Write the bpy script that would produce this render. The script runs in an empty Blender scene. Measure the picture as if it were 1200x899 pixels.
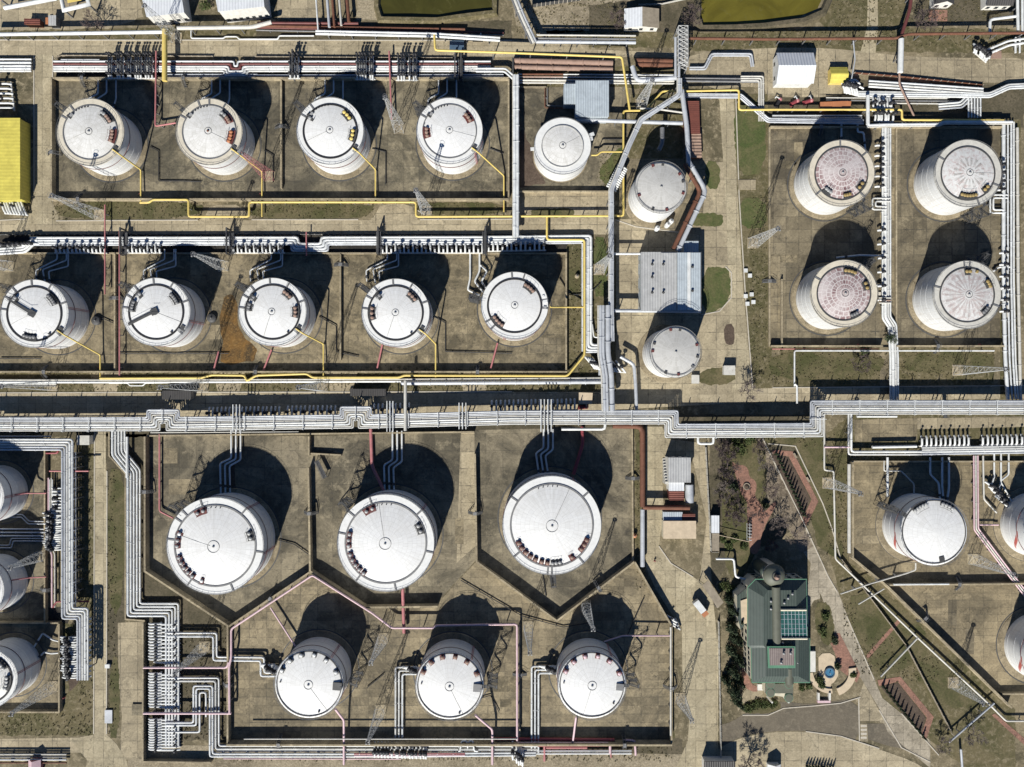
import bpy, bmesh, math, random
from mathutils import Vector
random.seed(7)
HC, S, CX, CY = 250.0, 0.30084, 600.0, 449.5   # survey height, metres per map unit on the ground, map centre
scene = bpy.context.scene
COL = scene.collection
R_ = math.radians

def W(px, py, z=0.0):
    """map position of a point seen at height z -> metres"""
    k = (HC - z) / HC * S
    return Vector(((px - CX) * k, (CY - py) * k, z))

# ------------------------------------------------------------------ materials
def _new(name):
    m = bpy.data.materials.new(name); m.use_nodes = True
    nt = m.node_tree; b = nt.nodes['Principled BSDF']
    return m, nt, b
def _n(nt, t, **k):
    n = nt.nodes.new(t)
    for a, v in k.items(): setattr(n, a, v)
    return n
def _noise(nt, vec, scale, detail=4, rough=.6, dist=0):
    n = _n(nt, 'ShaderNodeTexNoise'); n.inputs['Scale'].default_value = scale
    n.inputs['Detail'].default_value = detail; n.inputs['Roughness'].default_value = rough
    n.inputs['Distortion'].default_value = dist
    nt.links.new(vec, n.inputs['Vector']); return n.outputs['Fac']
def _ramp(nt, fac, p0, p1, c0=(0,0,0,1), c1=(1,1,1,1)):
    r = _n(nt, 'ShaderNodeValToRGB'); e = r.color_ramp.elements
    e[0].position, e[1].position = p0, p1; e[0].color, e[1].color = c0, c1
    nt.links.new(fac, r.inputs['Fac']); return r.outputs['Color']
def _mix(nt, fac, a, b, mode='MIX'):
    m = _n(nt, 'ShaderNodeMix', data_type='RGBA', blend_type=mode)
    if isinstance(fac, (int, float)): m.inputs[0].default_value = fac
    else: nt.links.new(fac, m.inputs[0])
    for i, v in ((6, a), (7, b)):
        if isinstance(v, tuple): m.inputs[i].default_value = v if len(v) == 4 else v + (1,)
        else: nt.links.new(v, m.inputs[i])
    return m.outputs[2]
def _math(nt, op, a, b=None):
    m = _n(nt, 'ShaderNodeMath', operation=op)
    for i, v in enumerate((a, b)):
        if v is None: continue
        if isinstance(v, (int, float)): m.inputs[i].default_value = v
        else: nt.links.new(v, m.inputs[i])
    return m.outputs[0]
def _pos(nt):
    return _n(nt, 'ShaderNodeNewGeometry').outputs['Position']
def _obj(nt):
    return _n(nt, 'ShaderNodeTexCoord').outputs['Object']
def sc3(c, f): return tuple(min(1, x * f) for x in c)

def paint(name, col, rough=.5, metal=0, wear=.18, scale=.6, dirt=None, dirt_amt=.25):
    """painted or bare surface with uneven tone and patches of wear"""
    m, nt, b = _new(name); p = _pos(nt)
    f = _noise(nt, p, scale, 5, .65)
    c = _mix(nt, _ramp(nt, f, .3, .7), sc3(col, 1 - wear), sc3(col, 1 + wear * .5))
    f2 = _noise(nt, p, scale * 3.1, 4, .7, .4)
    c = _mix(nt, _ramp(nt, f2, .58, .72, (0,0,0,1), (dirt_amt,)*3 + (1,)), c, dirt or sc3(col, .45))
    nt.links.new(c, b.inputs['Base Color'])
    b.inputs['Roughness'].default_value = rough; b.inputs['Metallic'].default_value = metal
    return m

def ground_mat(name, c1, c2, c3, s=.05, mid=(.4,.62), speck=.5):
    """earth, grass or gravel: broad patches, smaller tufts, fine grain"""
    m, nt, b = _new(name); p = _pos(nt)
    f = _ramp(nt, _noise(nt, p, s, 8, .68, .8), *mid)
    c = _mix(nt, f, c1, c2)
    f2 = _ramp(nt, _noise(nt, p, s * 9, 6, .7, .5), .5, .68)
    c = _mix(nt, f2, c, c3)
    f3 = _ramp(nt, _noise(nt, p, 1.6, 5, .75), .25, .75, (1-speck,)*3+(1,), (1+speck*.0+.25*speck,)*3+(1,))
    c = _mix(nt, 1.0, c, f3, 'MULTIPLY')
    nt.links.new(c, b.inputs['Base Color']); b.inputs['Roughness'].default_value = .95
    bp = _n(nt, 'ShaderNodeBump'); bp.inputs['Strength'].default_value = .5; bp.inputs['Distance'].default_value = .25
    nt.links.new(_noise(nt, p, 1.1, 6, .7), bp.inputs['Height']); nt.links.new(bp.outputs[0], b.inputs['Normal'])
    return m

def concrete(name, col, stain, w=6.0, h=3.0, joint=.09, amt=.6, s=.07, dark=(.06,.055,.045), jdark=.45, patchy=.16, rot=0, seed=0):
    """cast slabs: joints, slab-to-slab tone, broad stains, dark spills and cracks"""
    m, nt, b = _new(name); p = _pos(nt)
    if seed:
        sh = _n(nt, 'ShaderNodeVectorMath', operation='ADD'); nt.links.new(p, sh.inputs[0]); sh.inputs[1].default_value = (seed*137.3, seed*71.9, seed*3.1); p = sh.outputs[0]
    br = _n(nt, 'ShaderNodeTexBrick'); br.offset = 0.0; br.inputs['Scale'].default_value = 1
    br.inputs['Brick Width'].default_value = w; br.inputs['Row Height'].default_value = h
    br.inputs['Mortar Size'].default_value = joint; br.inputs['Mortar Smooth'].default_value = .3
    br.inputs['Color1'].default_value = (1-patchy,)*3+(1,); br.inputs['Color2'].default_value = (1.0+patchy*.5,)*3+(1,)
    br.inputs['Mortar'].default_value = (jdark,)*3+(1,)
    mp = _n(nt, 'ShaderNodeMapping'); nt.links.new(p, mp.inputs['Vector']); mp.inputs['Rotation'].default_value[2] = R_(rot)
    nt.links.new(mp.outputs[0], br.inputs['Vector'])
    f = _ramp(nt, _noise(nt, p, s, 9, .72, .8), .41, .6)
    c = _mix(nt, f, stain, col)
    c = _mix(nt, _ramp(nt, _noise(nt, p, s * 5, 8, .75, 1.2), .53, .68, (0,0,0,1), (amt,)*3+(1,)), c, dark)
    c = _mix(nt, _ramp(nt, _noise(nt, p, s * 3.3, 7, .75, .3), .55, .7, (0,0,0,1), (.7,)*3+(1,)), c, sc3(col, 1.4))
    c = _mix(nt, 1.0, c, br.outputs['Color'], 'MULTIPLY')
    b2 = _n(nt, 'ShaderNodeTexBrick'); b2.offset = 0.0; b2.inputs['Scale'].default_value = 1
    b2.inputs['Brick Width'].default_value = w; b2.inputs['Row Height'].default_value = h
    b2.inputs['Mortar Size'].default_value = joint * 4; b2.inputs['Mortar Smooth'].default_value = 1.0
    nt.links.new(mp.outputs[0], b2.inputs['Vector'])
    moss = _math(nt, 'MULTIPLY', b2.outputs['Fac'], _ramp(nt, _noise(nt, p, .22, 6, .75), .47, .68))
    c = _mix(nt, moss, c, dark)
    c = _mix(nt, _ramp(nt, _noise(nt, p, .021, 4, .6, .4), .5, .64, (0,0,0,1), (amt*.55,)*3+(1,)), c, _mix(nt, .5, c, dark))
    c = _mix(nt, _ramp(nt, _noise(nt, p, .6, 8, .8, 2.0), .6, .72, (0,0,0,1), (amt*.8,)*3+(1,)), c, dark)
    vo = _n(nt, 'ShaderNodeTexVoronoi', feature='DISTANCE_TO_EDGE'); vo.inputs['Scale'].default_value = .11
    wv = _n(nt, 'ShaderNodeVectorMath', operation='MULTIPLY_ADD')
    nz = _n(nt, 'ShaderNodeTexNoise'); nz.inputs['Scale'].default_value = .25; nz.inputs['Detail'].default_value = 6
    nt.links.new(p, nz.inputs['Vector']); nt.links.new(nz.outputs['Color'], wv.inputs[0])
    wv.inputs[1].default_value = (7, 7, 7); nt.links.new(p, wv.inputs[2]); nt.links.new(wv.outputs[0], vo.inputs['Vector'])
    cr = _ramp(nt, vo.outputs['Distance'], 0.0, .012, (.55,.55,.55,1), (1,1,1,1))
    c = _mix(nt, 1.0, c, cr, 'MULTIPLY')
    g = _ramp(nt, _noise(nt, p, 1.4, 6, .8), .25, .75, (.6,.6,.6,1), (1.25,1.25,1.25,1))
    c = _mix(nt, 1.0, c, g, 'MULTIPLY')
    nt.links.new(c, b.inputs['Base Color']); b.inputs['Roughness'].default_value = .9
    return m

def roof_plates(name, ca, cb, seam, n=40, row=1.25, patch=.5, seam_w=.03, blot=None, rings=None, fine=None, ps=.18):
    """tank roof: radial plates with welded seams, in polar coordinates of the tank"""
    m, nt, b = _new(name); o = _obj(nt)
    sx = _n(nt, 'ShaderNodeSeparateXYZ'); nt.links.new(o, sx.inputs[0])
    ang = _math(nt, 'ARCTAN2', sx.outputs[1], sx.outputs[0])
    rad = _math(nt, 'SQRT', _math(nt, 'ADD', _math(nt, 'MULTIPLY', sx.outputs[0], sx.outputs[0]), _math(nt, 'MULTIPLY', sx.outputs[1], sx.outputs[1])))
    u = _math(nt, 'MULTIPLY', _math(nt, 'ADD', ang, math.pi), n / (2 * math.pi))
    v = _math(nt, 'DIVIDE', rad, row)
    cm = _n(nt, 'ShaderNodeCombineXYZ'); nt.links.new(u, cm.inputs[0]); nt.links.new(v, cm.inputs[1])
    br = _n(nt, 'ShaderNodeTexBrick'); br.offset = .5; br.inputs['Scale'].default_value = 1
    br.inputs['Brick Width'].default_value = 1; br.inputs['Row Height'].default_value = 1
    br.inputs['Mortar Size'].default_value = seam_w; br.inputs['Mortar Smooth'].default_value = .4
    br.inputs['Color1'].default_value = ca + (1,); br.inputs['Color2'].default_value = cb + (1,); br.inputs['Mortar'].default_value = seam + (1,)
    nt.links.new(cm.outputs[0], br.inputs['Vector'])
    p = _pos(nt)
    f = _ramp(nt, _noise(nt, p, ps, 6, .75, .8), .42, .6, (0,0,0,1), (patch,)*3+(1,))
    c = _mix(nt, f, br.outputs['Color'], blot or ca)
    if rings:
        rr = _ramp(nt, rad, rings[0], rings[0] + .02); 
        band = _math(nt, 'MULTIPLY', _math(nt, 'GREATER_THAN', rad, rings[0]), _math(nt, 'LESS_THAN', rad, rings[1]))
        w = _math(nt, 'SINE', _math(nt, 'MULTIPLY', ang, rings[2]))
        band = _math(nt, 'MULTIPLY', band, _math(nt, 'GREATER_THAN', w, .1))
        band = _math(nt, 'MULTIPLY', band, _ramp(nt, _noise(nt, p, .5, 4, .7), .3, .6))
        c = _mix(nt, band, c, rings[3])
    if fine:
        c = _mix(nt, _ramp(nt, _noise(nt, p, .75, 7, .75, .8), fine[0]-.12, fine[0]+.04, (0,0,0,1), (.8,)*3+(1,)), c, fine[2])
    st = _n(nt, 'ShaderNodeCombineXYZ'); nt.links.new(_math(nt, 'MULTIPLY', u, 1.7), st.inputs[0]); nt.links.new(_math(nt, 'MULTIPLY', rad, .12), st.inputs[1])
    f2 = _ramp(nt, _noise(nt, st.outputs[0], 1.0, 4, .7), .42, .78, (1,1,1,1), (.82,.81,.79,1))
    c = _mix(nt, 1.0, c, f2, 'MULTIPLY')
    nt.links.new(c, b.inputs['Base Color']); b.inputs['Roughness'].default_value = .5
    return m

def shell_mat(name, col, rust=.25):
    m, nt, b = _new(name); o = _obj(nt)
    sx = _n(nt, 'ShaderNodeSeparateXYZ'); nt.links.new(o, sx.inputs[0])
    ang = _math(nt, 'ARCTAN2', sx.outputs[1], sx.outputs[0])
    cm = _n(nt, 'ShaderNodeCombineXYZ'); nt.links.new(_math(nt, 'MULTIPLY', ang, 11.4), cm.inputs[0]); nt.links.new(sx.outputs[2], cm.inputs[1])
    br = _n(nt, 'ShaderNodeTexBrick'); br.inputs['Scale'].default_value = 1
    br.inputs['Brick Width'].default_value = 6; br.inputs['Row Height'].default_value = 1.5; br.inputs['Mortar Size'].default_value = .05
    br.inputs['Color1'].default_value = col + (1,); br.inputs['Color2'].default_value = sc3(col, .94) + (1,); br.inputs['Mortar'].default_value = sc3(col, .78) + (1,)
    nt.links.new(cm.outputs[0], br.inputs['Vector'])
    st = _n(nt, 'ShaderNodeCombineXYZ'); nt.links.new(_math(nt, 'MULTIPLY', ang, 14), st.inputs[0]); nt.links.new(_math(nt, 'MULTIPLY', sx.outputs[2], .1), st.inputs[1])
    f = _ramp(nt, _noise(nt, st.outputs[0], 1, 5, .7), .52, .78, (0,0,0,1), (rust,)*3+(1,))
    c = _mix(nt, f, br.outputs['Color'], (.34,.27,.2))
    nt.links.new(c, b.inputs['Base Color']); b.inputs['Roughness'].default_value = .45
    return m

def ribbed(name, col, pitch=.5, axis=0, depth=.12, rough=.5, wear=.2):
    """profiled sheet or tiled roof with ribs across one axis"""
    m, nt, b = _new(name); p = _pos(nt)
    sx = _n(nt, 'ShaderNodeSeparateXYZ'); nt.links.new(p, sx.inputs[0])
    w = _math(nt, 'SINE', _math(nt, 'MULTIPLY', sx.outputs[axis], 2 * math.pi / pitch))
    f = _ramp(nt, w, -.2, .9)
    c = _mix(nt, f, sc3(col, .92), sc3(col, 1.03))
    f2 = _ramp(nt, _noise(nt, p, .35, 6, .7, .6), .35, .7, (1-wear,)*3+(1,), (1.08,)*3+(1,))
    c = _mix(nt, 1.0, c, f2, 'MULTIPLY')
    nt.links.new(c, b.inputs['Base Color']); b.inputs['Roughness'].default_value = rough
    bp = _n(nt, 'ShaderNodeBump'); bp.inputs['Strength'].default_value = .6; bp.inputs['Distance'].default_value = depth
    nt.links.new(w, bp.inputs['Height']); nt.links.new(bp.outputs[0], b.inputs['Normal'])
    return m

def water_mat(name, col):
    m, nt, b = _new(name); p = _pos(nt)
    c = _mix(nt, _ramp(nt, _noise(nt, p, .08, 6, .65, .8), .35, .7), sc3(col, .72), sc3(col, 1.25))
    c = _mix(nt, _ramp(nt, _noise(nt, p, .3, 7, .7, 1.5), .58, .7, (0,0,0,1), (.4,)*3+(1,)), c, (.16,.15,.06))
    nt.links.new(c, b.inputs['Base Color']); b.inputs['Roughness'].default_value = .25
    return m

def leaf_mat(name, c1, c2):
    m, nt, b = _new(name); p = _pos(nt)
    c = _mix(nt, _ramp(nt, _noise(nt, p, 1.5, 3), .35, .65), c1, c2)
    nt.links.new(c, b.inputs['Base Color']); b.inputs['Roughness'].default_value = .8
    return m

M = {}
M['ground'] = ground_mat('dry_earth', (.3,.245,.15), (.115,.098,.054), (.42,.35,.225), .05)
M['road'] = concrete('road_slabs', (.51,.432,.29), (.39,.325,.212), 6, 3.5, .06, .3, .06, jdark=.6, patchy=.14)
M['road_tall'] = concrete('lane_slabs', (.51,.437,.29), (.395,.333,.215), 3.6, 6, .06, .3, .06, jdark=.6, patchy=.14)
M['yard'] = concrete('bund_slabs_upper', (.31,.262,.172), (.105,.092,.062), 5.5, 5.5, .06, .8, .06, jdark=.72, patchy=.24, seed=1)
M['yard_b'] = concrete('bund_slabs_middle', (.335,.273,.168), (.125,.104,.064), 7, 7, .05, .75, .075, jdark=.78, patchy=.18, seed=2)
M['yard_c'] = concrete('bund_slabs_block', (.28,.232,.148), (.13,.108,.07), 4.5, 4.5, .08, .6, .05, jdark=.6, patchy=.26, seed=3)
M['yard_d'] = concrete('bund_slabs_large', (.305,.258,.172), (.112,.097,.066), 6, 6, .05, .7, .06, jdark=.75, patchy=.22, seed=4)
M['yard_e'] = concrete('bund_slabs_lower', (.37,.302,.188), (.185,.154,.098), 6, 3, .06, .6, .06, jdark=.68, patchy=.28, seed=5)
M['yard_g'] = concrete('bund_slabs_slope', (.36,.29,.175), (.19,.155,.095), 5, 2.5, .05, .5, .07, jdark=.72, patchy=.18, seed=6)
M['yard_warm'] = M['yard_e']
M['apron'] = concrete('apron_slabs', (.485,.407,.268), (.345,.288,.19), 6, 6, .08, .4, .08, jdark=.6)
M['asphalt'] = ground_mat('old_asphalt', (.19,.16,.115), (.14,.12,.088), (.235,.2,.145), .06, speck=.3)
M['pale_walk'] = concrete('walk_slabs', (.47,.41,.31), (.33,.285,.21), 3, 3, .05, .2, .1, jdark=.7)
M['grass'] = ground_mat('grass', (.075,.078,.024), (.185,.152,.078), (.1,.098,.036), .11, (.38,.62))
M['lawn'] = ground_mat('fresh_grass', (.08,.108,.028), (.165,.15,.065), (.11,.125,.038), .14, (.4,.62))
M['drygrass'] = ground_mat('dry_grass', (.18,.148,.075), (.095,.088,.033), (.3,.25,.155), .07)
M['scrub'] = ground_mat('scrub_soil', (.1,.085,.05), (.17,.14,.09), (.065,.06,.03), .1)
M['gravel'] = ground_mat('gravel', (.44,.37,.25), (.26,.215,.14), (.52,.44,.31), .07, speck=.7)
M['soil'] = ground_mat('bed_soil', (.1,.07,.05), (.15,.11,.08), (.07,.05,.035), .3)
M['oil'] = ground_mat('shade_dark_ground', (.035,.032,.028), (.08,.068,.05), (.02,.02,.02), .12)  # near-black tone that paints shade onto the ground by the racks
M['oilstain'] = ground_mat('rust_puddle', (.23,.12,.03), (.075,.048,.02), (.3,.18,.06), .16)
M['redpave'] = concrete('red_pavers', (.39,.205,.145), (.3,.16,.115), .6, .3, .02, .15, .15, jdark=.75, patchy=.2)
M['wall'] = concrete('bund_wall', (.48,.4,.26), (.32,.265,.175), 4, 4, .05, .3, .12, jdark=.75)
M['kerb'] = paint('kerb_stone', (.55,.5,.41), .9)
M['found'] = concrete('tank_footing', (.36,.295,.19), (.23,.185,.115), 3, 3, .03, .35, .15, jdark=.8)
M['white'] = paint('white_pipe_paint', (.76,.77,.75), .45, 0, .22, .35, (.33,.29,.23), .45)
M['white_b'] = paint('dull_white_paint', (.64,.64,.61), .5, 0, .25, .3, (.3,.24,.18), .5)
M['white_c'] = paint('greyed_white_paint', (.7,.72,.72), .5, 0, .25, .4, (.36,.36,.36), .4)
M['ochre'] = paint('ochre_paint', (.36,.26,.1), .6, 0, .3)
M['white2'] = paint('old_white_paint', (.62,.6,.54), .55, 0, .2, .5, (.28,.22,.15), .45)
M['rimwhite'] = paint('rim_white', (.8,.8,.775), .55, 0, .1, .9, (.45,.38,.3), .35)
M['silver'] = paint('galvanised_sheet', (.54,.56,.585), .45, .1, .22, .4)
M['steel'] = paint('grey_steel', (.22,.22,.22), .55, .2, .25, .6)
M['darkgrey'] = paint('dark_steel', (.075,.075,.075), .6, 0, .3)
M['black'] = paint('black_paint', (.025,.025,.028), .6, 0, .3)
M['yellow'] = paint('yellow_paint', (.76,.58,.17), .5, 0, .12, .5, (.45,.3,.1), .3)
M['hall_yellow'] = ribbed('yellow_sheet', (.72,.62,.12), 1.2, 1, .01, .6, .2)
M['pink'] = paint('faded_red_paint', (.5,.19,.19), .6, 0, .2, .5, (.6,.5,.46), .5)
M['pinkwhite'] = paint('pale_pink_paint', (.7,.5,.53), .55, 0, .15, .6, (.5,.2,.2), .6)
M['red'] = paint('red_paint', (.3,.06,.07), .5, 0, .2)
M['maroon'] = paint('maroon_paint', (.16,.05,.045), .6, 0, .3)
M['rust'] = paint('rust', (.17,.07,.04), .8, 0, .3, .5, (.3,.19,.13), .5)
M['rustpale'] = paint('pale_rust', (.33,.22,.17), .75, 0, .25, .5, (.25,.1,.05), .5)
M['beige'] = paint('beige_walkway', (.68,.62,.5), .7, 0, .16, .8, (.4,.3,.2), .5)
M['grating'] = paint('deck_grey', (.4,.4,.39), .6, .2, .25, .8)
M['lattice'] = paint('galvanised_lattice', (.55,.55,.53), .55, 0, .2)
M['shell'] = shell_mat('tank_shell', (.8,.8,.78))
M['shell_b'] = shell_mat('tank_shell_worn', (.74,.74,.72), .5)
W_ = (.86,.86,.84)
M['roof'] = roof_plates('roof_white', W_, (.8,.8,.785), (.66,.655,.64), 40, 1.5, .45, .035, (.76,.75,.72), fine=(.73,0,(.62,.58,.52)))
M['roof_worn'] = roof_plates('roof_worn', (.78,.77,.74), (.66,.65,.61), (.56,.54,.5), 40, 1.4, .55, .05, (.82,.81,.78))
M['roof_grey'] = roof_plates('roof_grey', (.56,.55,.52), (.49,.48,.45), (.62,.61,.58), 30, 1.6, .5, .04, (.6,.59,.56))
M['roof_rust'] = roof_plates('roof_rusted', (.2,.105,.11), (.36,.235,.23), (.72,.68,.65), 26, 1.5, .85, .1, (.68,.62,.6), fine=(.66,.36,(.74,.7,.67)), ps=.1)
M['roof_ray'] = roof_plates('roof_rayed', (.74,.74,.72), (.66,.66,.64), (.77,.77,.75), 36, 1.3, .3, .04, (.72,.72,.7), (2.2, 5.2, 17, (.36,.35,.33)), fine=(.6,.2,(.5,.37,.35)))
M['roof_streak'] = roof_plates('roof_streaked', (.7,.7,.68), (.55,.55,.53), (.75,.75,.73), 36, 1.6, .45, .05, (.74,.74,.72), (1.5, 7.5, 23, (.42,.38,.37)), fine=(.58,.2,(.48,.38,.36)))
M['bluesheet'] = ribbed('pale_blue_sheet', (.5,.56,.6), .8, 0, .08)
M['greysheet'] = ribbed('grey_sheet', (.5,.5,.49), .9, 0, .08)
M['whitesheet'] = ribbed('white_sheet', (.74,.76,.78), 1.0, 0, .06, .5, .1)
M['darkroof'] = ribbed('dark_roof', (.08,.075,.07), .8, 0, .1)
M['redroof'] = ribbed('red_roof', (.2,.06,.04), .7, 1, .1, .6, .3)
M['rustroof'] = ribbed('rusted_sheet', (.4,.27,.2), 1.1, 1, .15, .7, .4)
M['greenroof'] = ribbed('green_roof', (.066,.088,.074), .9, 0, .03, .55, .15)
M['greentrim'] = paint('green_trim', (.12,.27,.17), .5)
M['cream'] = paint('cream_wall', (.68,.62,.47), .8)
M['plaster'] = paint('white_plaster', (.74,.72,.66), .85)
M['ridge'] = paint('olive_ridge', (.13,.135,.1), .6, 0, .15)
M['glass'] = paint('roof_glass', (.035,.115,.105), .15, 0, .45, .7)
M['window'] = paint('dark_glass', (.03,.04,.05), .1)
M['boxroof'] = ribbed('mauve_roof', (.27,.22,.2), .7, 0, .06)
M['pond'] = water_mat('pond_water', (.135,.115,.018))
M['pond_b'] = water_mat('pond_water_dark', (.062,.058,.014))
M['fountain'] = water_mat('basin_water', (.07,.2,.33))
M['sandstone'] = paint('cream_paving', (.62,.5,.35), .85)
M['bark'] = paint('bark', (.16,.125,.1), .9)
M['twig'] = paint('twigs', (.2,.165,.145), .9)
M['twig_dark'] = paint('twigs_dark', (.12,.09,.085), .9)
M['needle'] = leaf_mat('conifer_leaves', (.022,.04,.018), (.045,.065,.025))
M['leaf'] = leaf_mat('shrub_leaves', (.05,.075,.02), (.09,.11,.03))
M['weed'] = leaf_mat('weed_leaves', (.09,.085,.03), (.2,.165,.09))
M['orange'] = paint('orange_paint', (.5,.2,.09), .6)
M['wood'] = paint('grey_timber', (.32,.27,.2), .85, 0, .3)
M['bluebox'] = paint('blue_steel', (.08,.13,.19), .5)

# ------------------------------------------------------------------ mesh building
class MB:
    def __init__(s): s.v = []; s.f = []; s.sm = []
    def add(s, vs, fs, smooth=False):
        o = len(s.v); s.v.extend(tuple(x) for x in vs)
        for f in fs: s.f.append(tuple(i + o for i in f)); s.sm.append(smooth)
        return s
    def box(s, c, d, rz=0.0):
        """centre of the underside, size, turn"""
        cs, sn = math.cos(rz), math.sin(rz); vs = []
        for z in (0, d[2]):
            for x, y in ((-1,-1),(1,-1),(1,1),(-1,1)):
                X, Y = x*d[0]/2, y*d[1]/2
                vs.append((c[0]+X*cs-Y*sn, c[1]+X*sn+Y*cs, c[2]+z))
        return s.add(vs, [(3,2,1,0),(4,5,6,7),(0,1,5,4),(1,2,6,5),(2,3,7,6),(3,0,4,7)])
    def prism(s, poly, z0, z1, top=None):
        """poly: list of (x, y) metres"""
        n = len(poly)
        a = sum(poly[i][0]*poly[(i+1)%n][1]-poly[(i+1)%n][0]*poly[i][1] for i in range(n))
        if a < 0: poly = poly[::-1]; top = top[::-1] if top else None
        t = top or poly
        vs = [(x,y,z0) for x,y in poly] + [(x,y,z1) for x,y in t]
        return s.add(vs, [tuple(range(n-1,-1,-1)), tuple(range(n,2*n))] + [(i,(i+1)%n,n+(i+1)%n,n+i) for i in range(n)])
    def tube(s, pts, r, seg=8, cap=True, fillet=0.0):
        pts = [Vector(p) for p in pts]
        q = [pts[0]]
        for p in pts[1:]:
            if (p - q[-1]).length > 1e-4: q.append(p)
        pts = q
        if len(pts) < 2: return s
        if fillet > 0 and len(pts) > 2:
            q = [pts[0]]
            for i in range(1, len(pts)-1):
                a, b, c = pts[i-1], pts[i], pts[i+1]
                l1, l2 = (a-b).length, (c-b).length
                d = min(fillet, l1*.45, l2*.45)
                p1, p2 = b+(a-b)/l1*d, b+(c-b)/l2*d
                q += [p1, (p1+p2)*.25 + b*.5, p2]
            pts = q + [pts[-1]]
        n = len(pts); T = [(pts[i+1]-pts[i]).normalized() for i in range(n-1)]
        up = Vector((0,0,1)) if abs(T[0].z) < .95 else Vector((0,1,0))
        u = T[0].cross(up).normalized(); w = u.cross(T[0]).normalized()
        vs = []
        for i in range(n):
            t0 = T[max(0,i-1)]; t1 = T[min(n-2,i)]
            if i > 0 and i < n-1:
                ax = t0.cross(t1)
                if ax.length > 1e-6:
                    from mathutils import Matrix
                    half = t0.angle(t1)/2; Rm = Matrix.Rotation(half, 3, ax.normalized())
                    um, wm = Rm @ u, Rm @ w; bis = (t1-t0).normalized(); k = 1/max(.35, math.cos(half)) - 1
                    for j in range(seg):
                        a = 2*math.pi*j/seg; o = (um*math.cos(a)+wm*math.sin(a))*r
                        o = o + bis*(o.dot(bis))*k
                        vs.append(pts[i]+o)
                    R2 = Matrix.Rotation(half*2, 3, ax.normalized()); u, w = R2 @ u, R2 @ w
                    continue
            for j in range(seg):
                a = 2*math.pi*j/seg; vs.append(pts[i]+(u*math.cos(a)+w*math.sin(a))*r)
        fs = [(i*seg+j, i*seg+(j+1)%seg, (i+1)*seg+(j+1)%seg, (i+1)*seg+j) for i in range(n-1) for j in range(seg)]
        s.add(vs, fs, True)
        if cap:
            s.add(vs[:seg], [tuple(range(seg-1,-1,-1))]); s.add(vs[-seg:], [tuple(range(seg))])
        return s
    def bar(s, a, b, r): return s.tube([a, b], r, 4)
    def lathe(s, prof, c=(0,0,0), seg=24, smooth=True):
        """prof: (radius, z) from the bottom outwards and up"""
        vs = []; n = len(prof)
        for r, z in prof:
            for j in range(seg):
                a = 2*math.pi*j/seg; vs.append((c[0]+r*math.cos(a), c[1]+r*math.sin(a), c[2]+z))
        fs = [(i*seg+j, i*seg+(j+1)%seg, (i+1)*seg+(j+1)%seg, (i+1)*seg+j) for i in range(n-1) for j in range(seg)]
        s.add(vs, fs, smooth)
        if prof[0][0] > 1e-3: s.add(vs[:seg], [tuple(range(seg-1,-1,-1))])
        if prof[-1][0] > 1e-3: s.add(vs[-seg:], [tuple(range(seg))])
        return s
    def ring(s, r0, r1, z0, z1, seg=64, a0=0, a1=360, c=(0,0)):
        """flat ring or arc with thickness"""
        full = abs(a1-a0) >= 359.9; n = seg if full else max(2, int(seg*abs(a1-a0)/360)+1)
        vs = []
        m = n if full else n+1
        for i in range(m):
            a = R_(a0+(a1-a0)*i/n); cs, sn = math.cos(a), math.sin(a)
            for r, z in ((r0,z0),(r1,z0),(r1,z1),(r0,z1)): vs.append((c[0]+r*cs, c[1]+r*sn, z))
        fs = []
        for i in range(n):
            k = (i+1) % m
            for j in range(4): fs.append((i*4+j, k*4+j, k*4+(j+1)%4, i*4+(j+1)%4)[::-1])
        if not full: fs += [(0,1,2,3), tuple((m-1)*4+j for j in (3,2,1,0))]
        return s.add(vs, fs)
    def mesh(s, name):
        me = bpy.data.meshes.new(name); me.from_pydata(s.v, [], s.f)
        me.polygons.foreach_set('use_smooth', s.sm); me.update(); return me
    def build(s, name, mat, parent=None, origin=None):
        """world-space verts; kept in place under a parent empty"""
        off = Vector(origin) if origin is not None else (Vector(parent['_o']) if parent is not None and '_o' in parent else Vector((0,0,0)))
        if off.length > 0: s.v = [(x-off.x, y-off.y, z-off.z) for x,y,z in s.v]
        me = s.mesh(name); me.materials.append(M[mat])
        o = bpy.data.objects.new(name, me); COL.objects.link(o)
        if parent is not None:
            o.parent = parent
            if '_o' in parent: o['_o'] = tuple(parent['_o'])
        elif origin is not None: o.location = off
        return o
def place(me, name, mat, parent, loc=(0,0,0), rz=0):
    """another object on a shared mesh"""
    if not me.materials: me.materials.append(M[mat])
    o = bpy.data.objects.new(name, me); COL.objects.link(o); o.parent = parent
    o.location = loc; o.rotation_euler[2] = rz; return o
def thing(name, label, cat, loc=(0,0,0), group=None):
    o = bpy.data.objects.new(name, None); COL.objects.link(o); o.location = loc
    o['_o'] = tuple(float(x) for x in loc); o['label'] = label; o['category'] = cat
    if group: o['group'] = group
    return o
def tag(o, label, cat, group=None):
    o['label'] = label; o['category'] = cat
    if group: o['group'] = group
    return o
_lay = {}
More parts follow.
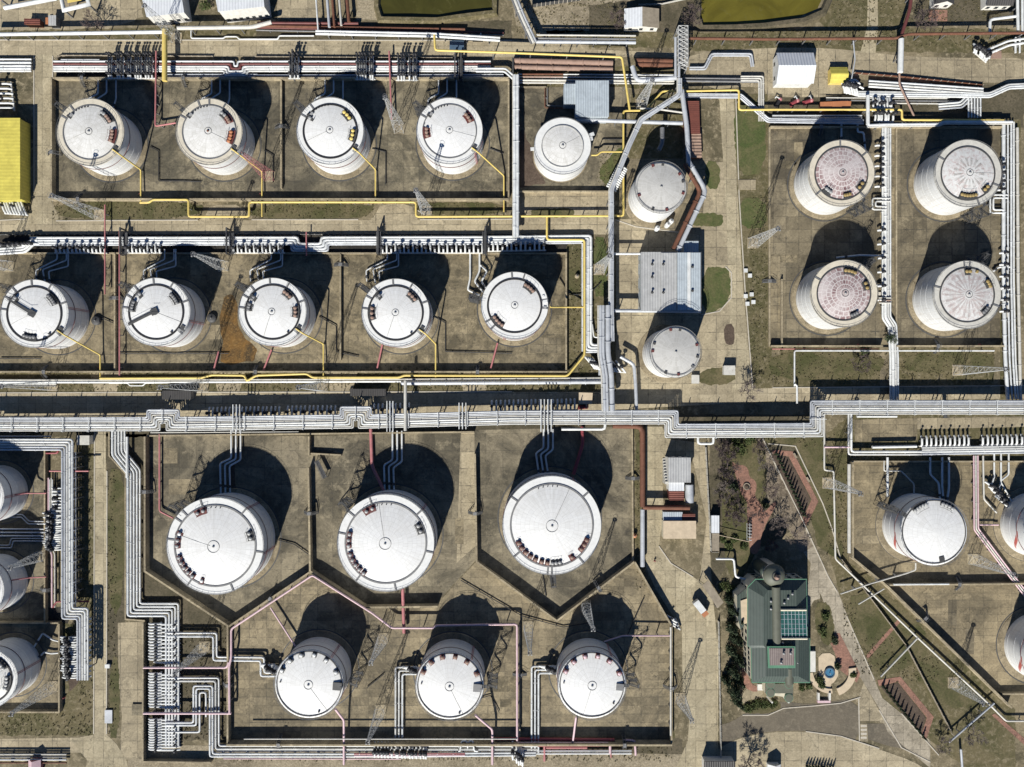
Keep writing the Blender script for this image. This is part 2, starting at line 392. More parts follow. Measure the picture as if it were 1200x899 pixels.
def sheet(name, pts, mat, z, kind='structure', label=None, cat=None):
    """flat paved or planted surface from map points"""
    _lay[z] = _lay.get(z, 0) + 1
    zz = z + .0015 * (_lay[z] % 7)
    b = MB(); vs = [W(*p) for p in pts]
    n = len(vs); a = sum(vs[i].x*vs[(i+1)%n].y-vs[(i+1)%n].x*vs[i].y for i in range(n))
    if a < 0: vs = vs[::-1]
    b.add([(v.x, v.y, zz) for v in vs], [tuple(range(n))])
    o = b.build(name, mat)
    if kind: o['kind'] = kind
    if label: tag(o, label, cat or name.replace('_', ' '))
    return o
def rect(x0, y0, x1, y1): return [(x0,y0),(x1,y0),(x1,y1),(x0,y1)]
def smooth_poly(pts, n=1):
    for _ in range(n):
        q = []
        for i in range(len(pts)):
            a, b = pts[i], pts[(i+1) % len(pts)]
            q += [(a[0]*.75+b[0]*.25, a[1]*.75+b[1]*.25), (a[0]*.25+b[0]*.75, a[1]*.25+b[1]*.75)]
        pts = q
    return pts
def ragged(pts, amp=1.5, step=6):
    """worn edge for planted patches"""
    q = []
    for i in range(len(pts)):
        a, b = pts[i], pts[(i+1) % len(pts)]; L = math.dist(a, b); n = max(1, int(L/step))
        for k in range(n):
            t = k/n; q.append((a[0]+(b[0]-a[0])*t+random.uniform(-amp,amp)*(k>0), a[1]+(b[1]-a[1])*t+random.uniform(-amp,amp)*(k>0)))
    return q
def offset(path, d):
    """parallel line on the map, mitred; positive lies below a run going right"""
    out = []; n = len(path)
    for i in range(n):
        ns = []
        for a, b in ((i-1, i), (i, i+1)):
            if a < 0 or b >= n: continue
            dx, dy = path[b][0]-path[a][0], path[b][1]-path[a][1]; L = math.hypot(dx, dy)
            ns.append((-dy/L, dx/L))
        if len(ns) == 1: nx, ny = ns[0]; k = 1
        else:
            nx, ny = ns[0][0]+ns[1][0], ns[0][1]+ns[1][1]; L = math.hypot(nx, ny) or 1; nx /= L; ny /= L
            k = 1/max(.4, nx*ns[0][0]+ny*ns[0][1])
        out.append((path[i][0]+nx*d*k, path[i][1]+ny*d*k))
    return out
def wall(label, pts, h, t, group=None, name='bund_wall', mat='wall', cat='wall', closed=False):
    """upright wall on the map with a proud coping"""
    vs = [W(*p) for p in pts]; path = [(v.x, v.y) for v in vs]
    if closed: path = path + path[:1]
    def strip(b, half, z0, z1):
        L, Rr = offset(path, half), offset(path, -half); n = len(path)
        vv = []
        for i in range(n): vv += [(*L[i], z0), (*Rr[i], z0), (*Rr[i], z1), (*L[i], z1)]
        fs = []
        for i in range(n-1):
            for j in range(4): fs.append((i*4+j, i*4+(j+1)%4, (i+1)*4+(j+1)%4, (i+1)*4+j))
        fs += [(3,2,1,0), tuple((n-1)*4+j for j in range(4))]
        b.add(vv, fs)
    o0 = (path[0][0], path[0][1], 0)
    root = thing(name, label, cat, o0, group)
    b = MB(); strip(b, t/2, 0, h-.18); b.build('wall_body', mat, root)
    b = MB(); strip(b, t/2+.06, h-.18, h); b.build('coping', mat, root)
    return root
def pipe3(pts, r, fillet=None, seg=8):
    return MB().tube(pts, r, seg, True, r*2.2 if fillet is None else fillet)
def pipe(label, pts, r, mat, z=.9, group='pipes', name='pipeline', posts=28, cat='pipe'):
    """one pipe on short posts. pts: (x, y) or (x, y, z), z overrides"""
    P = [W(p[0], p[1], p[2] if len(p) > 2 else z) for p in pts]
    root = thing(name, label, cat, (P[0].x, P[0].y, 0), group)
    pipe3(P, r).build('pipe', mat, root)
    if posts:
        for a, b in zip(P, P[1:]):
            L = (b-a).length
            if abs(a.z-b.z) > .5: continue
            for k in range(int(L/(posts*S))):
                p = a.lerp(b, (k+.5)/max(1, int(L/(posts*S))))
                if p.z - r > .15: MB().box((p.x, p.y, 0), (.3, .3, p.z-r+.05)).build('post', 'steel', root)
    return root
def bundle(label, path, pipes, z, sup=30, group='pipe racks', name='pipe_rack', wide=.8, post='steel', cat='pipe rack', ties=0):
    """parallel pipes on trestles. pipes: (offset, radius, material[, height above z])"""
    o = W(path[0][0], path[0][1]); root = thing(name, label, cat, (o.x, o.y, 0), group)
    for q in pipes:
        d, r, m = q[:3]; dz = q[3] if len(q) > 3 else 0
        pts = [W(x, y, z+dz) for x, y in offset(path, d)]
        pb = pipe3(pts, r)
        for a, c in zip(pts, pts[1:]):
            L = (c-a).length; k = random.uniform(2, 6)
            while k < L - 1.5:
                e = a.lerp(c, k/L); t_ = (c-a)/L; pb.tube([e-t_*.12, e+t_*.12], r*1.28, 8); k += random.choice((5.5, 5.5, 8, 11))
        pb.build('pipe', random.choice(('white','white','white_b','white_c')) if m == 'white' else m, root)
    lo, hi = min(q[0] for q in pipes), max(q[0] for q in pipes)
    for (ax, ay), (bx, by) in zip(path, path[1:]):
        L = math.hypot(bx-ax, by-ay)
        if L < sup*.6: continue
        n = max(1, int(L/sup)); nx, ny = -(by-ay)/L, (bx-ax)/L
        for k in range(n):
            t = (k+.5)/n; x, y = ax+(bx-ax)*t, ay+(by-ay)*t
            a, b = W(x+nx*(lo-wide), y+ny*(lo-wide), z), W(x+nx*(hi+wide), y+ny*(hi+wide), z)
            rr = max(q[1] for q in pipes)
            zt = z - rr - .02
            m = MB()
            c = (a+b)/2; w = (b-a).length; rz = math.atan2(b.y-a.y, b.x-a.x)
            if z < 2: m.box((c.x, c.y, 0), (w, .35, zt), rz)
            else:
                m.box((c.x, c.y, zt-.3), (w, .35, .3), rz)
                for p in (a.lerp(b,.08), a.lerp(b,.92)): m.box((p.x, p.y, 0), (.3,.3,zt-.3), rz)
                m.bar((a.x,a.y,.2), (b.x,b.y,zt-.4), .06)
            m.build('support', post, root)
            if ties:
                q = MB(); zt2 = z + rr + .35
                q.box((c.x, c.y, zt2), (w+.4, .22, .16), rz)
                for p in (a, b): q.box((p.x, p.y, zt-.3), (.2,.2,zt2-zt+1.2), rz)
                q.build('tie_frame', ties, root)
    return root
# ------------------------------------------------------------------ storage tanks
_cache = {}
def cached(key, fn):
    if key not in _cache: _cache[key] = fn()
    return _cache[key]

def shell_mesh(R, h):
    b = MB(); n = 80
    b.lathe([(R, .15), (R, h)], seg=n)
    for z in (1.6, 4.9, 8.1): b.ring(R-.02, R+.05, z, z+.1, n)
    return b.mesh('shell')
def roof_mesh(R, h, rise):
    b = MB(); prof = [(R+.02, h-.12), (R+.12, h), (R*.985, h+.05)]
    for k in range(1, 9):
        t = k/8; prof.append((R*.985*(1-t)+.0005, h+.05+rise*(1-(1-t)**1.6)))
    return b.lathe(prof, seg=96).mesh('roof')
def rail_mesh(R, h, n, hh=1.1, r=.035):
    b = MB()
    for z in (hh*.5, hh):
        b.tube([(R*math.cos(2*math.pi*i/96), R*math.sin(2*math.pi*i/96), h+z) for i in range(97)], r*1.5, 4, False)
    for i in range(n):
        a = 2*math.pi*i/n; b.bar((R*math.cos(a), R*math.sin(a), h-.1), (R*math.cos(a), R*math.sin(a), h+hh), r)
    return b.mesh('guard_rail')
def stair_mesh(h):
    """square lattice stair shaft with zigzag flights; footprint 4.4 x 2.2 m, entry bridge on -x"""
    b = MB(); X, Y = 1.7, .8
    for x in (-X, X):
        for y in (-Y, Y): b.box((x, y, 0), (.1,.1,h+1.1))
    for k in range(5):
        z0, z1 = k*h/5, (k+1)*h/5
        for y in (-Y, Y): b.bar((-X,y,z0),(X,y,z1),.035); b.bar((X,y,z0),(-X,y,z1),.035)
        for x in (-X, X): b.bar((x,-Y,z0),(x,Y,z1),.035); b.bar((x,Y,z0),(x,-Y,z1),.035)
    nf = max(3, int(h/2.4)); dz = h/nf
    for k in range(nf):
        z0, z1 = k*dz, (k+1)*dz; sgn = 1 if k % 2 == 0 else -1; y = -.4*sgn
        b.bar((-X*sgn, y-.35, z0), (X*sgn, y-.35, z1), .08); b.bar((-X*sgn, y+.35, z0), (X*sgn, y+.35, z1), .08)
        for t in range(9):
            u = (t+.5)/9; b.box((-X*sgn+2*X*sgn*u, y, z0+dz*u), (.28,.7,.05))
        b.box((X*sgn*.85, 0, z1), (.5, 1.2, .08))
        for yy in (-Y, Y):
            b.bar((-X*sgn, yy, z0), (X*sgn, yy, z1), .04); b.bar((-X, yy, z1), (X, yy, z1), .05); b.bar((-X, yy, z1+1), (X, yy, z1+1), .03)
    b.box((-X-1.2, 0, h), (2.4, 1.2, .1))
    for yy in (-.6, .6): b.bar((-X-2.4, yy, h+1.1), (-X, yy, h+1.1), .04)
    return b.mesh('stair_tower')
def plate_mesh(R, a0, a1, w=2.5, z=.25):
    b = MB(); b.ring(R-w/2, R+w/2, z-.08, z, 96, a0, a1)
    for r in (R-w/2, R+w/2):
        pts = [(r*math.cos(R_(a0+(a1-a0)*i/6)), r*math.sin(R_(a0+(a1-a0)*i/6)), z+1) for i in range(7)]
        b.tube(pts, .05, 4)
        for p in pts[::2]: b.bar((p[0], p[1], z-.2), p, .04)
    return b.mesh('valve_platform')
def valve_mesh(r=.6):
    return MB().lathe([(.2,0),(.22,.4),(r,.45),(r,.62),(r*.8,.72),(.001,.82)], seg=12).mesh('breather_valve')

def tank(label, px, py, R, style, z=12.0, ztop=True, group='white storage tanks'):
    """px, py, R: rim as mapped at height z"""
    if R >= 39 and not (760 < py < 840): R -= 1.5; py += .9 if py < 420 else .2
    else: R -= .5
    c = W(px, py, z); k = (HC-z)/HC*S; Rm = R*k; h = z
    t = thing('storage_tank', label, 'tank', (c.x, c.y, 0), group); t['_o'] = (0.0, 0.0, 0.0)   # parts are modelled about the tank axis
    g = style.get
    inner = g('inner', .84); ang = g('turn', 0)
    foot = Rm*g('foot', 1.16)
    place(cached(('foot', round(Rm,1), g('foot',1.16)), lambda: MB().lathe([(foot,0),(foot-.25,.22),(Rm+.4,.32),(Rm-.5,.34)], seg=80, smooth=False).mesh('footing')), 'footing', 'found', t)
    if g('drain', True):
        place(cached(('drain', round(Rm,1)), lambda: MB().ring(foot+.15, foot+.5, .02, .1, 80).mesh('drain_ring')), 'drain_ring', 'darkgrey', t)
    place(cached(('shell', round(Rm,1), z, g('shell','shell')), lambda: shell_mesh(Rm, h)), 'shell', g('shell','shell'), t, (0,0,0), R_(ang))
    rise = g('rise', 1.5)
    place(cached(('roof', round(Rm,1), z, g('roof','roof')), lambda: roof_mesh(Rm, h, rise)), 'roof', g('roof','roof'), t, (0,0,0), R_(ang+random.uniform(0,90)))
    def rz(r): # roof surface height at radius r
        u = max(0, 1-r/(Rm*.985)); return h+.05+rise*(1-(1-u)**1.6)
    if inner < .95:
        place(cached(('walk', round(Rm,1), z, inner, g('walk','beige')), lambda: MB().ring(Rm*inner, Rm+.25, h+.12+rise*.05, h+.2+rise*.05+.18).mesh('rim_walkway')), 'rim_walkway', g('walk','beige'), t)
        zz = rz(Rm*inner)
        place(cached(('inner', round(Rm,1), z, inner, g('rail','darkgrey'), g('railw',.45)), lambda: MB().ring(Rm*inner-g('railw',.45), Rm*inner, zz, zz+.3).mesh('foam_ring')), 'foam_ring', g('rail','darkgrey'), t)
    else:
        place(cached(('inner', round(Rm,1), z, inner, g('rail','darkgrey')), lambda: MB().ring(Rm-.75, Rm-.45, h, h+.35).mesh('foam_ring')), 'foam_ring', g('rail','darkgrey'), t)
    place(cached(('rail', round(Rm,1), z), lambda: rail_mesh(Rm+.2, h+.1, int(Rm*3.2))), 'guard_rail', 'steel', t)
    # thin cooling ring on the shell
    if g('ring', 'maroon'):
        place(cached(('cool', round(Rm,1), g('ring','maroon')), lambda: MB().tube([((Rm+.18)*math.cos(2*math.pi*i/80), (Rm+.18)*math.sin(2*math.pi*i/80), h*.72) for i in range(81)], .09, 5, False).mesh('spray_ring')), 'spray_ring', g('ring','maroon'), t)
    # bars crossing the walkway
    for a in g('bars', []):
        b = MB(); r0, r1 = Rm*inner-.4, Rm+.35
        b.box(((r0+r1)/2*math.cos(R_(a)), (r0+r1)/2*math.sin(R_(a)), h+.35+rise*.06), (r1-r0, .55, .22), R_(a)); b.build('walkway_step', 'steel', t)
    # centre vent: ring and post
    b = MB(); rc = g('vent_r', 1.15)
    b.ring(rc-.09, rc+.03, rz(rc)-.02, rz(rc)+.12, 32); v = b.build('vent_ring', 'steel', t)
    b = MB().lathe([(.2,rz(0)-.1),(.2,rz(0)+.15),(.4,rz(0)+.18),(.36,rz(0)+.3),(.001,rz(0)+.4)], seg=12); b.build('centre_vent', g('vent','grating'), t)
    if 'line' in style:
        a = R_(style['line']); pts = [(r*math.cos(a), r*math.sin(a), rz(r)+.06) for r in (Rm*.97, Rm*.7, Rm*.4, 1.2)]
        MB().tube(pts, .06, 4).build('roof_cable', g('linec','grating'), t)
    if 'gang' in style:
        a = R_(style['gang']); b = MB(); pts = [(r*math.cos(a), r*math.sin(a), rz(r)+.35) for r in (Rm*.92, Rm*.6, Rm*.3, 1.0)]
        for p, q in zip(pts, pts[1:]):
            m = ((p[0]+q[0])/2, (p[1]+q[1])/2); L = math.dist(p[:2], q[:2])
            dx, dy = -math.sin(a)*.5, math.cos(a)*.5
            b.add([(p[0]+dx,p[1]+dy,p[2]),(p[0]-dx,p[1]-dy,p[2]),(q[0]-dx,q[1]-dy,q[2]),(q[0]+dx,q[1]+dy,q[2])]+[(p[0]+dx,p[1]+dy,p[2]-.12),(p[0]-dx,p[1]-dy,p[2]-.12),(q[0]-dx,q[1]-dy,q[2]-.12),(q[0]+dx,q[1]+dy,q[2]-.12)],
                  [(0,1,2,3),(7,6,5,4),(0,4,5,1),(1,5,6,2),(2,6,7,3),(3,7,4,0)])
            for s in (1,-1): b.bar((p[0]+dx*s,p[1]+dy*s,p[2]+.9),(q[0]+dx*s,q[1]+dy*s,q[2]+.9),.05)
        b.build('roof_gangway', 'darkgrey', t)
        b = MB(); b.box((0,0,rz(0)+.2), (2.3,2.1,.25), a); 
        for s in (-1,1): b.bar((-1.1, s, rz(0)+1.3),(1.1, s, rz(0)+1.3),.05)
        b.build('hub_platform', 'darkgrey', t)
    # platforms with breather valves along the rim: (start, end, n, platform material, valve material)
    for a0, a1, n, pm, vm in g('vents', []):
        rp = Rm*inner-1.5 if inner < .95 else Rm*.88
        if a0 != a1:
            p = MB(); zz = rz(rp)+.2
            me = plate_mesh(rp, a0, a1, g('pw', 2.5), zz); o = place(me, 'valve_platform', pm, t)
            for i in range(n):
                a = R_(a0+(a1-a0)*(i+.5)/n)
                place(cached(('valve', vm), valve_mesh), 'breather_valve', vm, o, (rp*math.cos(a), rp*math.sin(a), zz))
        else:
            b = MB(); a = R_(a0); zz = rz(rp)+.15
            vb = g('vb', 1.0); rp0 = rp; rp = Rm*.9 if vb < 1 else rp; b.box((rp*math.cos(a), rp*math.sin(a), zz), (1.7*vb,1.5*vb,.3), a)
            for s in ((-.7,.7) if vb == 1 else ()): b.bar((rp*math.cos(a)-.8*math.cos(a)-s*math.sin(a), rp*math.sin(a)-.8*math.sin(a)+s*math.cos(a), zz+1.1), (rp*math.cos(a)+.8*math.cos(a)-s*math.sin(a), rp*math.sin(a)+.8*math.sin(a)+s*math.cos(a), zz+1.1), .05)
            o = b.build('valve_platform', pm, t)
            if n and vb == 1: place(cached(('valve', vm), valve_mesh), 'breather_valve', vm, o, (rp*math.cos(a), rp*math.sin(a), zz+.3))
    for a, dr, sx, sy, m in g('hatch', []):
        b = MB(); rr = Rm*inner*dr; zz = rz(min(rr, Rm*.98))
        b.box((rr*math.cos(R_(a)), rr*math.sin(R_(a)), zz), (sx, sy, .55), R_(a)); b.build('roof_hatch', m, t)
    for i in range(g('studs', 0)):
        a = R_(g('stud0', 95)+i*7); rr = Rm*inner*.93
        MB().lathe([(.16,0),(.16,.5),(.001,.55)], (rr*math.cos(a), rr*math.sin(a), rz(rr)), 8).build('roof_nozzle', 'black', t)
    if 'stair' in style:
        a = R_(style['stair']); rr = Rm+3.0
        place(cached(('stair', z), lambda: stair_mesh(z)), 'stair_tower', g('stairm', 'darkgrey'), t, (rr*math.cos(a), rr*math.sin(a), 0), a)
    for a in g('foam', []):   # red foam risers on the shell, stepping to the ground
        b = MB(); ca, sa = math.cos(R_(a)), math.sin(R_(a))
        for d in (-.25,.25):
            ox, oy = -sa*d, ca*d
            b.tube([((Rm+.2)*ca+ox,(Rm+.2)*sa+oy,h+.4),((Rm+.35)*ca+ox,(Rm+.35)*sa+oy,.6)], .09, 6)
        b.build('foam_riser', 'pink', t)
    t['_R'] = Rm
    return t

RD, BR, DK, YL = 'maroon', 'maroon', 'darkgrey', 'yellow'
sA = dict(roof='roof_worn', rail='steel', railw=.35, stair=140, studs=6, hatch=[(-32,1.08,1.2,1.4,DK),(-40,1.12,.9,.9,'grating'),(143,.93,1.6,.8,DK),(137,.9,.8,1.2,'grating')], shell='shell', bars=[150,127,-35])
TANKS = {}
def T(key, *a, **k): TANKS[key] = tank(*a, **k)
# the row of four under the red pipe rack
T('A1', 'weathered white tank with red roof valves, first beside the yellow hall lane', 107, 155, 40, {**sA, 'line':200, 'vents':[(60,47,2,DK,'grating'),(46,24,3,DK,'rustpale'),(6,-26,4,BR,'rustpale')]})
T('A2', 'stained white tank with rusty centre vent, second in the row from the yellow hall', 246, 154.5, 39.5, {**sA, 'line':-25, 'shell':'shell_b','vent':'rust', 'vents':[(58,40,2,DK,'grating'),(40,22,3,BR,'rustpale'),(2,-30,4,BR,'orange')], 'foam':[160], 'bars':[60,90,110,150,-35]})
T('A3', 'clean white tank with yellow round roof valves in two dark arcs, upper row', 387.5, 153.5, 40, {**sA, 'roof':'roof', 'line':203, 'rail':'black','railw':.6,'walk':'rimwhite', 'vents':[(56,28,3,DK,'yellow'),(4,-26,3,DK,'yellow'),(152,144,1,DK,'grating')], 'foam':[210]})
T('A4', 'white tank with red valves at two sides of the roof, last of the upper four', 527, 153.5, 39.5, {**sA, 'line':-12, 'roof':'roof','walk':'rimwhite', 'vents':[(48,22,3,BR,'rustpale'),(172,198,3,BR,'rustpale')], 'foam':[-40]})
# middle row of five
sB = dict(roof='roof', rail='black', railw=.6, walk='rimwhite', stair=142, studs=0, bars=[172,150,130,-40,-35,20,95,60], hatch=[(-30,1.09,1.3,1.5,DK),(-38,1.05,1,1,'grating'),(-52,.9,.5,.5,DK)])
T('B1', 'white tank with dark gangway to its roof centre, at the middle row edge', 41.5, 367, 40.5, {**sB, 'line':205, 'gang':150, 'vents':[(52,22,5,DK,'steel'),(146,136,2,DK,'grating'),(-84,-116,4,DK,'steel')], 'foam':[10]})
T('B2', 'white tank with dark gangway below its roof centre, second in middle row', 184, 365, 40.5, {**sB, 'line':-22, 'gang':204, 'vents':[(50,20,5,DK,'steel'),(140,128,2,DK,'grating'),(180,152,4,DK,'steel')], 'foam':[-15]})
T('B3', 'white tank with red valves on two arcs beside a brown oil stain', 320, 365, 40.5, {**sB, 'line':250, 'vents':[(62,36,3,DK,'rustpale'),(14,-14,3,DK,'rustpale'),(150,138,2,DK,'steel'),(178,158,3,DK,'steel')], 'foam':[-105]})
T('B4', 'white tank with red valves at opposite roof sides, fourth in the middle row', 464, 366, 40.5, {**sB, 'line':250, 'vents':[(58,30,3,DK,'rustpale'),(198,164,3,DK,'rustpale'),(142,130,2,DK,'steel')], 'foam':[-112]})
T('B5', 'white tank with red valves and zigzag white pipes at its side, last in middle row', 603, 357.5, 40, {**sB, 'vents':[(66,34,4,DK,'rustpale'),(242,206,4,DK,'rustpale')], 'bars':[72,95,210,225,10,-5], 'foam':[-108], 'hatch':[(8,1.12,1.4,1,'white'),(-4,1.1,1,1,'grating'),(18,1.1,.7,.7,'white')], 'stair':168})
# smaller tanks beside the bridge
T('small_a', 'small bare white tank beside the pale blue pump house', 659, 172, 33, {'inner':.76,'roof':'roof_worn','walk':'rimwhite','rail':'grating','railw':.25,'ring':None,'line':30,'linec':'grating','drain':False,'foot':1.04,'rise':1.3,'hatch':[(22,1.5,1.6,1.1,'white'),(15,1.42,.9,1.2,'white'),(185,1.42,1.4,1,'white')]}, z=8.8)
sP = dict(roof='roof_grey', inner=.97, ring=None, rail='grating', drain=False, foot=1.22, rise=1.2, vent_r=.01, vb=.55)
T('small_b', 'grey-topped tank between the pipe bridges with two white drums at its foot', 774, 220, 30.5, {**sP, 'vents':[(110,110,1,RD,'white'),(85,85,1,DK,'white'),(35,35,1,RD,'white'),(15,15,1,DK,'white'),(-15,-15,1,RD,'white'),(-75,-75,1,RD,'pink'),(-110,-110,1,DK,'white'),(-160,-160,1,RD,'white')]}, z=14)
T('small_c', 'grey-topped tank below the grey warehouse on pale paving', 791, 412.5, 30, {**sP, 'vents':[(102,102,1,RD,'pink'),(78,78,1,DK,'white'),(158,158,1,DK,'white'),(178,178,1,RD,'white'),(18,18,1,RD,'pink'),(-12,-12,1,DK,'white'),(-82,-82,1,RD,'pink'),(-115,-115,1,DK,'white'),(-40,-40,1,'steel','white')]}, z=14)
# block of four with worn roofs
sC = dict(rail='darkgrey', railw=.4, walk='beige', inner=.83, ring=None, shell='shell_b', foot=1.14, rise=1.6)
T('C1', 'tank with rusted purple-brown roof plates below the orange-roofed boxes', 985, 203, 39.5, {**sC, 'roof':'roof_rust', 'vents':[(-22,-46,2,DK,'ochre'),(-68,-86,3,DK,'ochre'),(-118,-138,3,DK,'grating')], 'bars':[92,40,-45,-140], 'stair':-48}, z=12.4)
T('C2', 'tank with grey rays on its white roof in the far corner block', 1133, 203, 40, {**sC, 'roof':'roof_ray', 'walk':'white2','line':0, 'vents':[(-70,-112,6,DK,'ochre'),(-32,-52,2,DK,'ochre')], 'bars':[150,-22,-70], 'stair':-60}, z=12.4)
T('C3', 'tank with rusted roof plates below the other rusted tank', 988, 343.5, 40, {**sC, 'roof':'roof_rust', 'vents':[(92,60,4,DK,'ochre'),(32,8,2,DK,'ochre'),(-55,-75,3,DK,'steel')], 'bars':[150,-40,60], 'hatch':[(0,1.3,1,1,'beige')], 'stair':48}, z=12.4)
T('C4', 'tank with grey streaked white roof, lower corner of the block of four', 1132, 345, 40.5, {**sC, 'roof':'roof_streak', 'walk':'white2', 'vents':[(98,82,2,DK,'ochre'),(38,18,3,DK,'ochre'),(-32,-52,3,DK,'steel')], 'bars':[165,-20,85,95], 'hatch':[(68,.9,.8,.8,'ochre')], 'stair':62}, z=12.4)
# three large tanks
sD = dict(roof='roof', inner=.862, rail='steel', railw=.55, walk='rimwhite', ring='maroon', foot=1.1, rise=2.0, vent_r=2.0, pw=2.2, studs=5, stud0=82, stair=140)
T('D1', 'largest white tank with brown rim valves, first below the long rack', 253, 639, 57.5, {**sD, 'line':163, 'vents':[(122,103,2,BR,'grating'),(163,158,1,BR,'white'),(180,180,1,BR,'grating'),(171,171,1,BR,'grating'),*[(a,a,1,BR,'grating') for a in (198,207,216,225,234)],(253,247,1,BR,'white'),(24,8,2,DK,'grating')], 'bars':[108,172,235,-68,-8,50,133,145], 'foam':[50,150,-10]})
T('D2', 'largest white tank with brown rim valves, middle of the three below the rack', 452.5, 635.5, 57.5, {**sD, 'line':100, 'vents':[(126,106,2,BR,'grating'),(184,184,1,BR,'grating'),(175,175,1,BR,'grating'),(166,166,1,BR,'grating'),*[(a,a,1,BR,'grating') for a in (198,207,216,225,234)],(32,14,2,DK,'grating')], 'bars':[110,168,232,-78,-12,42,140], 'foam':[42,-82]})
T('D3', 'largest white tank whose rim valves line its lower side, beside the rusty pipe', 646.5, 615, 58.5, {**sD, 'line':64, 'vents':[*[(a,a,1,BR,'rustpale') for a in (208,217,226,235,244,254,263)],(285,268,3,DK,'grating'),(306,298,1,BR,'rustpale'),*[(a,a,1,BR,'rustpale') for a in (321,329,337)]], 'bars':[145,42,-140,-50,-90,-95], 'foam':[62], 'stair':-88})
# lowest row of three
sE = dict(roof='roof', inner=.97, rail='darkgrey', walk='rimwhite', ring='maroon', foot=1.2, rise=1.2, vent_r=1.5, stair=-2)
E_v = lambda vm, pm: [(a,a,1,pm,vm) for a in (152,128,104,79,54,24)]
T('E1', 'white tank with black and white rim hatches, first of the lowest row', 362.5, 801, 40.5, {**sE, 'line':-56, 'vents':E_v('white',DK), 'hatch':[(-4,.86,3,2.6,'darkgrey'),(-70,.88,.5,.5,DK),(175,.86,.4,.4,DK)], 'foam':[50]})
T('E2', 'white tank with red-framed rim hatches, middle of the lowest row', 527, 803, 40, {**sE, 'line':-65, 'vents':E_v('rustpale',BR), 'hatch':[(-4,.86,3,2.6,'steel'),(-70,.88,.5,.5,DK),(175,.86,.4,.4,DK)], 'foam':[50]})
T('E3', 'white tank with pale red rim hatches, end of the lowest row', 693.5, 802, 40, {**sE, 'line':-106, 'vents':E_v('pinkwhite',BR), 'hatch':[(-4,.86,2.6,2.2,'steel'),(-40,.86,.5,.5,DK),(175,.86,.4,.4,DK)], 'foam':[55]})
# cropped column by the concrete lane
sF = dict(roof='roof_worn', inner=.86, rail='black', railw=.6, walk='rimwhite', ring='maroon', foot=1.15, vents=[(30,-20,4,DK,'grating')])
T('F1', 'half-hidden white tank at the edge, uppermost of three by the blue pipe rack', -28, 583, 33.7, {**sF, 'foam':[0]})
T('F2', 'half-hidden white tank at the edge, middle of three by the blue pipe rack', -28, 692, 33.7, {**sF, 'vents':[(25,-30,4,DK,'grating')]})
T('F3', 'half-hidden white tank at the edge, lowest of three with dark roof hatches', -12.6, 795, 34, {**sF, 'vents':[(60,30,3,DK,'grating'),(10,-30,4,DK,'grating')], 'foam':[10]})
# tanks beyond the garden, with a slim red flame shape on the shell
sG = dict(roof='roof', inner=.985, rail='darkgrey', walk='rimwhite', ring='maroon', foot=1.2, rise=1.0, vent_r=1.5)
T('G1', 'white tank with a red flash on its side, whole, beyond the garden', 1094, 623, 40.5, {**sG, 'line':-92, 'vents':[(135,105,5,DK,'grating'),(78,50,4,DK,'grating')], 'hatch':[(-75,.85,1.8,1.6,DK)], 'stair':150})
T('G2', 'white tank with a red flash, upper of two cut by the edge beyond the garden', 1239, 622, 40.5, {**sG, 'vents':[(135,105,5,DK,'grating')]})
T('G3', 'white tank with a red flash, lower of two cut by the edge beyond the garden', 1245, 771, 40.5, {**sG, 'vents':[(135,105,5,DK,'grating')]})
def flash(t, a0):
    """slim red flame lying along the shell"""
    Rm = t['_R'] + .03; b = MB(); vs = []; n = 16
    for i in range(n+1):
        u = i/n; a = R_(a0 + 40*u); z = 8.8 - 4.4*u + .5*math.sin(u*5); wd = 0.75*math.sin(math.pi*min(1, u*.95+.03))**.8
        for s in (-1, 1): vs.append((Rm*math.cos(a), Rm*math.sin(a), z+s*wd))
    b.add(vs, [(2*i, 2*i+2, 2*i+3, 2*i+1) for i in range(n)])
    place(b.mesh('painted_emblem'), 'painted_emblem', 'orange_red', t)
M['orange_red'] = paint('flash_red', (.5,.13,.11), .5)
for k in ('G1','G2','G3'): flash(TANKS[k], 184)
# ------------------------------------------------------------------ ground, roads, yards
M['shade_mottled_dirt'] = ground_mat('dirt_with_tree_shade', (.3,.24,.17), (.14,.11,.075), (.4,.33,.24), .12)  # dirt colour with bare-tree shadow mottling painted in
b = MB(); b.add([(-2500,-2500,0),(2500,-2500,0),(2500,2500,0),(-2500,2500,0)], [(0,1,2,3)]); b.build('ground', 'ground')['kind'] = 'structure'
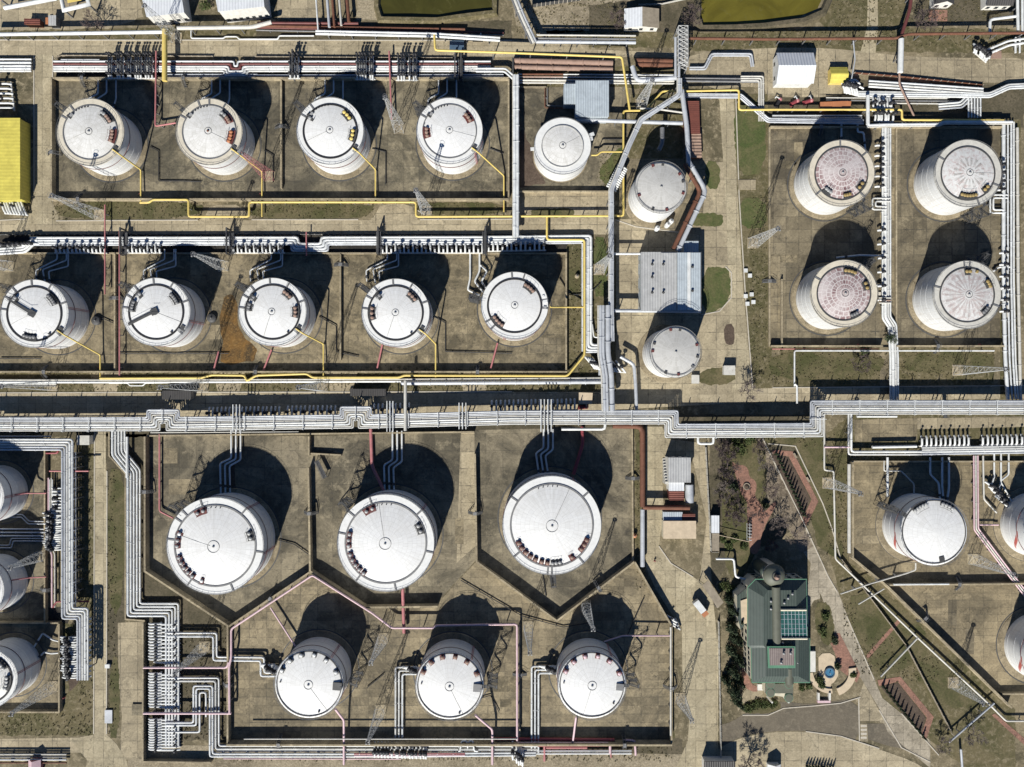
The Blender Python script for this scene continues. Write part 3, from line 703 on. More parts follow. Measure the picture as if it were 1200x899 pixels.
# gravel, bare earth and strips of painted shade
for p, m in [
    ([(598,-20),(690,-20),(735,-6),(745,20),(720,36),(640,40),(605,30)], 'gravel'),
    ([(-20,-20),(160,-20),(168,20),(120,36),(-20,36)], 'apron'),
    ([(325,-20),(372,-20),(372,22),(325,22)], 'apron'),
    ([(418,-20),(440,-20),(442,24),(418,24)], 'gravel'),
    ([(975,-20),(1060,-20),(1066,30),(1055,45),(985,50),(960,25)], 'drygrass'),
    ([(1084,-20),(1210,-20),(1210,26),(1068,26),(1072,0)], 'scrub'),
    ([(805,32),(1210,34),(1210,62),(805,60)], 'drygrass'),
    ([(640,36),(820,34),(820,56),(640,56)], 'drygrass'),
    ([(300,28),(600,24),(600,48),(300,48)], 'scrub'),
    ([(0,36),(300,30),(300,48),(0,48)], 'drygrass'),
    ([(690,6),(830,-10),(830,38),(690,38)], 'scrub'),
    ([(860,110),(900,110),(905,460),(884,460),(872,340),(864,228)], 'drygrass'),
    ([(740,110),(800,110),(800,190),(735,230)], 'drygrass'),
    ([(915,408),(1165,408),(1165,452),(905,455)], 'drygrass'),
    ([(-10,486),(960,486),(960,512),(-10,512)], 'scrub'),
    ([(840,508),(995,508),(995,660),(960,600),(900,640),(840,640)], 'scrub'),
    ([(968,640),(1030,684),(1190,832),(1190,899),(1130,899),(1040,830),(985,700)], 'drygrass'),
    ([(832,500),(858,500),(862,640),(836,690),(832,640)], 'scrub'),
    ([(890,505),(962,500),(990,660),(958,640),(934,525),(900,520)], 'grass'),
    ([(-10,730),(75,730),(105,735),(110,862),(-10,862)], 'drygrass'),
    ([(92,508),(111,508),(111,862),(70,862),(92,700)], 'drygrass'),
    ([(124,508),(172,508),(172,640),(262,720),(262,745),(215,745),(148,718),(124,860)], 'scrub'),
    ([(170,728),(268,728),(268,868),(170,868)], 'scrub'),
    ([(744,500),(757,500),(757,690),(790,735),(790,872),(783,872),(783,730),(744,660)], 'drygrass'),
    ([(968,508),(997,486),(1210,486),(1210,540),(997,540),(994,660),(975,650)], 'drygrass'),
    ([(250,866),(800,866),(800,892),(250,892)], 'scrub'),
    ([(66,84),(596,84),(596,96),(66,96)], 'oil'), ([(-10,272),(692,272),(692,300),(-10,300)], 'oil'),  # dark strips, the shade of bund wall and valve rack put into colour
    ([(-10,424),(720,424),(720,462),(-10,462)], 'drygrass'),
    ([(602,78),(800,78),(800,104),(602,104)], 'drygrass'),
    ([(960,92),(1200,100),(1200,150),(900,150),(900,118)], 'scrub'),
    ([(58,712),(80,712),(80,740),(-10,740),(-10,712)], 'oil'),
    ([(664,280),(722,280),(722,450),(664,450)], 'drygrass'),
]: sheet('ground_patch', ragged(p, 1.2), m, .012)
# roads and lanes
sheet('road', [(-15,47.5),(690,48),(690,58),(800,62),(800,68),(690,66),(640,67),(-15,66.5)], 'road', .03)
sheet('road', smooth_poly([(803,62),(900,56),(960,56),(1010,60),(1060,66),(1120,68),(1215,68),(1215,97),(1130,97),(1060,91),(1000,86),(990,100),(985,114),(900,114),(895,102),(860,102),(835,106),(803,84)]), 'apron', .03)
sheet('road', [(1017,-20),(1028,-20),(1029,32),(1026,62),(1008,62),(1016,32)], 'road_tall', .034)
sheet('road', [(40,64),(62,64),(62,238),(72,262),(18,264),(36,246),(40,225)], 'road_tall', .034)
sheet('road', [(-15,259),(740,257),(740,275),(-15,274.5)], 'road', .03)
for p in ([(432,259),(440,252),(446,239),(482,239),(486,252),(492,259)], [(230,260),(242,252),(246,240),(286,240),(290,260)], [(602,226),(720,226),(720,260),(602,260)]):
    sheet('road', smooth_poly(p) if len(p) > 4 else p, 'apron', .036)
sheet('road', [(-15,461),(600,459.5),(760,459),(905,455),(1215,452),(1215,467),(905,470),(600,487),(-15,489)], 'road', .03)
sheet('road', [(836,106),(860,106),(864,230),(871,340),(881,457),(858,457),(854,340),(850,230),(843,118)], 'road_tall', .04)
sheet('road', [(722,266),(745,262),(822,276),(828,190),(862,190),(874,400),(872,462),(755,463),(722,463)], 'apron', .034)
sheet('road', [(735,186),(830,186),(826,276),(745,266),(738,250)], 'yard_warm', .03)
for x in (124, 268, 400, 556): sheet('road', [(x-22,425),(x+22,425),(x+12,462),(x-12,462)], 'apron', .026)
sheet('road', [(111.5,506),(124,506),(124,551),(125.5,552),(125,861),(136,871),(148,890),(152,905),(96,905),(104,893),(82,866),(110,861)], 'road_tall', .034)
sheet('road', [(-15,866),(112,864),(112,882),(-15,882)], 'road', .03)
sheet('road', [(138,730),(170,728),(170,890),(140,890),(143,840),(139,800)], 'apron', .032)
sheet('road', [(150,872),(800,884),(800,905),(150,905)], 'gravel', .03)
sheet('road', [(757,500),(776,500),(782,514),(812,518),(812,536),(776,560),(778,600),(772,640),(790,665),(812,676),(834,690),(842,760),(841,870),(846,905),(790,905),(806,868),(808,838),(800,818),(799,735),(786,718),(768,690),(757,665)], 'road_tall', .034)
sheet('road', [(812,518),(828,520),(832,645),(834,690),(820,680),(828,610),(812,540)], 'apron', .032)
sheet('road', smooth_poly([(838,905),(838,880),(862,866),(900,858),(945,857),(990,864),(1030,878),(1070,892),(1090,905)]), 'road', .04)
sheet('asphalt', smooth_poly([(842,850),(858,846),(872,836),(900,824),(920,822),(950,826),(1008,817),(1008,868),(985,862),(945,856),(900,857),(866,864),(844,876)]), 'asphalt', .03)
sheet('asphalt', [(1016,848),(1042,848),(1062,878),(1040,874),(1016,866)], 'asphalt', .03)
sheet('path', ragged([(880,516),(892,512),(940,611),(953,640),(938,648),(925,622),(905,600)], 1.5), 'shade_mottled_dirt', .055)  # dirt strip whose mottled colour stands in for bare-tree shadow
sheet('path', [(880,516),(893,512),(941,611),(970,676),(982,693),(993,722),(1024,795),(1034,818),(1056,836),(1090,868),(1090,900),(1062,877),(1040,858),(1030,830),(1012,800),(985,758),(962,697),(948,680),(950,660),(925,622),(905,600)], 'pale_walk', .05)
sheet('path', [(1006,818),(1012,800),(1030,832),(1042,852),(1030,845),(1008,845)], 'apron', .045)
sheet('path', smooth_poly([(944,668),(965,700),(950,705),(948,730),(944,750)]), 'pale_walk', .042)
sheet('crosswalk', [(1008,848),(1016,848),(1017,869),(1009,869)], 'apron', .05)
for k in range(4): sheet('road_marking', rect(1008.6, 849.5+k*4.6, 1015.6, 852+k*4.6), 'kerb', .06)
# bund yards
Y_ = [(rect(64,95,331,235), 'yard'), (rect(331,95,597,235), 'yard'), (rect(606,102,735,226), 'yard_d'),
      (rect(-15,298,137,436), 'yard_b'), (rect(137,298,399,436), 'yard_b'), (rect(399,298,664,436), 'yard_b'),
      (rect(900,151,1031,406), 'yard_c'), (rect(1048,151,1172,406), 'yard_c'),
      ([(174,511),(364,511),(366,667),(272,731),(174,668)], 'yard_d'), ([(364,511),(556,506),(559,655),(512,706),(430,708),(366,667)], 'yard_d'),
      ([(556,504),(740,500),(742,655),(652,724),(559,655)], 'yard_d'),
      ([(270,735),(366,668),(430,710),(512,708),(559,657),(652,726),(742,657),(785,730),(785,867),(270,867)], 'yard_warm'),
      ([(996,541),(1215,541),(1215,683),(1036,684),(996,652)], 'yard_g'), ([(1036,686),(1215,685),(1215,812),(1170,812)], 'yard_g'),
      (rect(-15,526,56,730), 'yard'), (rect(-15,728,73,832), 'yard_warm')]
for p, m in Y_: sheet('concrete_yard', p, m, .05)
sheet('lane', rect(1031,151,1048,468), 'yard_warm', .045); sheet('lane', rect(1172,140,1196,468), 'drygrass', .046)
sheet('lane', [(540,505),(556,505),(557,640),(535,660)], 'apron', .062)
sheet('lane', [(1000,492),(1075,490),(1075,516),(1002,518)], 'yard_warm', .045)
sheet('lane', [(1075,490),(1215,488),(1215,500),(1075,503)], 'apron', .045)
sheet('oil_stain', smooth_poly(ragged([(262,348),(272,344),(279,362),(280,384),(288,398),(302,410),(298,424),(270,428),(258,424),(262,400),(257,372)], 2)), 'oilstain', .075)
for p in ([(268,545),(276,543),(276,640),(266,640)], [(88,740),(96,738),(92,800),(80,812)], [(612,150),(640,215),(600,222),(606,160)]): sheet('oil_stain', smooth_poly(ragged(p, 1.5)), 'soil', .074)
# patched slabs and later pours on the yard floors
_rs = random.Random(11)
for (x0, y0, x1, y1), ms, n in [((68,98,590,232),('yard','yard_d','yard_c'),9),((2,300,660,432),('yard_b','yard_e','yard_c'),11),((905,154,1168,400),('yard_c','yard_b','yard'),9),((178,514,360,655),('yard_d','yard','yard_e'),4),((368,514,552,650),('yard_e','yard_d'),4),((562,512,735,645),('yard_e','yard'),4),((276,745,775,862),('yard_e','yard_g','yard_b'),10),((1000,545,1210,675),('yard_g','yard_e'),4),((1100,690,1205,770),('yard_g','yard_c'),3)]:
    for _ in range(n):
        w_, h_ = _rs.choice(((18,9),(9,18),(27,9),(18,18),(36,18),(10,30))); x = _rs.uniform(x0, x1-w_); y = _rs.uniform(y0, y1-h_)
        sheet('concrete_patch', rect(x, y, x+w_, y+h_), _rs.choice(ms), .066)
# lawns and planted strips
for p in [ [(60,236),(240,236),(232,256),(75,259)], [(292,239),(440,238),(436,250),(420,257),(295,257)], [(484,238),(592,237),(592,252),(500,252),(487,248)],
           [(622,245),(670,244),(674,249),(670,255),(622,255)], [(812,250),(847,250),(848,263),(838,266),(806,264)], [(823,313),(850,313),(856,320),(856,349),(843,364),(822,368)],
           [(826,189),(843,189),(844,221),(828,222)], [(859,118),(897,118),(897,205),(863,205)], [(865,232),(897,232),(899,268),(868,268)],
           [(697,205),(722,175),(735,170),(722,225)], [(694,277),(712,279),(712,348),(694,348)], [(665,294),(681,294),(681,345),(665,345)], [(818,434),(862,428),(862,450),(820,452)],
           [(846,512),(895,512),(900,560),(890,640),(862,690),(846,650)], [(983,702),(1040,690),(1100,760),(1050,790),(1024,792)], [(1060,780),(1100,765),(1150,820),(1110,835)],
           [(868,822),(905,816),(918,828),(905,836),(870,836)], [(955,706),(972,705),(980,745),(968,760),(955,735)], [(125,548),(146,552),(148,640),(140,728),(125,700)],
           [(858,795),(864,826),(870,790)], [(898,410),(1040,415),(1030,440),(905,448)], [(1060,412),(1165,412),(1160,430),(1060,440)], [(745,502),(755,502),(755,545),(745,545)],
           [(975,510),(992,500),(994,560),(984,600)], [(130,770),(140,770),(140,865),(126,865)] ]:
    sheet('lawn', ragged(smooth_poly(p), .9, 2.5), 'lawn' if 690 < p[0][0] < 900 and p[0][1] < 400 else 'grass', .066)
sheet('planting_bed', smooth_poly([(848,381),(860,379),(861,402),(856,405),(849,402)]), 'soil', .066)
# garden behind the green-roofed house
GP = [(856,540),(864,545),(872,545),(877,550),(878,559),(885,563),(887,570),(884,582),(892,590),(895,602),(907,587),(911,590),(893,622),(890,648),(880,650),(878,640),(875,600),(876,588),(867,577),(863,560)]
sheet('path', smooth_poly(GP), 'redpave', .08)
sheet('path', [(905,527),(929,529),(959,588),(944,617),(939,611),(951,585),(924,535),(905,532)], 'redpave', .08)
sheet('planting_bed', [(904,533),(924,536),(950,585),(938,609)], 'soil', .078)
sheet('path', [(1028,797),(1055,793),(1094,840),(1085,868),(1079,862),(1086,841),(1052,799),(1030,804)], 'redpave', .08)
sheet('planting_bed', [(1031,804),(1052,800),(1085,841),(1079,862)], 'soil', .078)
sheet('path', [(1014,769),(1052,726),(1055,729),(1017,772)], 'redpave', .08)
sheet('path', [(1162,838),(1166,836),(1215,878),(1210,882)], 'redpave', .08)
sheet('path', [(968,742),(984,742),(1008,790),(1004,800),(985,786),(978,765)], 'redpave', .07)
sheet('path', smooth_poly([(868,780),(876,778),(878,800),(890,806),(886,812),(872,806)]), 'redpave', .07)
sheet('path', smooth_poly([(870,806),(895,806),(893,816),(872,826),(862,836)]), 'apron', .06)
sheet('patio', [(1088,12),(1110,12),(1110,25),(1088,25)], 'redpave', .05)
# ponds with a raised earth bank
sheet('water', [(443,-20),(578,-20),(578,14),(545,18),(510,22),(444,22)], 'pond_b', .04)
sheet('water', [(822,-20),(972,-20),(958,10),(936,20),(890,27),(822,29)], 'pond', .04)
def bank(pts, h, w, mat):
    b = MB(); vs = [W(*p) for p in pts]; path = [(v.x, v.y) for v in vs]
    L, Rr = offset(path, -w), offset(path, w)
    rows = []
    for i in range(len(path)):
        j = random.uniform(.8, 1.2)
        rows += [(*L[i], -.05), ((L[i][0]+path[i][0])/2, (L[i][1]+path[i][1])/2, h*j), ((Rr[i][0]+path[i][0])/2, (Rr[i][1]+path[i][1])/2, h*j), (*Rr[i], -.05)]
    n = len(path)
    b.add(rows, [(i*4+j, i*4+j+1, (i+1)*4+j+1, (i+1)*4+j) for i in range(n-1) for j in range(3)] + [(0,3,2,1), ((n-1)*4,(n-1)*4+1,(n-1)*4+2,(n-1)*4+3)])
    o = b.build('earth_bank', mat); o['kind'] = 'structure'
bank([(443,-20),(442,10),(446,24),(480,25),(512,25),(545,21),(580,16),(581,-20)], 1.6, 1.2, 'drygrass')
bank([(817,-20),(817,24),(821,34),(860,33.5),(893,32),(940,26),(964,15),(980,-20)], 1.5, 1.4, 'scrub')

# ------------------------------------------------------------------ bund walls, kerbs, fences
BW = 'bund walls round the tank yards'
wall('concrete bund wall along the shared pond side of the upper four tanks', [(64,94.5),(597,94.5)], 2.2, .45, BW)
wall('concrete bund wall facing the narrow lane at the yellow hall end of the upper four tanks', [(65,95),(65,235.5)], 2.4, .45, BW)
wall('long concrete bund wall between the upper four tanks and the yellow pipe on grass', [(64,235.5),(596,235.5)], 2.5, .45, BW)
wall('low dividing wall between the second and third of the upper four tanks', [(331,96),(331,222)], 1.6, .4, BW)
wall('bund wall beside the white pipe bridge, closing the upper four tanks', [(596,95),(596,235)], 2.2, .45, BW)
wall('bund wall between the middle row of tanks and the valve rack', [(-15,297.5),(664,297.5)], 1.2, .4, BW)
wall('long bund wall between the middle row of tanks and the yellow line by the road', [(-15,436),(664,436)], 2.3, .45, BW)
wall('dividing wall with rusty edges between the first two middle row tanks', [(137,298),(137,434)], 1.5, .4, BW)
wall('dividing wall between the third and fourth middle row tanks', [(400,299),(400,422)], 1.5, .4, BW)
wall('bund wall at the grass end of the middle row beside the yellow riser', [(663,297),(663,436)], 2.0, .45, BW)
wall('low wall of the small yard around the bare white tank', [(607,225),(607,103),(640,103)], .8, .35, BW)
wall('bund wall below the small yard with the bare white tank', [(606,226),(722,226)], 1.8, .4, BW)
wall('bund wall on the pond side of the four worn-roofed tanks', [(901,150.5),(1172,150.5)], 1.6, .45, BW)
wall('bund wall on the grass side of the four worn-roofed tanks', [(901,150),(901,406)], .9, .4, BW)
wall('inner wall of the lower rusted tank beside the pale strip', [(914.5,328),(914.5,405)], 1.6, .4, BW)
sheet('lane', rect(902,300,914,405), 'yard_e', .07)
wall('bund wall along the road under the four worn-roofed tanks', [(901,406),(1031,406)], 2.2, .45, BW)
wall('short bund wall below the streaked-roof tank of the corner block', [(1048,406),(1172,406)], 2.2, .45, BW)
wall('thin wall beside the vertical white pipes inside the four-tank block', [(1049,151),(1049,406)], .9, .4, BW)
wall('bund wall under the long rack along the first two largest tanks', [(174,510.5),(556,506)], 1.5, .45, BW)
wall('bund wall bending round the outer side of the first largest tank', [(174.5,511),(174.5,667),(272,731)], 3.0, .5, BW)
wall('wall between the first and second largest tanks ending in a slant', [(364,511),(364,533)], 2.4, .45, BW)
wall('short return wall between the first two largest tanks', [(364,531),(401,533)], 1.6, .4, BW)
wall('dividing wall from the gap to the slanting corner below the two largest tanks', [(364,547),(366,667),(430,709),(514,708)], 3.0, .5, BW)
wall('slanting wall running from the corner by the pink pipe up to the second yard', [(272,731),(366,668)], 3.0, .5, BW)
wall('V-shaped bund wall below the last of the three largest tanks', [(557,531),(559,656),(652,724.5),(742,656)], 3.0, .5, BW)
wall('bund wall on the rusty pipe side of the last largest tank', [(740,502),(741,656)], 1.4, .45, BW)
wall('slanting bund wall from the rusty pipe down to the lowest yard', [(742,656),(784,729)], 3.4, .5, BW)
wall('long bund wall in front of the lowest row of tanks', [(270,867.5),(785,867.5)], 3.6, .5, BW)
wall('bund wall between the concrete lane and the last of the lowest tanks', [(785,730),(785,867)], 2.8, .5, BW)
wall('bund wall between the pipe manifold and the first of the lowest tanks', [(270,731),(270,867)], 2.6, .5, BW)
wall('low dividing wall with a pink pipe between the lowest middle and end tanks', [(609,731),(609,866)], .9, .35, BW)
wall('bund wall above the flame-marked tanks under the valve row', [(996,540.5),(1215,540.5)], 1.3, .4, BW)
wall('bund wall between garden and flame-marked tanks, turning down the slope', [(995.5,541),(995.5,652),(1036,685),(1180,826)], 2.6, .45, BW)
wall('pale wall between the upper and lower flame-marked tank yards', [(1037,684),(1215,682)], 2.2, .4, BW)
wall('pale wall closing the lower flame-marked tank yard', [(1171,811),(1215,811)], 1.8, .4, BW)
wall('wall between the cropped edge tanks and the blue pipe rack', [(56,526),(56,730)], 1.8, .4, BW)
wall('cross wall between the middle and lowest cropped edge tanks', [(-15,728),(73,728)], 2.2, .4, BW)
wall('corner wall under the lowest cropped edge tank', [(73,729),(73,832),(-15,832)], 1.9, .4, BW)
wall('retaining wall around the pipe manifold beside the concrete strip', [(171,728),(171,889),(250,890)], 2.2, .4, BW)
wall('dark retaining wall along the bent bundle of five pipes', [(129,506),(129,534),(148,555),(148,725),(171,727)], .7, .35, BW)
FN = 'boundary fences and kerbs'
def fence(label, pts, h=1.8, mat='white2', gap=8):
    vs = [W(*p) for p in pts]; root = thing('fence', label, 'fence', (vs[0].x, vs[0].y, 0), FN)
    b = MB()
    for a, c in zip(vs, vs[1:]):
        L = (c-a).length; rz = math.atan2(c.y-a.y, c.x-a.x); m = (a+c)/2
        b.box((m.x, m.y, .15), (L, .06, h-.15), rz)
    b.build('panel', mat, root)
    for a, c in zip(vs, vs[1:]):
        n = max(1, int((c-a).length/(gap*S)))
        for k in range(n+1):
            q = a.lerp(c, k/n); MB().box((q.x, q.y, 0), (.16,.16,h+.15)).build('post', 'kerb', root)
    return root
fence('white panel fence along the garden side of the plant sheds', [(826,524),(832,640),(832,646),(840,646)])
fence('white panel fence between the concrete lane and the dark conifers', [(841,727),(844,895)])
fence('thin dark fence along the top road above the upper pipe rack', [(66,70),(72,66),(250,67)], 1.0, 'wood')
fence('low fence between the top road and the third and fourth upper tanks', [(300,67.5),(530,69)], 1.0, 'wood')
fence('dark rail along the middle road beside the valve rack', [(-15,275.5),(690,275)], .9, 'steel')
fence('thin fence on the garden slope beside the white pipe', [(985,655),(1060,755),(1115,860)], 1.4, 'wood')
fence('low mesh fence at the road end of the top lane', [(1000,86.5),(1060,91.5),(1150,101)], 1.2, 'rust')
fence('fence along the road beside the brick tank yard', [(1050,455),(1160,453)], 1.0, 'steel')
def kerb(label, pts, w=.35, h=.14):
    vs = [W(*p) for p in pts]; b = MB()
    path = [(v.x, v.y) for v in vs]; L, Rr = offset(path, w/2), offset(path, -w/2); n = len(path); vv = []
    for i in range(n): vv += [(*L[i],0),(*Rr[i],0),(*Rr[i],h+.05),(*L[i],h+.05)]
    fs = [(i*4+j, i*4+(j+1)%4, (i+1)*4+(j+1)%4, (i+1)*4+j) for i in range(n-1) for j in range(4)] + [(3,2,1,0), tuple((n-1)*4+j for j in range(4))]
    b.add(vv, fs); o = b.build('kerb', 'kerb'); o['kind'] = 'structure'; return o
for p in ([(892.7,512),(941,611),(970,675),(981,694)], [(992,722),(1024,796)], [(1056,836),(1100,885)], [(66,259),(232,258)], [(295,257.6),(420,257.6)], [(488,246),(500,253)],
          [(822,369),(843,365),(857,349),(857,320),(850,312.5)], [(722,258),(745,266),(800,273)], [(862,110),(866,230),(873,340),(882,456)], [(1006,818),(1007,868)], [(1030,832),(1056,876),(1090,893)],
          [(870,838),(900,838),(918,830),(955,827),(985,824),(1008,817)], [(772,640),(786,660),(812,676)], [(900,520),(932,523),(964,590),(975,620),(985,655),(1000,676)], [(125.6,552),(125,860)], [(111,506),(110,860)],
          [(-15,47),(195,47.3)],[(210,47.3),(600,47.6)],[(-15,259),(30,257)],[(492,257.5),(600,257)],[(62,66),(62,236)],[(40,66),(40,225)], [(-15,460.5),(600,459)], [(905,454.6),(1215,451.6)],[(470,487),(600,486)], [(944,857),(985,862.6),(1030,877)]):
    kerb('', p)
# ------------------------------------------------------------------ pipe racks
G1_ = 'pipe racks'
CRp = [(-60,498),(180.5,497.5),(180.5,488.5),(202,488.5),(202,497.5),(407,494.5),(407,485),(427,485),(427,494.5),(600,490),(786.5,489.5),(786.5,505.5),(958,504.5),(958,478),(1215,478)]
bundle('long white pipe rack with square loops crossing the whole site beside the road', CRp,
       [(-8,.3,'silver'),(-6,.25,'silver'),(-4.2,.22,'silver'),(-2.2,.26,'white2'),(.2,.4,'white',.1),(2.9,.34,'white'),(5.2,.22,'white2'),(7,.22,'white')], 5.5, 30, ties='white')
bundle('thin silver side rack hugging the lower edge of the long white rack near the garden', [(796,511.5),(948,510.5)], [(-.8,.22,'white2'),(1.2,.2,'white')], 3.6, 40)
bundle('white rack with two square loops above the upper four tanks', [(63,79.5),(267,79.5),(267,85),(286,85),(286,79.5),(305,79.5),(575,79.5)],
       [(-7.5,.34,'white'),(-4.2,.55,'maroon',-.2),(-1.2,.4,'white'),(1.3,.42,'white'),(3.8,.38,'white')], 1.5, 26)
bundle('pair of pipes in the shade under the upper rack', [(196,89),(300,89),(300,90),(590,89)], [(-1.4,.35,'silver'),(1.4,.3,'silver')], 1.0, 30)
pipe('short white pipe above the red rack pipe by the yellow hall lane', [(72,70.5),(117,70.5)], .4, 'white', 1.2)
bundle('stub of a four-pipe white rack cut by the edge above the yellow hall', [(-15,78),(37,78)], [(-8.5,.32,'white'),(-4.5,.4,'white'),(-.5,.5,'white'),(2.6,.55,'white'),(5.2,.4,'white')], 1.2, 24)
bundle('white rack with toothed valve row above the middle tanks, turning down by the grass', [(36,283.5),(345,283),(345,290.5),(381,290.5),(381,283),(560,282.5),(686,281),(688,281),(688,409),(706,409),(706,440)],
       [(-4.6,.5,'white'),(-1.6,.52,'white'),(1.3,.5,'white'),(3.6,.34,'silver')], 1.5, 30)
bundle('slanting white pipe ends where the middle rack meets its edge valves', [(36,283.5),(28,291),(-15,294)], [(-4.6,.45,'white'),(-1.6,.45,'white'),(1.3,.45,'white')], 1.3, 30)
bundle('thick pale pipes along the road verge below the middle tanks', [(-15,446.5),(130,446.5),(470,445.5),(716,444)], [(-1.2,.3,'white2'),(1.4,.42,'white')], 1.2, 34)
bundle('thick pale grey pipe entering the bridge crossing from the verge', [(470,449),(716,447.5)], [(0,.75,'silver')], 1.4, 40)
bundle('white pipe bridge running down between the upper tanks and the small yard', [(604.5,88),(604.5,278)], [(-2,.55,'white'),(1.4,.62,'white'),(3.4,.2,'white2')], 4.5, 28)
bundle('silver and white bridge dropping from the lattice arch to the crossing', [(796,92),(796,111),(751,140),(737,170),(716,222),(716,362),(717,400)], [(-2.4,.3,'silver'),(0,.55,'silver'),(2.2,.28,'white2')], 6.5, 26)
bundle('broad ducts stepping down into the long rack at the crossing', [(711,358),(711,415),(715,440),(716,482)], [(-1.5,.9,'silver'),(4,.5,'silver'),(7.2,.6,'silver'),(10,.3,'white2')], 7, 30)
pipe('white duct slanting from the lattice arch toward the pale blue pump house', [(741,78,5),(746,95,5.2),(795,91,5.4)], .85, 'silver', 5.4)
pipe('long pale duct crossing from the pump house to the conveyor posts', [(675,140.5),(800,144.5)], .7, 'silver', 4.5)
pipe('vertical grey duct between arch and conveyor', [(799,106),(805,150),(807,192)], .85, 'silver', 5)
bundle('slanting conveyor bridge of rusty and silver ducts above the warehouse', [(806,190),(826,224),(793,294)], [(-1.2,.85,'silver'),(4.6,.75,'rust')], 5.5, 24)
pipe('white pipe from the bridge to the warehouse corner', [(717,297.5),(754,297.5)], .4, 'white', 4)
pipe('silver pipe along the lower eave of the grey warehouse', [(712,364),(770,364.5),(821,365)], .6, 'silver', 4.5)
bundle('white pipes standing between the two columns of worn-roofed tanks', [(1039,150),(1039,372),(1046,382),(1048,420),(1048,470)], [(-4.4,.3,'white'),(-1.8,.36,'white'),(1.4,.55,'white'),(4.6,.36,'white')], 1.4, 26)
bundle('tall column of white pipes at the outer edge of the four-tank block', [(1182,143),(1182,330),(1184,420),(1187,468)], [(-6,.3,'white'),(-3,.34,'white'),(1,.3,'white'),(6,.6,'white')], 1.5, 26)
for k, (x, y0, y1) in enumerate([(1029,232,258),(1167,228,262)]):
    bundle(['square expansion loop beside the upper rusted tank','square expansion loop beside the rayed-roof tank'][k], [(x+14,y0+2),(x-5,y0+2),(x-5,y1-14),(x+10,y1-14)], [(-2,.3,'white'),(1.6,.3,'white')], 1.8, 30)
bundle('rows of white pipes by the top lane above the four-tank block', [(1018,97),(1152,106)], [(-2.2,.35,'white'),(1.2,.4,'white'),(4.4,.36,'white')], 1.5, 26)
bundle('white pipes jogging past the top lane to the edge', [(1005,110),(1160,111.5),(1182,101.5),(1215,100)], [(-2.4,.34,'white'),(0,.4,'white'),(2.4,.34,'white')], 1.5, 26)
bundle('thin shaded pipes along the verge under the top lane', [(968,116),(1110,117)], [(-1.5,.2,'white2'),(1.5,.25,'steel')], 1.2, 30)
pipe('upright white pipe square at the start of the top lane pipes', [(1017,112),(1017,146)], .65, 'white', 3)
bundle('fan of short white pipes dropping to the tank yard from the top lane', [(1140,114),(1140,138)], [(-9,.28,'white'),(-5.5,.28,'white'),(-2,.28,'white'),(1.5,.28,'white'),(5,.28,'white')], 1.6, 40)
bundle('long white pipe pair over the bund wall of the four-tank block', [(1016,147),(1040,146),(1100,145.5),(1106,143),(1186,143)], [(0,.5,'white'),(2.2,.26,'white2')], 2.6, 36)
bundle('grey shaded pipes arriving above the upper rusted tank', [(800,113),(815,112),(900,141),(1012,143)] if False else [(800,112),(868,112.5),(900,141),(1012,143)], [(-2,.34,'silver'),(0,.3,'silver'),(2,.34,'silver')], 1.4, 40)
pipe('thick white duct crossing the top lane', [(1056,46),(1055,85)], .95, 'white', 5)
pipe('thin pale red pipe bending down from the white duct', [(1054,86,4.5),(1054,99,3.5),(1071,136,1.5)], .35, 'rustpale')
pipe('long rusty pipe on posts above the top lane', [(800,45),(900,46),(1050,45),(1064,40),(1215,38.5)], .5, 'rust', 4.5)
pipe('dark rusty pipe coming down from beyond the top lane', [(1070,-20),(1066,12),(1055,46)], .6, 'maroon', 4)
pipe('white pipe cluster feeding in from the far corner', [(1192,-20),(1193,36)], .5, 'white', 4); pipe('second white feed pipe in the far corner', [(1198,-20),(1198,40)], .45, 'white', 4.3)
pipe('white elbow pipe near the far corner houses', [(1160,38,3),(1160,23,3),(1192,19,3.6)], .5, 'white')
bundle('white bent pipes in the pump yard beyond the top lane', [(1156,68),(1158,60),(1182,50),(1210,46)], [(-2,.42,'white'),(3,.42,'white')], 1.6, 26)
bundle('white pump yard pipes near the edge beyond the top lane', [(1192,44),(1192,62)], [(-3,.3,'white'),(2,.35,'white')], 1.4, 30)
pipe('long white pipe on posts along the top road, first stretch', [(-15,40.5),(193,37.5)], .65, 'white', 4.5)
pipe('long pale pipe along the top road, stretch past the blue-roofed halls', [(208,33),(296,32),(318,26)], .7, 'white2', 4.5)
bundle('double white pipe along the top road below the dark pond', [(370,38),(508,41),(586,46)], [(-1.6,.4,'white'),(1.6,.45,'white')], 3, 26)
pipe('thin white pipe on the verge opposite the third upper tank', [(224,36),(224,45),(262,45),(264,43),(278,43),(280,46),(326,46),(327,42),(368,42)], .25, 'white', .8)
for k, (x0, y0, x1, y1, m) in enumerate([(302,30.5,545,34.5,'rust'),(302,27,420,27.5,'maroon')]): pipe(['long rusty pipe on the bank of the dark pond','short maroon pipe on the pond bank'][k], [(x0,y0),(x1,y1)], .5, m, 1.5)
for k, (x, m, r, y) in enumerate([(373,'white',.3,38),(386,'silver',.5,32),(392,'rust',.45,32),(400,'white2',.4,30),(409,'rust',.6,26)]):
    pipe(['thin white','thick silver','rusty','pale','wide rusty'][k]+' pipe coming down beside the dark pond', [(x-4,-20),(x,y)], r, m, 3, posts=20)
bundle('thick pale red pipes by the pump house', [(602,74),(718,77)], [(-3,1.0,'rustpale'),(1.6,.35,'rustpale'),(4.5,.85,'rustpale')], 2.2, 30)
bundle('thick rusty pipes under the lattice arch', [(745,71),(788,72)], [(0,.9,'rust'),(4.5,.8,'rust')], 2, 20)
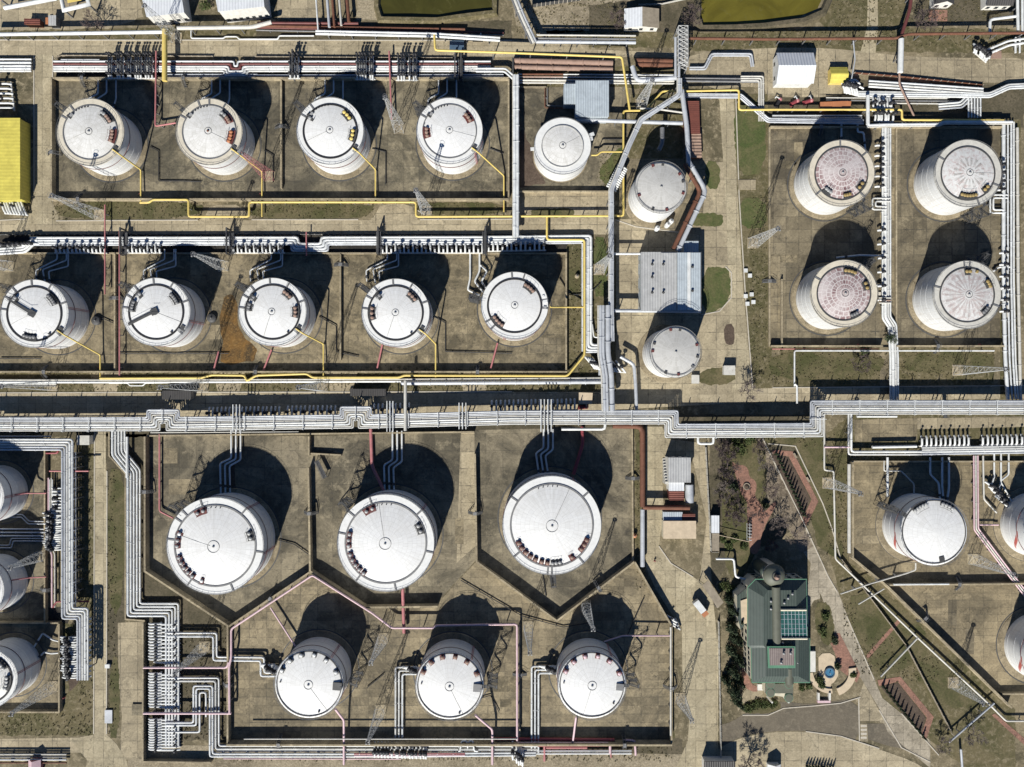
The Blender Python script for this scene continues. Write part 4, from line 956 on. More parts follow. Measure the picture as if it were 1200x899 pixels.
bundle('white pipe rows behind the pump house', [(606,89),(790,90)], [(-2,.25,'white'),(1.2,.25,'white'),(5,.4,'white2'),(8,.3,'white2')], 1.2, 26)
bundle('silver pipe bridge along the verge below the white cottage', [(628,47),(745,48)], [(-6,.3,'white2'),(-2,.35,'steel'),(2,.6,'silver')], 4, 18)
bundle('short grey pipes in front of the paved square on the top lane', [(808,80),(826,80),(834,64),(880,64),(882,78)], [(-1,.35,'silver'),(1.4,.3,'silver')], 1.2, 30)
bundle('thin shaded pipes under the paved square', [(800,93),(895,94)], [(-1.5,.3,'steel'),(2,.4,'steel')], 1, 40)
bundle('bent column of white pipes at the top lane junction', [(868,92),(892,92),(892,142)], [(-2.5,.3,'white2'),(0,.3,'white2'),(2.5,.3,'white2')], 1.4, 30)
# yellow gas lines
YG = 'yellow gas lines'
pipe('yellow pipe stepping along the grass below the upper four tanks', [(164,237.5),(175,237.5),(179,234),(221,234),(221,254),(292,254),(292,237),(487.5,237),(487.5,254),(725,253),(730.5,253),(730.5,130),(757,129.5),(776,107),(797,107),(866,105.5),(866,129),(905,128.5),(1057,128.5),(1057,140.5),(1176,141)], .38, 'yellow', 2.6, YG, posts=16)
pipe('yellow pipe crossing the pump yard and slanting to the small tank', [(509,41),(510,59),(600,62),(729,67),(738,129.5)], .4, 'yellow', 5.5, YG, posts=36)
pipe('thick yellow duct bridging the top road', [(193,35),(193,95)], .9, 'yellow', 5, YG, posts=0)
pipe('yellow pipe stepping along the verge below the middle tanks', [(117,443.5),(236,443),(248,439.5),(287,440),(289,447),(300,440),(360,438),(366,442.5),(468,442.5),(473,440),(665,440.5),(685,416),(685,281),(641,281),(641,254)], .4, 'yellow', 2.2, YG, posts=18)
bundle('yellow and white risers along the grass end of the middle row', [(682.5,285),(682.5,412)], [(0,.3,'white')], 2, 30)
for key, name, ey in (('A1','first upper tank',237),('A2','second upper tank',254),('A3','third upper tank',237),('A4','fourth upper tank',254)):
    t = TANKS[key]; x = {'A1':165,'A2':307,'A3':440,'A4':590.5}[key]; y = {'A1':199,'A2':201,'A3':198.5,'A4':206}[key]
    c = t.location; R = t['_R']; a = R_(-37)
    P = [Vector((c.x+(R+d)*math.cos(a), c.y+(R+d)*math.sin(a), zz)) for d, zz in ((-1.5,12.9),(1.2,12.9))]
    g = W(x, y, 1.2); P += [Vector((P[1].x*.5+g.x*.5, P[1].y*.5+g.y*.5, 7)), g, W(x, ey, 1.6)]
    root = thing('gas_riser', f'yellow gas riser from the roof of the {name} to the yellow line', 'pipe', (g.x, g.y, 0), YG)
    pipe3(P, .26).build('pipe', 'yellow', root)
    MB().box((g.x, g.y, 0), (.4,.4,1)).build('post', 'steel', root)
for key, name, x, y in (('B1','first middle row tank',117.5,416),('B2','second middle row tank',0,0),('B3','third middle row tank',379,403),('B4','fourth middle row tank',510.5,403)):
    if key == 'B2': continue
    t = TANKS[key]; c = t.location; R = t['_R']; a = R_(-35)
    P = [Vector((c.x+(R+d)*math.cos(a), c.y+(R+d)*math.sin(a), zz)) for d, zz in ((-1.5,12.9),(1.2,12.9))]
    g = W(x, y, 1.2); P += [Vector((P[1].x*.5+g.x*.5, P[1].y*.5+g.y*.5, 7)), g, W(x, 442, 2)]
    root = thing('gas_riser', f'yellow gas riser from the {name} crossing the bund wall', 'pipe', (g.x, g.y, 0), YG)
    pipe3(P, .26).build('pipe', 'yellow', root); MB().box((g.x, g.y, 0), (.4,.4,1)).build('post', 'steel', root)
pipe('yellow pipe leaving the last middle row tank toward the grass', [(645,360,9),(660,360,5),(684,360,2)], .28, 'yellow', 3, YG, posts=0)
pipe('yellow branch from the small bare tank to the yellow line', [(693,182),(700,182),(704,178),(730,178)], .28, 'yellow', 3, YG, posts=16)
# bent bundle, manifold and racks in the lower corner
p5 = [(139,503),(139,531),(157,553),(157,714.5),(202,714.5),(202,874)]
bundle('five white pipes bending twice on their way down to the manifold', p5, [(-7.2,.36,'white'),(-3.6,.36,'white'),(0,.36,'white'),(3.6,.36,'white'),(7.2,.42,'white')], 1.3, 34)
pipe('upright white pipe lying across the five bent pipes', [(149,512),(149,560)], .5, 'white', 2.2)
bundle('blue-shadowed white rack beside the cropped edge tanks', [(-15,521),(79,521),(79,719),(97,719),(97,797)], [(-6,.35,'white'),(-3,.4,'white'),(0,.4,'white'),(3,.36,'silver'),(6,.36,'silver')], 5, 22)
bundle('pair of silver pipes along the top of the cropped tank yard', [(-15,513),(60,513)], [(-1.5,.3,'silver'),(2,.35,'silver')], 3.5, 30)
for k, (y, x1) in enumerate([(622,54),(626,54),(630,54)]): pass
bundle('three pale pipes between the cropped edge tanks', [(-15,624),(54,624)], [(-4,.28,'silver'),(0,.28,'silver'),(4,.28,'silver')], .9, 30)
bundle('upper pair of feed pipes crossing to the first lowest tank', [(196,744.5),(251.5,744.5),(251.5,772.5),(307,773),(307,791),(324,791)], [(-2.6,.36,'white'),(1.4,.36,'white')], 1.6, 26)
bundle('outer square loop of pipes in the manifold yard', [(196,797),(254,797),(254,876.5),(300,876.5),(630,877)], [(-2.6,.36,'white'),(1.2,.36,'white')], 1.5, 26)
bundle('inner hooked loop of pipes in the manifold yard', [(194,850),(230,850),(230,807),(246,807),(246,886.5),(470,886.5),(628,885)], [(-3.2,.34,'white'),(0,.34,'white')], 1.7, 26)
pipe('third hooked pipe nested inside the manifold loop', [(196,858),(234,858),(234,811.5),(241.5,811.5),(241.5,840)], .34, 'white', 1.5)
bundle('lowest white pipe rack outside the long bund wall', [(254,882),(740,881.5)], [(-2,.3,'silver'),(1.4,.35,'white')], 1.2, 30)
for k, x in enumerate((467.5, 627)):
    nm = ['middle', 'end'][k]; y1 = [864,882][k]; xe = [488,655][k]; yy = [786,785][k]
    bundle(f'three white pipes from the {nm} lowest tank over the bund wall', [(xe,yy),(x,yy),(x,y1)], [(-4,.34,'white'),(0,.34,'white'),(4,.34,'white')], 1.4, 26)
pipe('small looped white pipe standing in the lowest rack', [(537,880),(539,880),(541,868),(547,868),(548,876),(550,868),(554,868),(556,880),(560,880)], .36, 'white', 2.2)
# red and pink fire mains
PK = 'pink fire mains'
pipe('pink fire main around the lowest yard, running up to the slanting walls', [(168,782.5),(266,782.5),(268,776)], .38, 'pinkwhite', 2.6, PK, posts=18)
pipe('lower pink crosspipe over the manifold yard', [(168,836),(271,836)], .42, 'pinkwhite', 2.8, PK, posts=18)
pipe('pink fire main climbing along the slanting walls of the lowest yard', [(269,836),(268.5,782),(271,770),(271,737),(366,674),(437,719),(459,736),(508,736),(511,733),(606,731.5),(606,868)], .38, 'pinkwhite', 3.4, PK, posts=22)
pipe('pink branch slanting from the wall to the first lowest tank', [(317,712),(346,757)], .3, 'pinkwhite', 2, PK)
pipe('pink fire main along the foot of the long bund wall', [(606,871),(715,871),(715,883)], .45, 'pinkwhite', 2, PK, posts=18)
pipe('dark red pipe under the pink main at the end of the bund wall', [(580,866),(720,867)], .6, 'red', 1.2, PK, posts=18)
pipe('pale pipe hook past the end of the bund wall', [(730,867),(744,868),(745,885)], .4, 'pinkwhite', 1.6, PK)
pipe('short red pipe parallel to the pink main', [(640,876),(688,876)], .4, 'pink', 1.2, PK)
pipe('pink pipe from the first lowest tank down across the racks', [(393,831,9),(403,844,3),(403,896,2.4)], .4, 'pinkwhite', 3, PK, posts=20)
pipe('pink pipe from the middle lowest tank down across the racks', [(557,838,9),(577,855,3),(577,896,2.4)], .4, 'pinkwhite', 3, PK, posts=20)
pipe('pink pipe from the end lowest tank to the wall main', [(675,841,6),(671,872,2)], .36, 'pinkwhite', 3, PK)
pipe('white pipe from the end lowest tank to the lane wall', [(708,752,4),(730,745,3.2),(785,745,3)], .25, 'pinkwhite', 3, PK, posts=20)
pipe('faded red fire pipe running down beside the first largest tank', [(187,509),(187,599),(203,607)], .34, 'pink', 1.2, PK, posts=18)
pipe('faded red fire pipe in the shade of the middle largest tank', [(434.5,503),(436,546),(450,575)], .6, 'pink', 1.2, PK, posts=18)
pipe('red pipe between two largest tanks and the lowest yard', [(472,690),(473.5,742)], .6, 'pink', 2.4, PK, posts=18)
pipe('dark red fire pipe in the shade of the last largest tank', [(682,500),(683,520),(672,556)], .6, 'red', 1.2, PK, posts=18)
for k, (pts, nm) in enumerate([([(183,60),(182,148),(206,144)],'second upper'),([(456,60),(459,140)],'fourth upper')]):
    pipe(f'red fire main crossing the upper rack toward the {nm} tank', pts, .3, 'pink', 2.6, PK, posts=10)
for x, y0, y1, nm in ((123,240,345,'first'),(140,270,440,'second'),(359,272,300,'third')): pipe(f'thin pink pipe passing under the middle rack by the {nm} middle tank', [(x,y0),(x,y1)], .25, 'pink', 2.4, PK, posts=18)
for x, y, x2, y2, nm in ((256,412,250,436,'second'),(318,410,308,436,'third'),(448,404,442,432,'fourth'),(583,402,575,432,'fifth')): pipe(f'red foam pipe from the {nm} middle row tank to the bund wall', [(x,y),(x2,y2)], .32, 'pink', 1.2, PK, posts=10)
bundle('three pink and white pipes running down between the flame-marked tanks', [(1143.5,534),(1144,620),(1180,668),(1205,700)], [(-2.4,.26,'pinkwhite'),(0,.26,'white2'),(2.4,.26,'pinkwhite')], 1.4, 20, PK)
pipe('rusty pipe bending round beside the plant sheds, upper leg', [(718,499),(753,499.5),(753,594)], .95, 'rust', 3.2, posts=26)
pipe('rusty crosspipe from the bent pipe to the plant sheds', [(753,594.5),(808,595)], .85, 'rust', 3.2, posts=26)
pipe('silver pipe continuing down from the rusty pipe', [(753,597),(753,664)], .8, 'silver', 3.2, posts=26)
# pipes around the garden and beyond
pipe('thin white pipe down the garden slope to the far edge', [(966,485),(966,551),(977,552),(979,655),(1000,675),(1075,747),(1160,826),(1179,845),(1215,845)], .32, 'white2', 1.4, posts=18)
bundle('two white pipes leaving the long rack for the valve row', [(996,484),(996,531),(1080,531)], [(-1.6,.4,'white'),(1.6,.34,'white')], 2, 26)
bundle('thick white pipes under the valve row above the flame-marked tanks', [(1080,528),(1215,526)], [(-3.4,.4,'white'),(-1,.45,'white'),(1.6,.45,'white'),(4.2,.4,'silver')], 1.6, 26)
pipe('white pipe with short legs above the valve row pipes', [(1022,524),(1074,523)], .5, 'white', 2, posts=16); pipe('pale crossing pipe above the dirt strip by the garden', [(966,524),(996,524)], .35, 'pinkwhite', 2)
pipe('white shelf pipe below the long rack by the dirt yard', [(1004,488),(1051,488)], .4, 'white', 2.6)
pipe('pale upright duct on the garden side wall of the flame-marked yard', [(995,544),(995,648)], .6, 'white2', 2.9, posts=0)
bundle('white pipes on frames across the slope wall, upper', [(985,696),(1020,684),(1062,672),(1073,668),(1073,660)], [(0,.26,'white2')], 2.8, 20)
pipe('second pale pipe crossing the slope wall', [(1006,708),(1036,690)], .24, 'white2', 2.6); pipe('third pale pipe crossing the garden slope', [(1032,793),(1075,748)], .3, 'white2', 1.6)
pipe('grey pipe crossing the slope near the far corner', [(1112,870),(1165,824)], .32, 'silver', 2.4)
pipe('grey pipe dropping from the slope to the bottom edge', [(1126,878),(1128,905)], .4, 'silver', 2)
pipe('white pipe along the foot of the worn-roofed block above the road', [(931,453),(931,411),(1165,411)], .28, 'white', 1.4, posts=24)
pipe('thin white pipe jogging down across the road to the long rack', [(931,450),(934,452),(934,473)], .35, 'white', 2)
pipe('square white pipe loop under the step of the long rack', [(818,513),(818,520),(836,520),(836,513)], .45, 'white', 3)
pipe('white pipe under the long rack above the last largest tank', [(658,503),(709,503),(709,494)], .5, 'white', 3)
pipe('white pipe down from the warehouse crossing to the long rack', [(727,418),(743,427),(745,455),(746,482)], .6, 'silver', 4, posts=20)
pipe('white upright pipe crossing the road to the long rack', [(475,446),(475,505)], .55, 'white2', 6.5, posts=30)
pipe('white thin hooked pipe by the bridge crossing', [(694,380),(696,395),(704,396),(706,402)], .25, 'white', 1.5)
pipe('white pipe behind the flame-marked whole tank', [(1040,536),(1040,582)], .42, 'white', 1.4); pipe('angled white pipe behind the flame-marked whole tank', [(1036,540),(1036,552),(1056,552),(1071,567),(1071,582)], .25, 'white2', 1.2)
pipe('pink-white drain from the upper cut flame-marked tank', [(1148,615),(1170,615)], .3, 'pinkwhite', 1.2); pipe('pale pipe from behind the upper cut tank', [(1152,534),(1153,585),(1168,601)], .3, 'white2', 1.2)
# feed pipes from racks to the tanks
FD = 'feed pipes from rack to tank'
def feed(label, lines, r=.3, z=1.0, mat='white', zi=None):
    p0 = W(*lines[0][0]); root = thing('feed_pipes', label, 'pipes', (p0.x, p0.y, 0), FD)
    for pts in lines:
        P = [W(x, y, z) for x, y in pts]
        pipe3(P, r).build('pipe', mat, root)
        e = P[-2].lerp(P[-1], .6)
        MB().lathe([(.35,-.45),(.5,-.4),(.5,.4),(.35,.45)], (e.x, e.y, z), 10).build('gate_valve', 'darkgrey', root)
    return root
def three(x, dx, y0, ys, ox, y1, sp=5):
    return [[(x+i*dx, y0), (x+i*dx, ys+[6,3,0][2-i] if False else ys+(2-i)*0+i*3), (x+i*dx-ox, ys+i*3+ (4 if abs(ox)>0 else 0)), (x+i*dx-ox, y1)] for i in range(3)]
for (x, y), nm in zip([(115,92),(248,92),(381,92),(514,92)], ['first','second','third','fourth']):
    feed(f'three pipes from the upper rack into the {nm} upper tank', [[(x,y),(x,y+18),(x-12,y+24),(x-13,y+34)],[(x+10,y),(x+10,y+17),(x-1,y+24),(x-2,y+34)],[(x+21,y),(x+21,y+24),(x+17,y+36)]], .26)
for (x, y), nm in zip([(67,292),(193,292),(318,292),(454,292)], ['first','second','third','fourth']):
    feed(f'three bent pipes from the toothed rack into the {nm} middle tank', [[(x,y),(x,y+12),(x-25,y+25),(x-24,y+38)],[(x+11,y),(x+11,y+13),(x-17,y+24),(x-14,y+40)],[(x+13,y),(x+13,y+20),(x-10,y+26),(x-8,y+44)]], .24)
feed('three white pipes with a zigzag at the last middle row tank', [[(551,297),(551,326),(548,340),(562,346)],[(562,297),(562,318),(556,330),(566,342)],[(562,310),(571,318),(564,330),(570,338)]], .34)
for (x, y, d, ye, nm) in [(271,503,-13,586,'first'),(460,505,-10,580,'second'),(637,503,-9,566,'last')]:
    feed(f'three pipes from the long rack into the {nm} largest tank', [[(x+i*5.5,y),(x+i*5.5,y+32-(2-i)*1+ (4 if nm!='last' else -8)),(x+i*5.5+d,y+36+i*1.5 + (4 if nm!='last' else -8)),(x+i*5.5+d+(5 if nm=='last' else 1),ye)] for i in range(3)], .32, 1.2)
feed('three pipes into the whole flame-marked tank', [[(1090,536),(1090,556),(1100,566),(1102,590)],[(1104,536),(1104,572),(1106,590)],[(1112,536),(1112,572),(1109,592)]], .36)
feed('three pipes into the upper cut flame-marked tank', [[(1165,530),(1165,560),(1160,572),(1180,592)],[(1173,530),(1173,565),(1170,576),(1184,592)],[(1182,530),(1182,556),(1172,564),(1188,592)]], .3)
feed('two pipes into the upper rusted tank from above', [[(986,143),(986,150),(986,170)],[(1005,146),(1005,155),(1012,155),(1014,176)]], .34)
feed('two white pipes from the lower rusted tank to the column of pipes', [[(1040,300),(1008,299),(980,302)],[(1042,334),(1030,334),(1018,336)]], .34)
feed('white pipes from the streaked tank to the edge column', [[(1184,313),(1170,313),(1164,318)],[(1184,339),(1172,339),(1160,341)]], .34)
feed('pale pipes from the lowest cropped tank to the blue-shadowed rack', [[(80,754),(62,750),(50,742),(40,758)],[(80,764),(60,766),(52,764),(44,772)]], .3)
# valve rows: many small branch valves on headers
def valve_tall():
    b = MB()
    for y in (-3.2, 0, 3.0): b.lathe([(.25,-.4),(.36,-.2),(.36,.7),(.12,.8),(.12,1.3),(.4,1.35),(.4,1.45),(.05,1.5)], (0,y,0), 9)
    b.box((0,0,.2),(.28,7.2,.25)); return b.mesh('valve_bonnet')
def valve_me(kind):
    b = MB()
    if kind == 0: # white elbow with dark bonnet, 3.2 m long across y
        b.tube([(0,1.6,.0),(0,1.0,.5),(0,-1.0,.5),(0,-1.6,0)], .36, 7)
    else:
        b.lathe([(.2,-.2),(.34,-.1),(.34,.5),(.12,.6),(.12,1.1),(.42,1.15),(.42,1.25),(.05,1.3)], seg=9)
    return b.mesh(['branch_pipe','valve_bonnet'][kind])
VM = {k: valve_me(k) for k in (0, 1)}
VM[2] = valve_tall(); VM[2].materials.append(M['black']); VM[0].materials.append(M['white']); VM[1].materials.append(M['black'])
def valves(label, x0, y0, x1, y1, n, rz=0, z=1.5, sx=1.0, every=2, dy=0, header=True, hm='white2', jitter=.08, bs=1.0):
    a, c = W(x0, y0, z), W(x1, y1, z); root = thing('valve_manifold', label, 'valves', (a.x, a.y, 0), 'valve manifolds')
    for i in range(n):
        p = a.lerp(c, (i+.5)/n); q = (p.x-a.x+random.uniform(-jitter,jitter), p.y-a.y, z)
        o = bpy.data.objects.new('branch_pipe', VM[0]); COL.objects.link(o); o.parent = root; o.location = q; o.rotation_euler[2] = R_(rz); o.scale = (1, sx, 1)
        if i % every == 0:
            off = Vector((0, dy, 0)); off.rotate(__import__('mathutils').Euler((0,0,R_(rz))))
            o = bpy.data.objects.new('valve_bonnet', VM[2 if bs > 1.5 else 1]); COL.objects.link(o); o.parent = root; o.location = (q[0]+off.x, q[1]+off.y, z+.4)
            o.scale = (1.1 if bs > 1.5 else (1.3+random.random()*.5)*bs,)*3
    if header:
        s = random.choice
        d = Vector((0, -1.6*sx, -.1)); d.rotate(__import__('mathutils').Euler((0,0,R_(rz))))
        MB().tube([a+d, c+d], .3).build('header_pipe', hm, root)
    for i in range(0, n, 4):
        p = a.lerp(c, (i+.5)/n); MB().box((p.x, p.y, 0), (.3,.3,z-.1)).build('post', 'steel', root)
    return root
valves('toothed row of branch valves above the first middle tank', 64, 291, 126, 291, 13)
valves('toothed row of branch valves above the second middle tank', 149, 291, 190, 291, 9)
valves('toothed row of branch valves between second and third middle tanks', 272, 291, 334, 291, 13)
valves('toothed row of branch valves above the fourth middle tank', 446, 291, 568, 291, 24)
valves('white branch valves above the last middle tank', 570, 289, 640, 288, 13, every=3)
valves('cluttered black valves where the middle rack meets the edge', 2, 288, 40, 286, 16, 90, sx=1.3, every=1, jitter=.8)
valves('dense black valve cluster on the upper rack by the yellow hall', 126, 80, 182, 80, 13, sx=2.2, every=1, bs=2.0, dy=1.2, z=2.4, jitter=.5)
valves('small black valve pair on the upper rack beside the third tank', 338, 80, 352, 80, 3, sx=2.2, every=1, bs=2.0, dy=1.2, z=2.4)
valves('dense black valve cluster on the upper rack above the third tank', 416, 80, 440, 80, 6, sx=2.4, every=1, bs=2.0, dy=1.2, z=2.4, jitter=.5)
valves('black valve cluster on the upper rack above the fourth tank', 464, 81, 490, 81, 6, sx=2.4, every=1, bs=2.0, dy=1.2, z=2.4, jitter=.5)
valves('valve row on the long rack above the first largest tank', 243, 484, 330, 483, 18, z=2.0, sx=1.2)
valves('short valve row on the long rack past its first loop', 335, 482.5, 396, 482, 12, z=2.0, sx=1.2)
valves('valve row on the long rack above the middle largest tank', 436, 480, 482, 479, 9, z=2.0, sx=1.2)
valves('valve row on the long rack above the last largest tank', 574, 476, 676, 474, 20, z=2.0, sx=1.2)
valves('white valve row above the whole flame-marked tank', 1077, 517, 1137, 516, 11, sx=1.1, every=2, dy=1.2, bs=.65)
valves('white valve row above the upper cut flame-marked tank', 1148, 516, 1205, 515, 10, sx=1.1, every=2, dy=1.2, bs=.65)
valves('manifold column of looped white pipes, upper third', 182, 729, 182, 774, 13, 90, sx=1.3, every=1, dy=-.6, z=1.3, bs=.6)
valves('manifold column of looped white pipes, middle third', 182, 787, 182, 829, 13, 90, sx=1.3, every=1, dy=-.6, z=1.3, bs=.6)
valves('manifold column of looped white pipes, lower third', 182, 841, 182, 879, 13, 90, sx=1.3, every=1, dy=-.6, z=1.3, bs=.6)
valves('rungs of white branch pipes crossing the five pipes, upper third', 196, 729, 196, 778, 11, 90, sx=2.6, every=2, dy=-3.2, z=.75, header=False, bs=.7)
valves('rungs of white branch pipes crossing the five pipes, middle third', 196, 788, 196, 830, 11, 90, sx=2.6, every=2, dy=-3.2, z=.75, header=False, bs=.7)
valves('rungs of white branch pipes crossing the five pipes, lower third', 196, 841, 196, 880, 11, 90, sx=2.6, every=2, dy=-3.2, z=.75, header=False, bs=.7)
valves('black valve cluster beside the upper cropped tanks', 62, 600, 62, 645, 18, 90, sx=1.6, every=1, jitter=.8)
valves('looped white branch pipes along the blue-shadowed rack', 68, 570, 68, 600, 8, 90, sx=1.2, every=3)
valves('black valve cluster beside the lowest cropped tank', 82, 745, 82, 795, 18, 90, sx=1.6, every=1, jitter=.6)
bundle('thin silver pipes along the outer side of the blue-shadowed rack', [(87,530),(87,712)], [(-1.6,.2,'silver'),(.4,.2,'steel'),(2.2,.2,'silver')], 4.2, 12, ties='silver')
valves('dark valves along the jogged end of the blue-shadowed rack', 104, 722, 104, 795, 12, 90, sx=.6, every=2, z=3.6, header=False, bs=.6)
valves('pump cluster by the yellow box at the top lane', 988, 100, 1002, 104, 10, 20, sx=1.6, every=1, jitter=1.2)
valves('pump cluster under the yellow line at the top lane', 1024, 122, 1048, 123, 10, sx=1.5, every=2, jitter=1)
valves('pump cluster under the yellow line closer to the tank yard', 1024, 134, 1046, 135, 10, sx=1.5, every=2, jitter=1)
valves('valve row beside the upper rusted tank', 1031, 165, 1031, 225, 5, 90, sx=1.1, every=1)
valves('valve row beside the lower rusted tank', 1033, 262, 1033, 360, 6, 90, sx=.9, every=1)
valves('valve row beside the rayed-roof tank', 1172, 190, 1172, 228, 4, 90, sx=1.0, every=1)
valves('valve row beside the streaked-roof tank', 1176, 290, 1176, 372, 6, 90, sx=.9, every=1)
valves('grey valve cluster by the small manifold of the middle lowest tank', 478, 781, 490, 786, 8, 90, sx=1.5, every=1, jitter=.6)
valves('grey valve cluster by the small manifold of the end lowest tank', 640, 780, 652, 786, 8, 90, sx=1.5, every=1, jitter=.6)
valves('valve cluster by the small manifold of the first lowest tank', 312, 778, 324, 786, 8, 90, sx=1.5, every=1, jitter=.6)
valves('black valves in the lowest pipe rack', 438, 878, 500, 880, 18, sx=1.6, every=1, jitter=.8, z=1.6)
valves('black valves at the end of the lowest rack', 600, 878, 612, 888, 8, sx=1.8, every=1, jitter=.8, z=1.6)
valves('valve cluster beside the silver bridge and small grey tank', 730, 195, 716, 222, 12, 60, sx=1.1, every=2, z=3, header=False)
valves('dark fittings of the crossing beside the road', 690, 425, 726, 430, 12, 40, sx=1.6, every=1, jitter=1.2, z=2)
valves('pipe fittings beside the last wall by the concrete lane', 787, 722, 793, 736, 4, 60, sx=.9, every=3, jitter=.5, z=1.2, bs=.6)
valves('small pump row in the yard past the top lane houses', 1142, 56, 1156, 68, 8, 0, sx=1.0, every=1, jitter=.8, z=1.2)
valves('valves of the cluster above the upper cut flame-marked tank', 1160, 568, 1176, 590, 12, 50, sx=1.2, every=1, jitter=.8, z=1.2)
valves('pipe ends under the yellow hall by the middle road', 2, 241, 30, 243, 8, 20, sx=1.8, every=4, z=1.2)
valves('white looped pipes beside the yellow hall lane', 2, 96, 6, 130, 6, 90, sx=2.0, every=3, z=1.2)
# dark ring mains on the yard floors
for i, pts in enumerate([[(176,172),(186,177),(186,212),(212,212),(236,213)],[(436,174),(452,178),(452,216)],[(574,174),(590,180)],[(310,176),(320,182),(320,214)],
             [(118,372),(136,380)],[(374,371),(394,382),(394,412),(420,418)],[(508,371),(522,378),(522,412),(600,414)],[(140,414),(268,414)],[(0,420),(48,420)],
             [(326,633),(345,638),(362,650)],[(412,588),(398,588),(414,568)],[(540,680),(612,722),(660,735),(690,730)],[(430,806),(450,790)],[(557,820),(575,815),(585,835)],[(700,178),(706,163),(736,163)],
             [(705,330),(690,345),(664,345)],[(640,700),(636,672)],[(755,700),(735,745)]]):
    nm = ['beside the first upper tank','beside the third upper tank','beside the fourth upper tank','beside the second upper tank','beside the first middle tank','beside the third middle tank','from the fourth to the last middle tank',
          'below the second middle tank','at the edge of the first middle tank','beside the first largest tank','at the corner of the middle largest tank','along the V-shaped wall','beside the first lowest tank','beside the middle lowest tank','beside the small bare tank','by the grass strip','under the last largest tank','beside the end lowest tank'][i]
    pipe(f'thin dark pipe on the yard floor {nm}', pts, .16, 'black', .5, 'dark floor pipes', posts=14)

# further pipework seen among the racks
bundle('slanting grey pipe bridge between the pond and the pump yard', [(596,-20),(612,20),(626,50)], [(-2.4,.45,'silver'),(.6,.6,'white2'),(3.4,.35,'steel')], 5, 20)
bundle('dark pipes along the bank behind the double white pipe', [(300,34),(590,40)], [(-1.5,.3,'maroon'),(1.5,.25,'steel')], 1, 30)
bundle('white pipe jog at the head of the white bridge', [(558,82),(592,82),(603,92)], [(-1.6,.35,'white'),(1.8,.35,'white')], 3, 20)
bundle('rusty header pipes behind the bare tank yard wall', [(612,88),(660,88)], [(-1,.3,'rust'),(2,.3,'rustpale')], 1.4, 20)
bundle('thin pipes crossing the small yard toward the pump house', [(640,104),(640,125),(660,126)], [(-1.4,.18,'steel'),(1.4,.18,'rust')], .8, 14)
pipe('dark duct from the conveyor post down to the grey-topped tank', [(776,150),(776,168),(772,176)], .8, 'steel', 5, posts=0)
pipe('pale pipe between conveyor post and white duct', [(750,127),(772,128),(800,132)], .35, 'white2', 4)
bundle('pipes on the verge under the yellow line, first stretch', [(0,451),(66,451)], [(-1,.2,'white'),(1.2,.2,'steel')], .8, 20)
bundle('thin white pipes on the verge under the yellow line, middle stretch', [(128,449),(150,449),(152,452),(168,452),(170,449),(240,448)], [(0,.22,'white')], .8, 24)
bundle('thin pale pipes on the road edge behind the long rack', [(0,490),(172,489)], [(-2,.2,'steel'),(0,.25,'white2')], 1.5, 30)
bundle('thin pipes in the gap between long rack and first yard wall', [(176,508),(350,507)], [(-1,.2,'white2'),(1,.2,'steel')], 1, 30)
bundle('white upright pipes crossing the long rack at its middle', [(457,470),(457,506)], [(-3.5,.2,'white'),(0,.2,'white'),(3.5,.2,'white')], 6.6, 24)
bundle('white upright pipes crossing the long rack above the last largest tank', [(640,468),(640,506)], [(-6,.2,'white'),(-2,.2,'white'),(2,.2,'white'),(6,.2,'white')], 6.6, 24)
bundle('white upright pipes crossing the long rack near its first loop', [(276,474),(276,506)], [(-5,.2,'white'),(-1,.2,'white'),(3,.2,'white')], 6.6, 24)
bundle('white upright pipes crossing the long rack beyond its second loop', [(541,472),(541,503)], [(-5,.2,'white'),(-1,.2,'white'),(3,.2,'white')], 6.6, 24)
bundle('pipe column inside the wall of the cropped yard', [(58,560),(58,640),(62,650),(62,712)], [(-2.4,.25,'white2'),(1,.3,'pinkwhite')], 1.4, 22)
bundle('small looped pipes inside the blue-shadowed rack', [(60,562),(60,602)], [(-1.6,.2,'white'),(1.6,.2,'white')], 1.6, 22)
bundle('pair of bent pipes between upper and middle cropped tanks', [(0,640),(12,640),(14,632),(54,632)], [(-1,.2,'silver'),(2,.2,'silver')], .9, 22)
bundle('upper pipes crossing the cropped yard to the rack', [(6,604),(26,604),(34,612),(54,612)], [(-1,.2,'silver'),(2,.2,'silver')], .9, 22)
pipe('red pipe framing the top of the cropped yard', [(54,531),(68,531),(68,524)], .35, 'red', 2, PK); pipe('red crosspipe on the blue-shadowed rack', [(58,552),(104,552)], .28, 'pink', 4.2, PK)
pipe('red crosspipe at the jog of the blue-shadowed rack', [(62,712),(66,705),(104,705)], .28, 'red', 3.2, PK); pipe('pink branch to the upper cropped tank', [(8,581,9),(30,578,4),(54,578,2)], .25, 'pink', 3, PK, posts=0)
pipe('pink branch to the middle cropped tank', [(14,680,9),(34,677,4),(54,676,2)], .25, 'pink', 3, PK, posts=0)
bundle('outer thin pipes of the lowest rack by the racks end', [(262,889),(470,889.5)], [(0,.22,'pinkwhite')], 1, 26)
bundle('pink pipe pair under the lowest rack', [(415,884.5),(545,884)], [(-1,.25,'pink'),(1.2,.25,'pinkwhite')], 1.9, 26)
bundle('red fire pipes past the end of the lowest rack', [(625,872.5),(712,872)], [(0,.3,'pink'),(2,.22,'red')], 1.6, 20, PK)
pipe('pipe frame over the pink main near the wall end', [(716,866),(716,888)], .22, 'pink', 1.6, PK); pipe('red upright pipe at the end of the lowest rack', [(638,870),(638,892)], .4, 'pink', 1.2, PK)
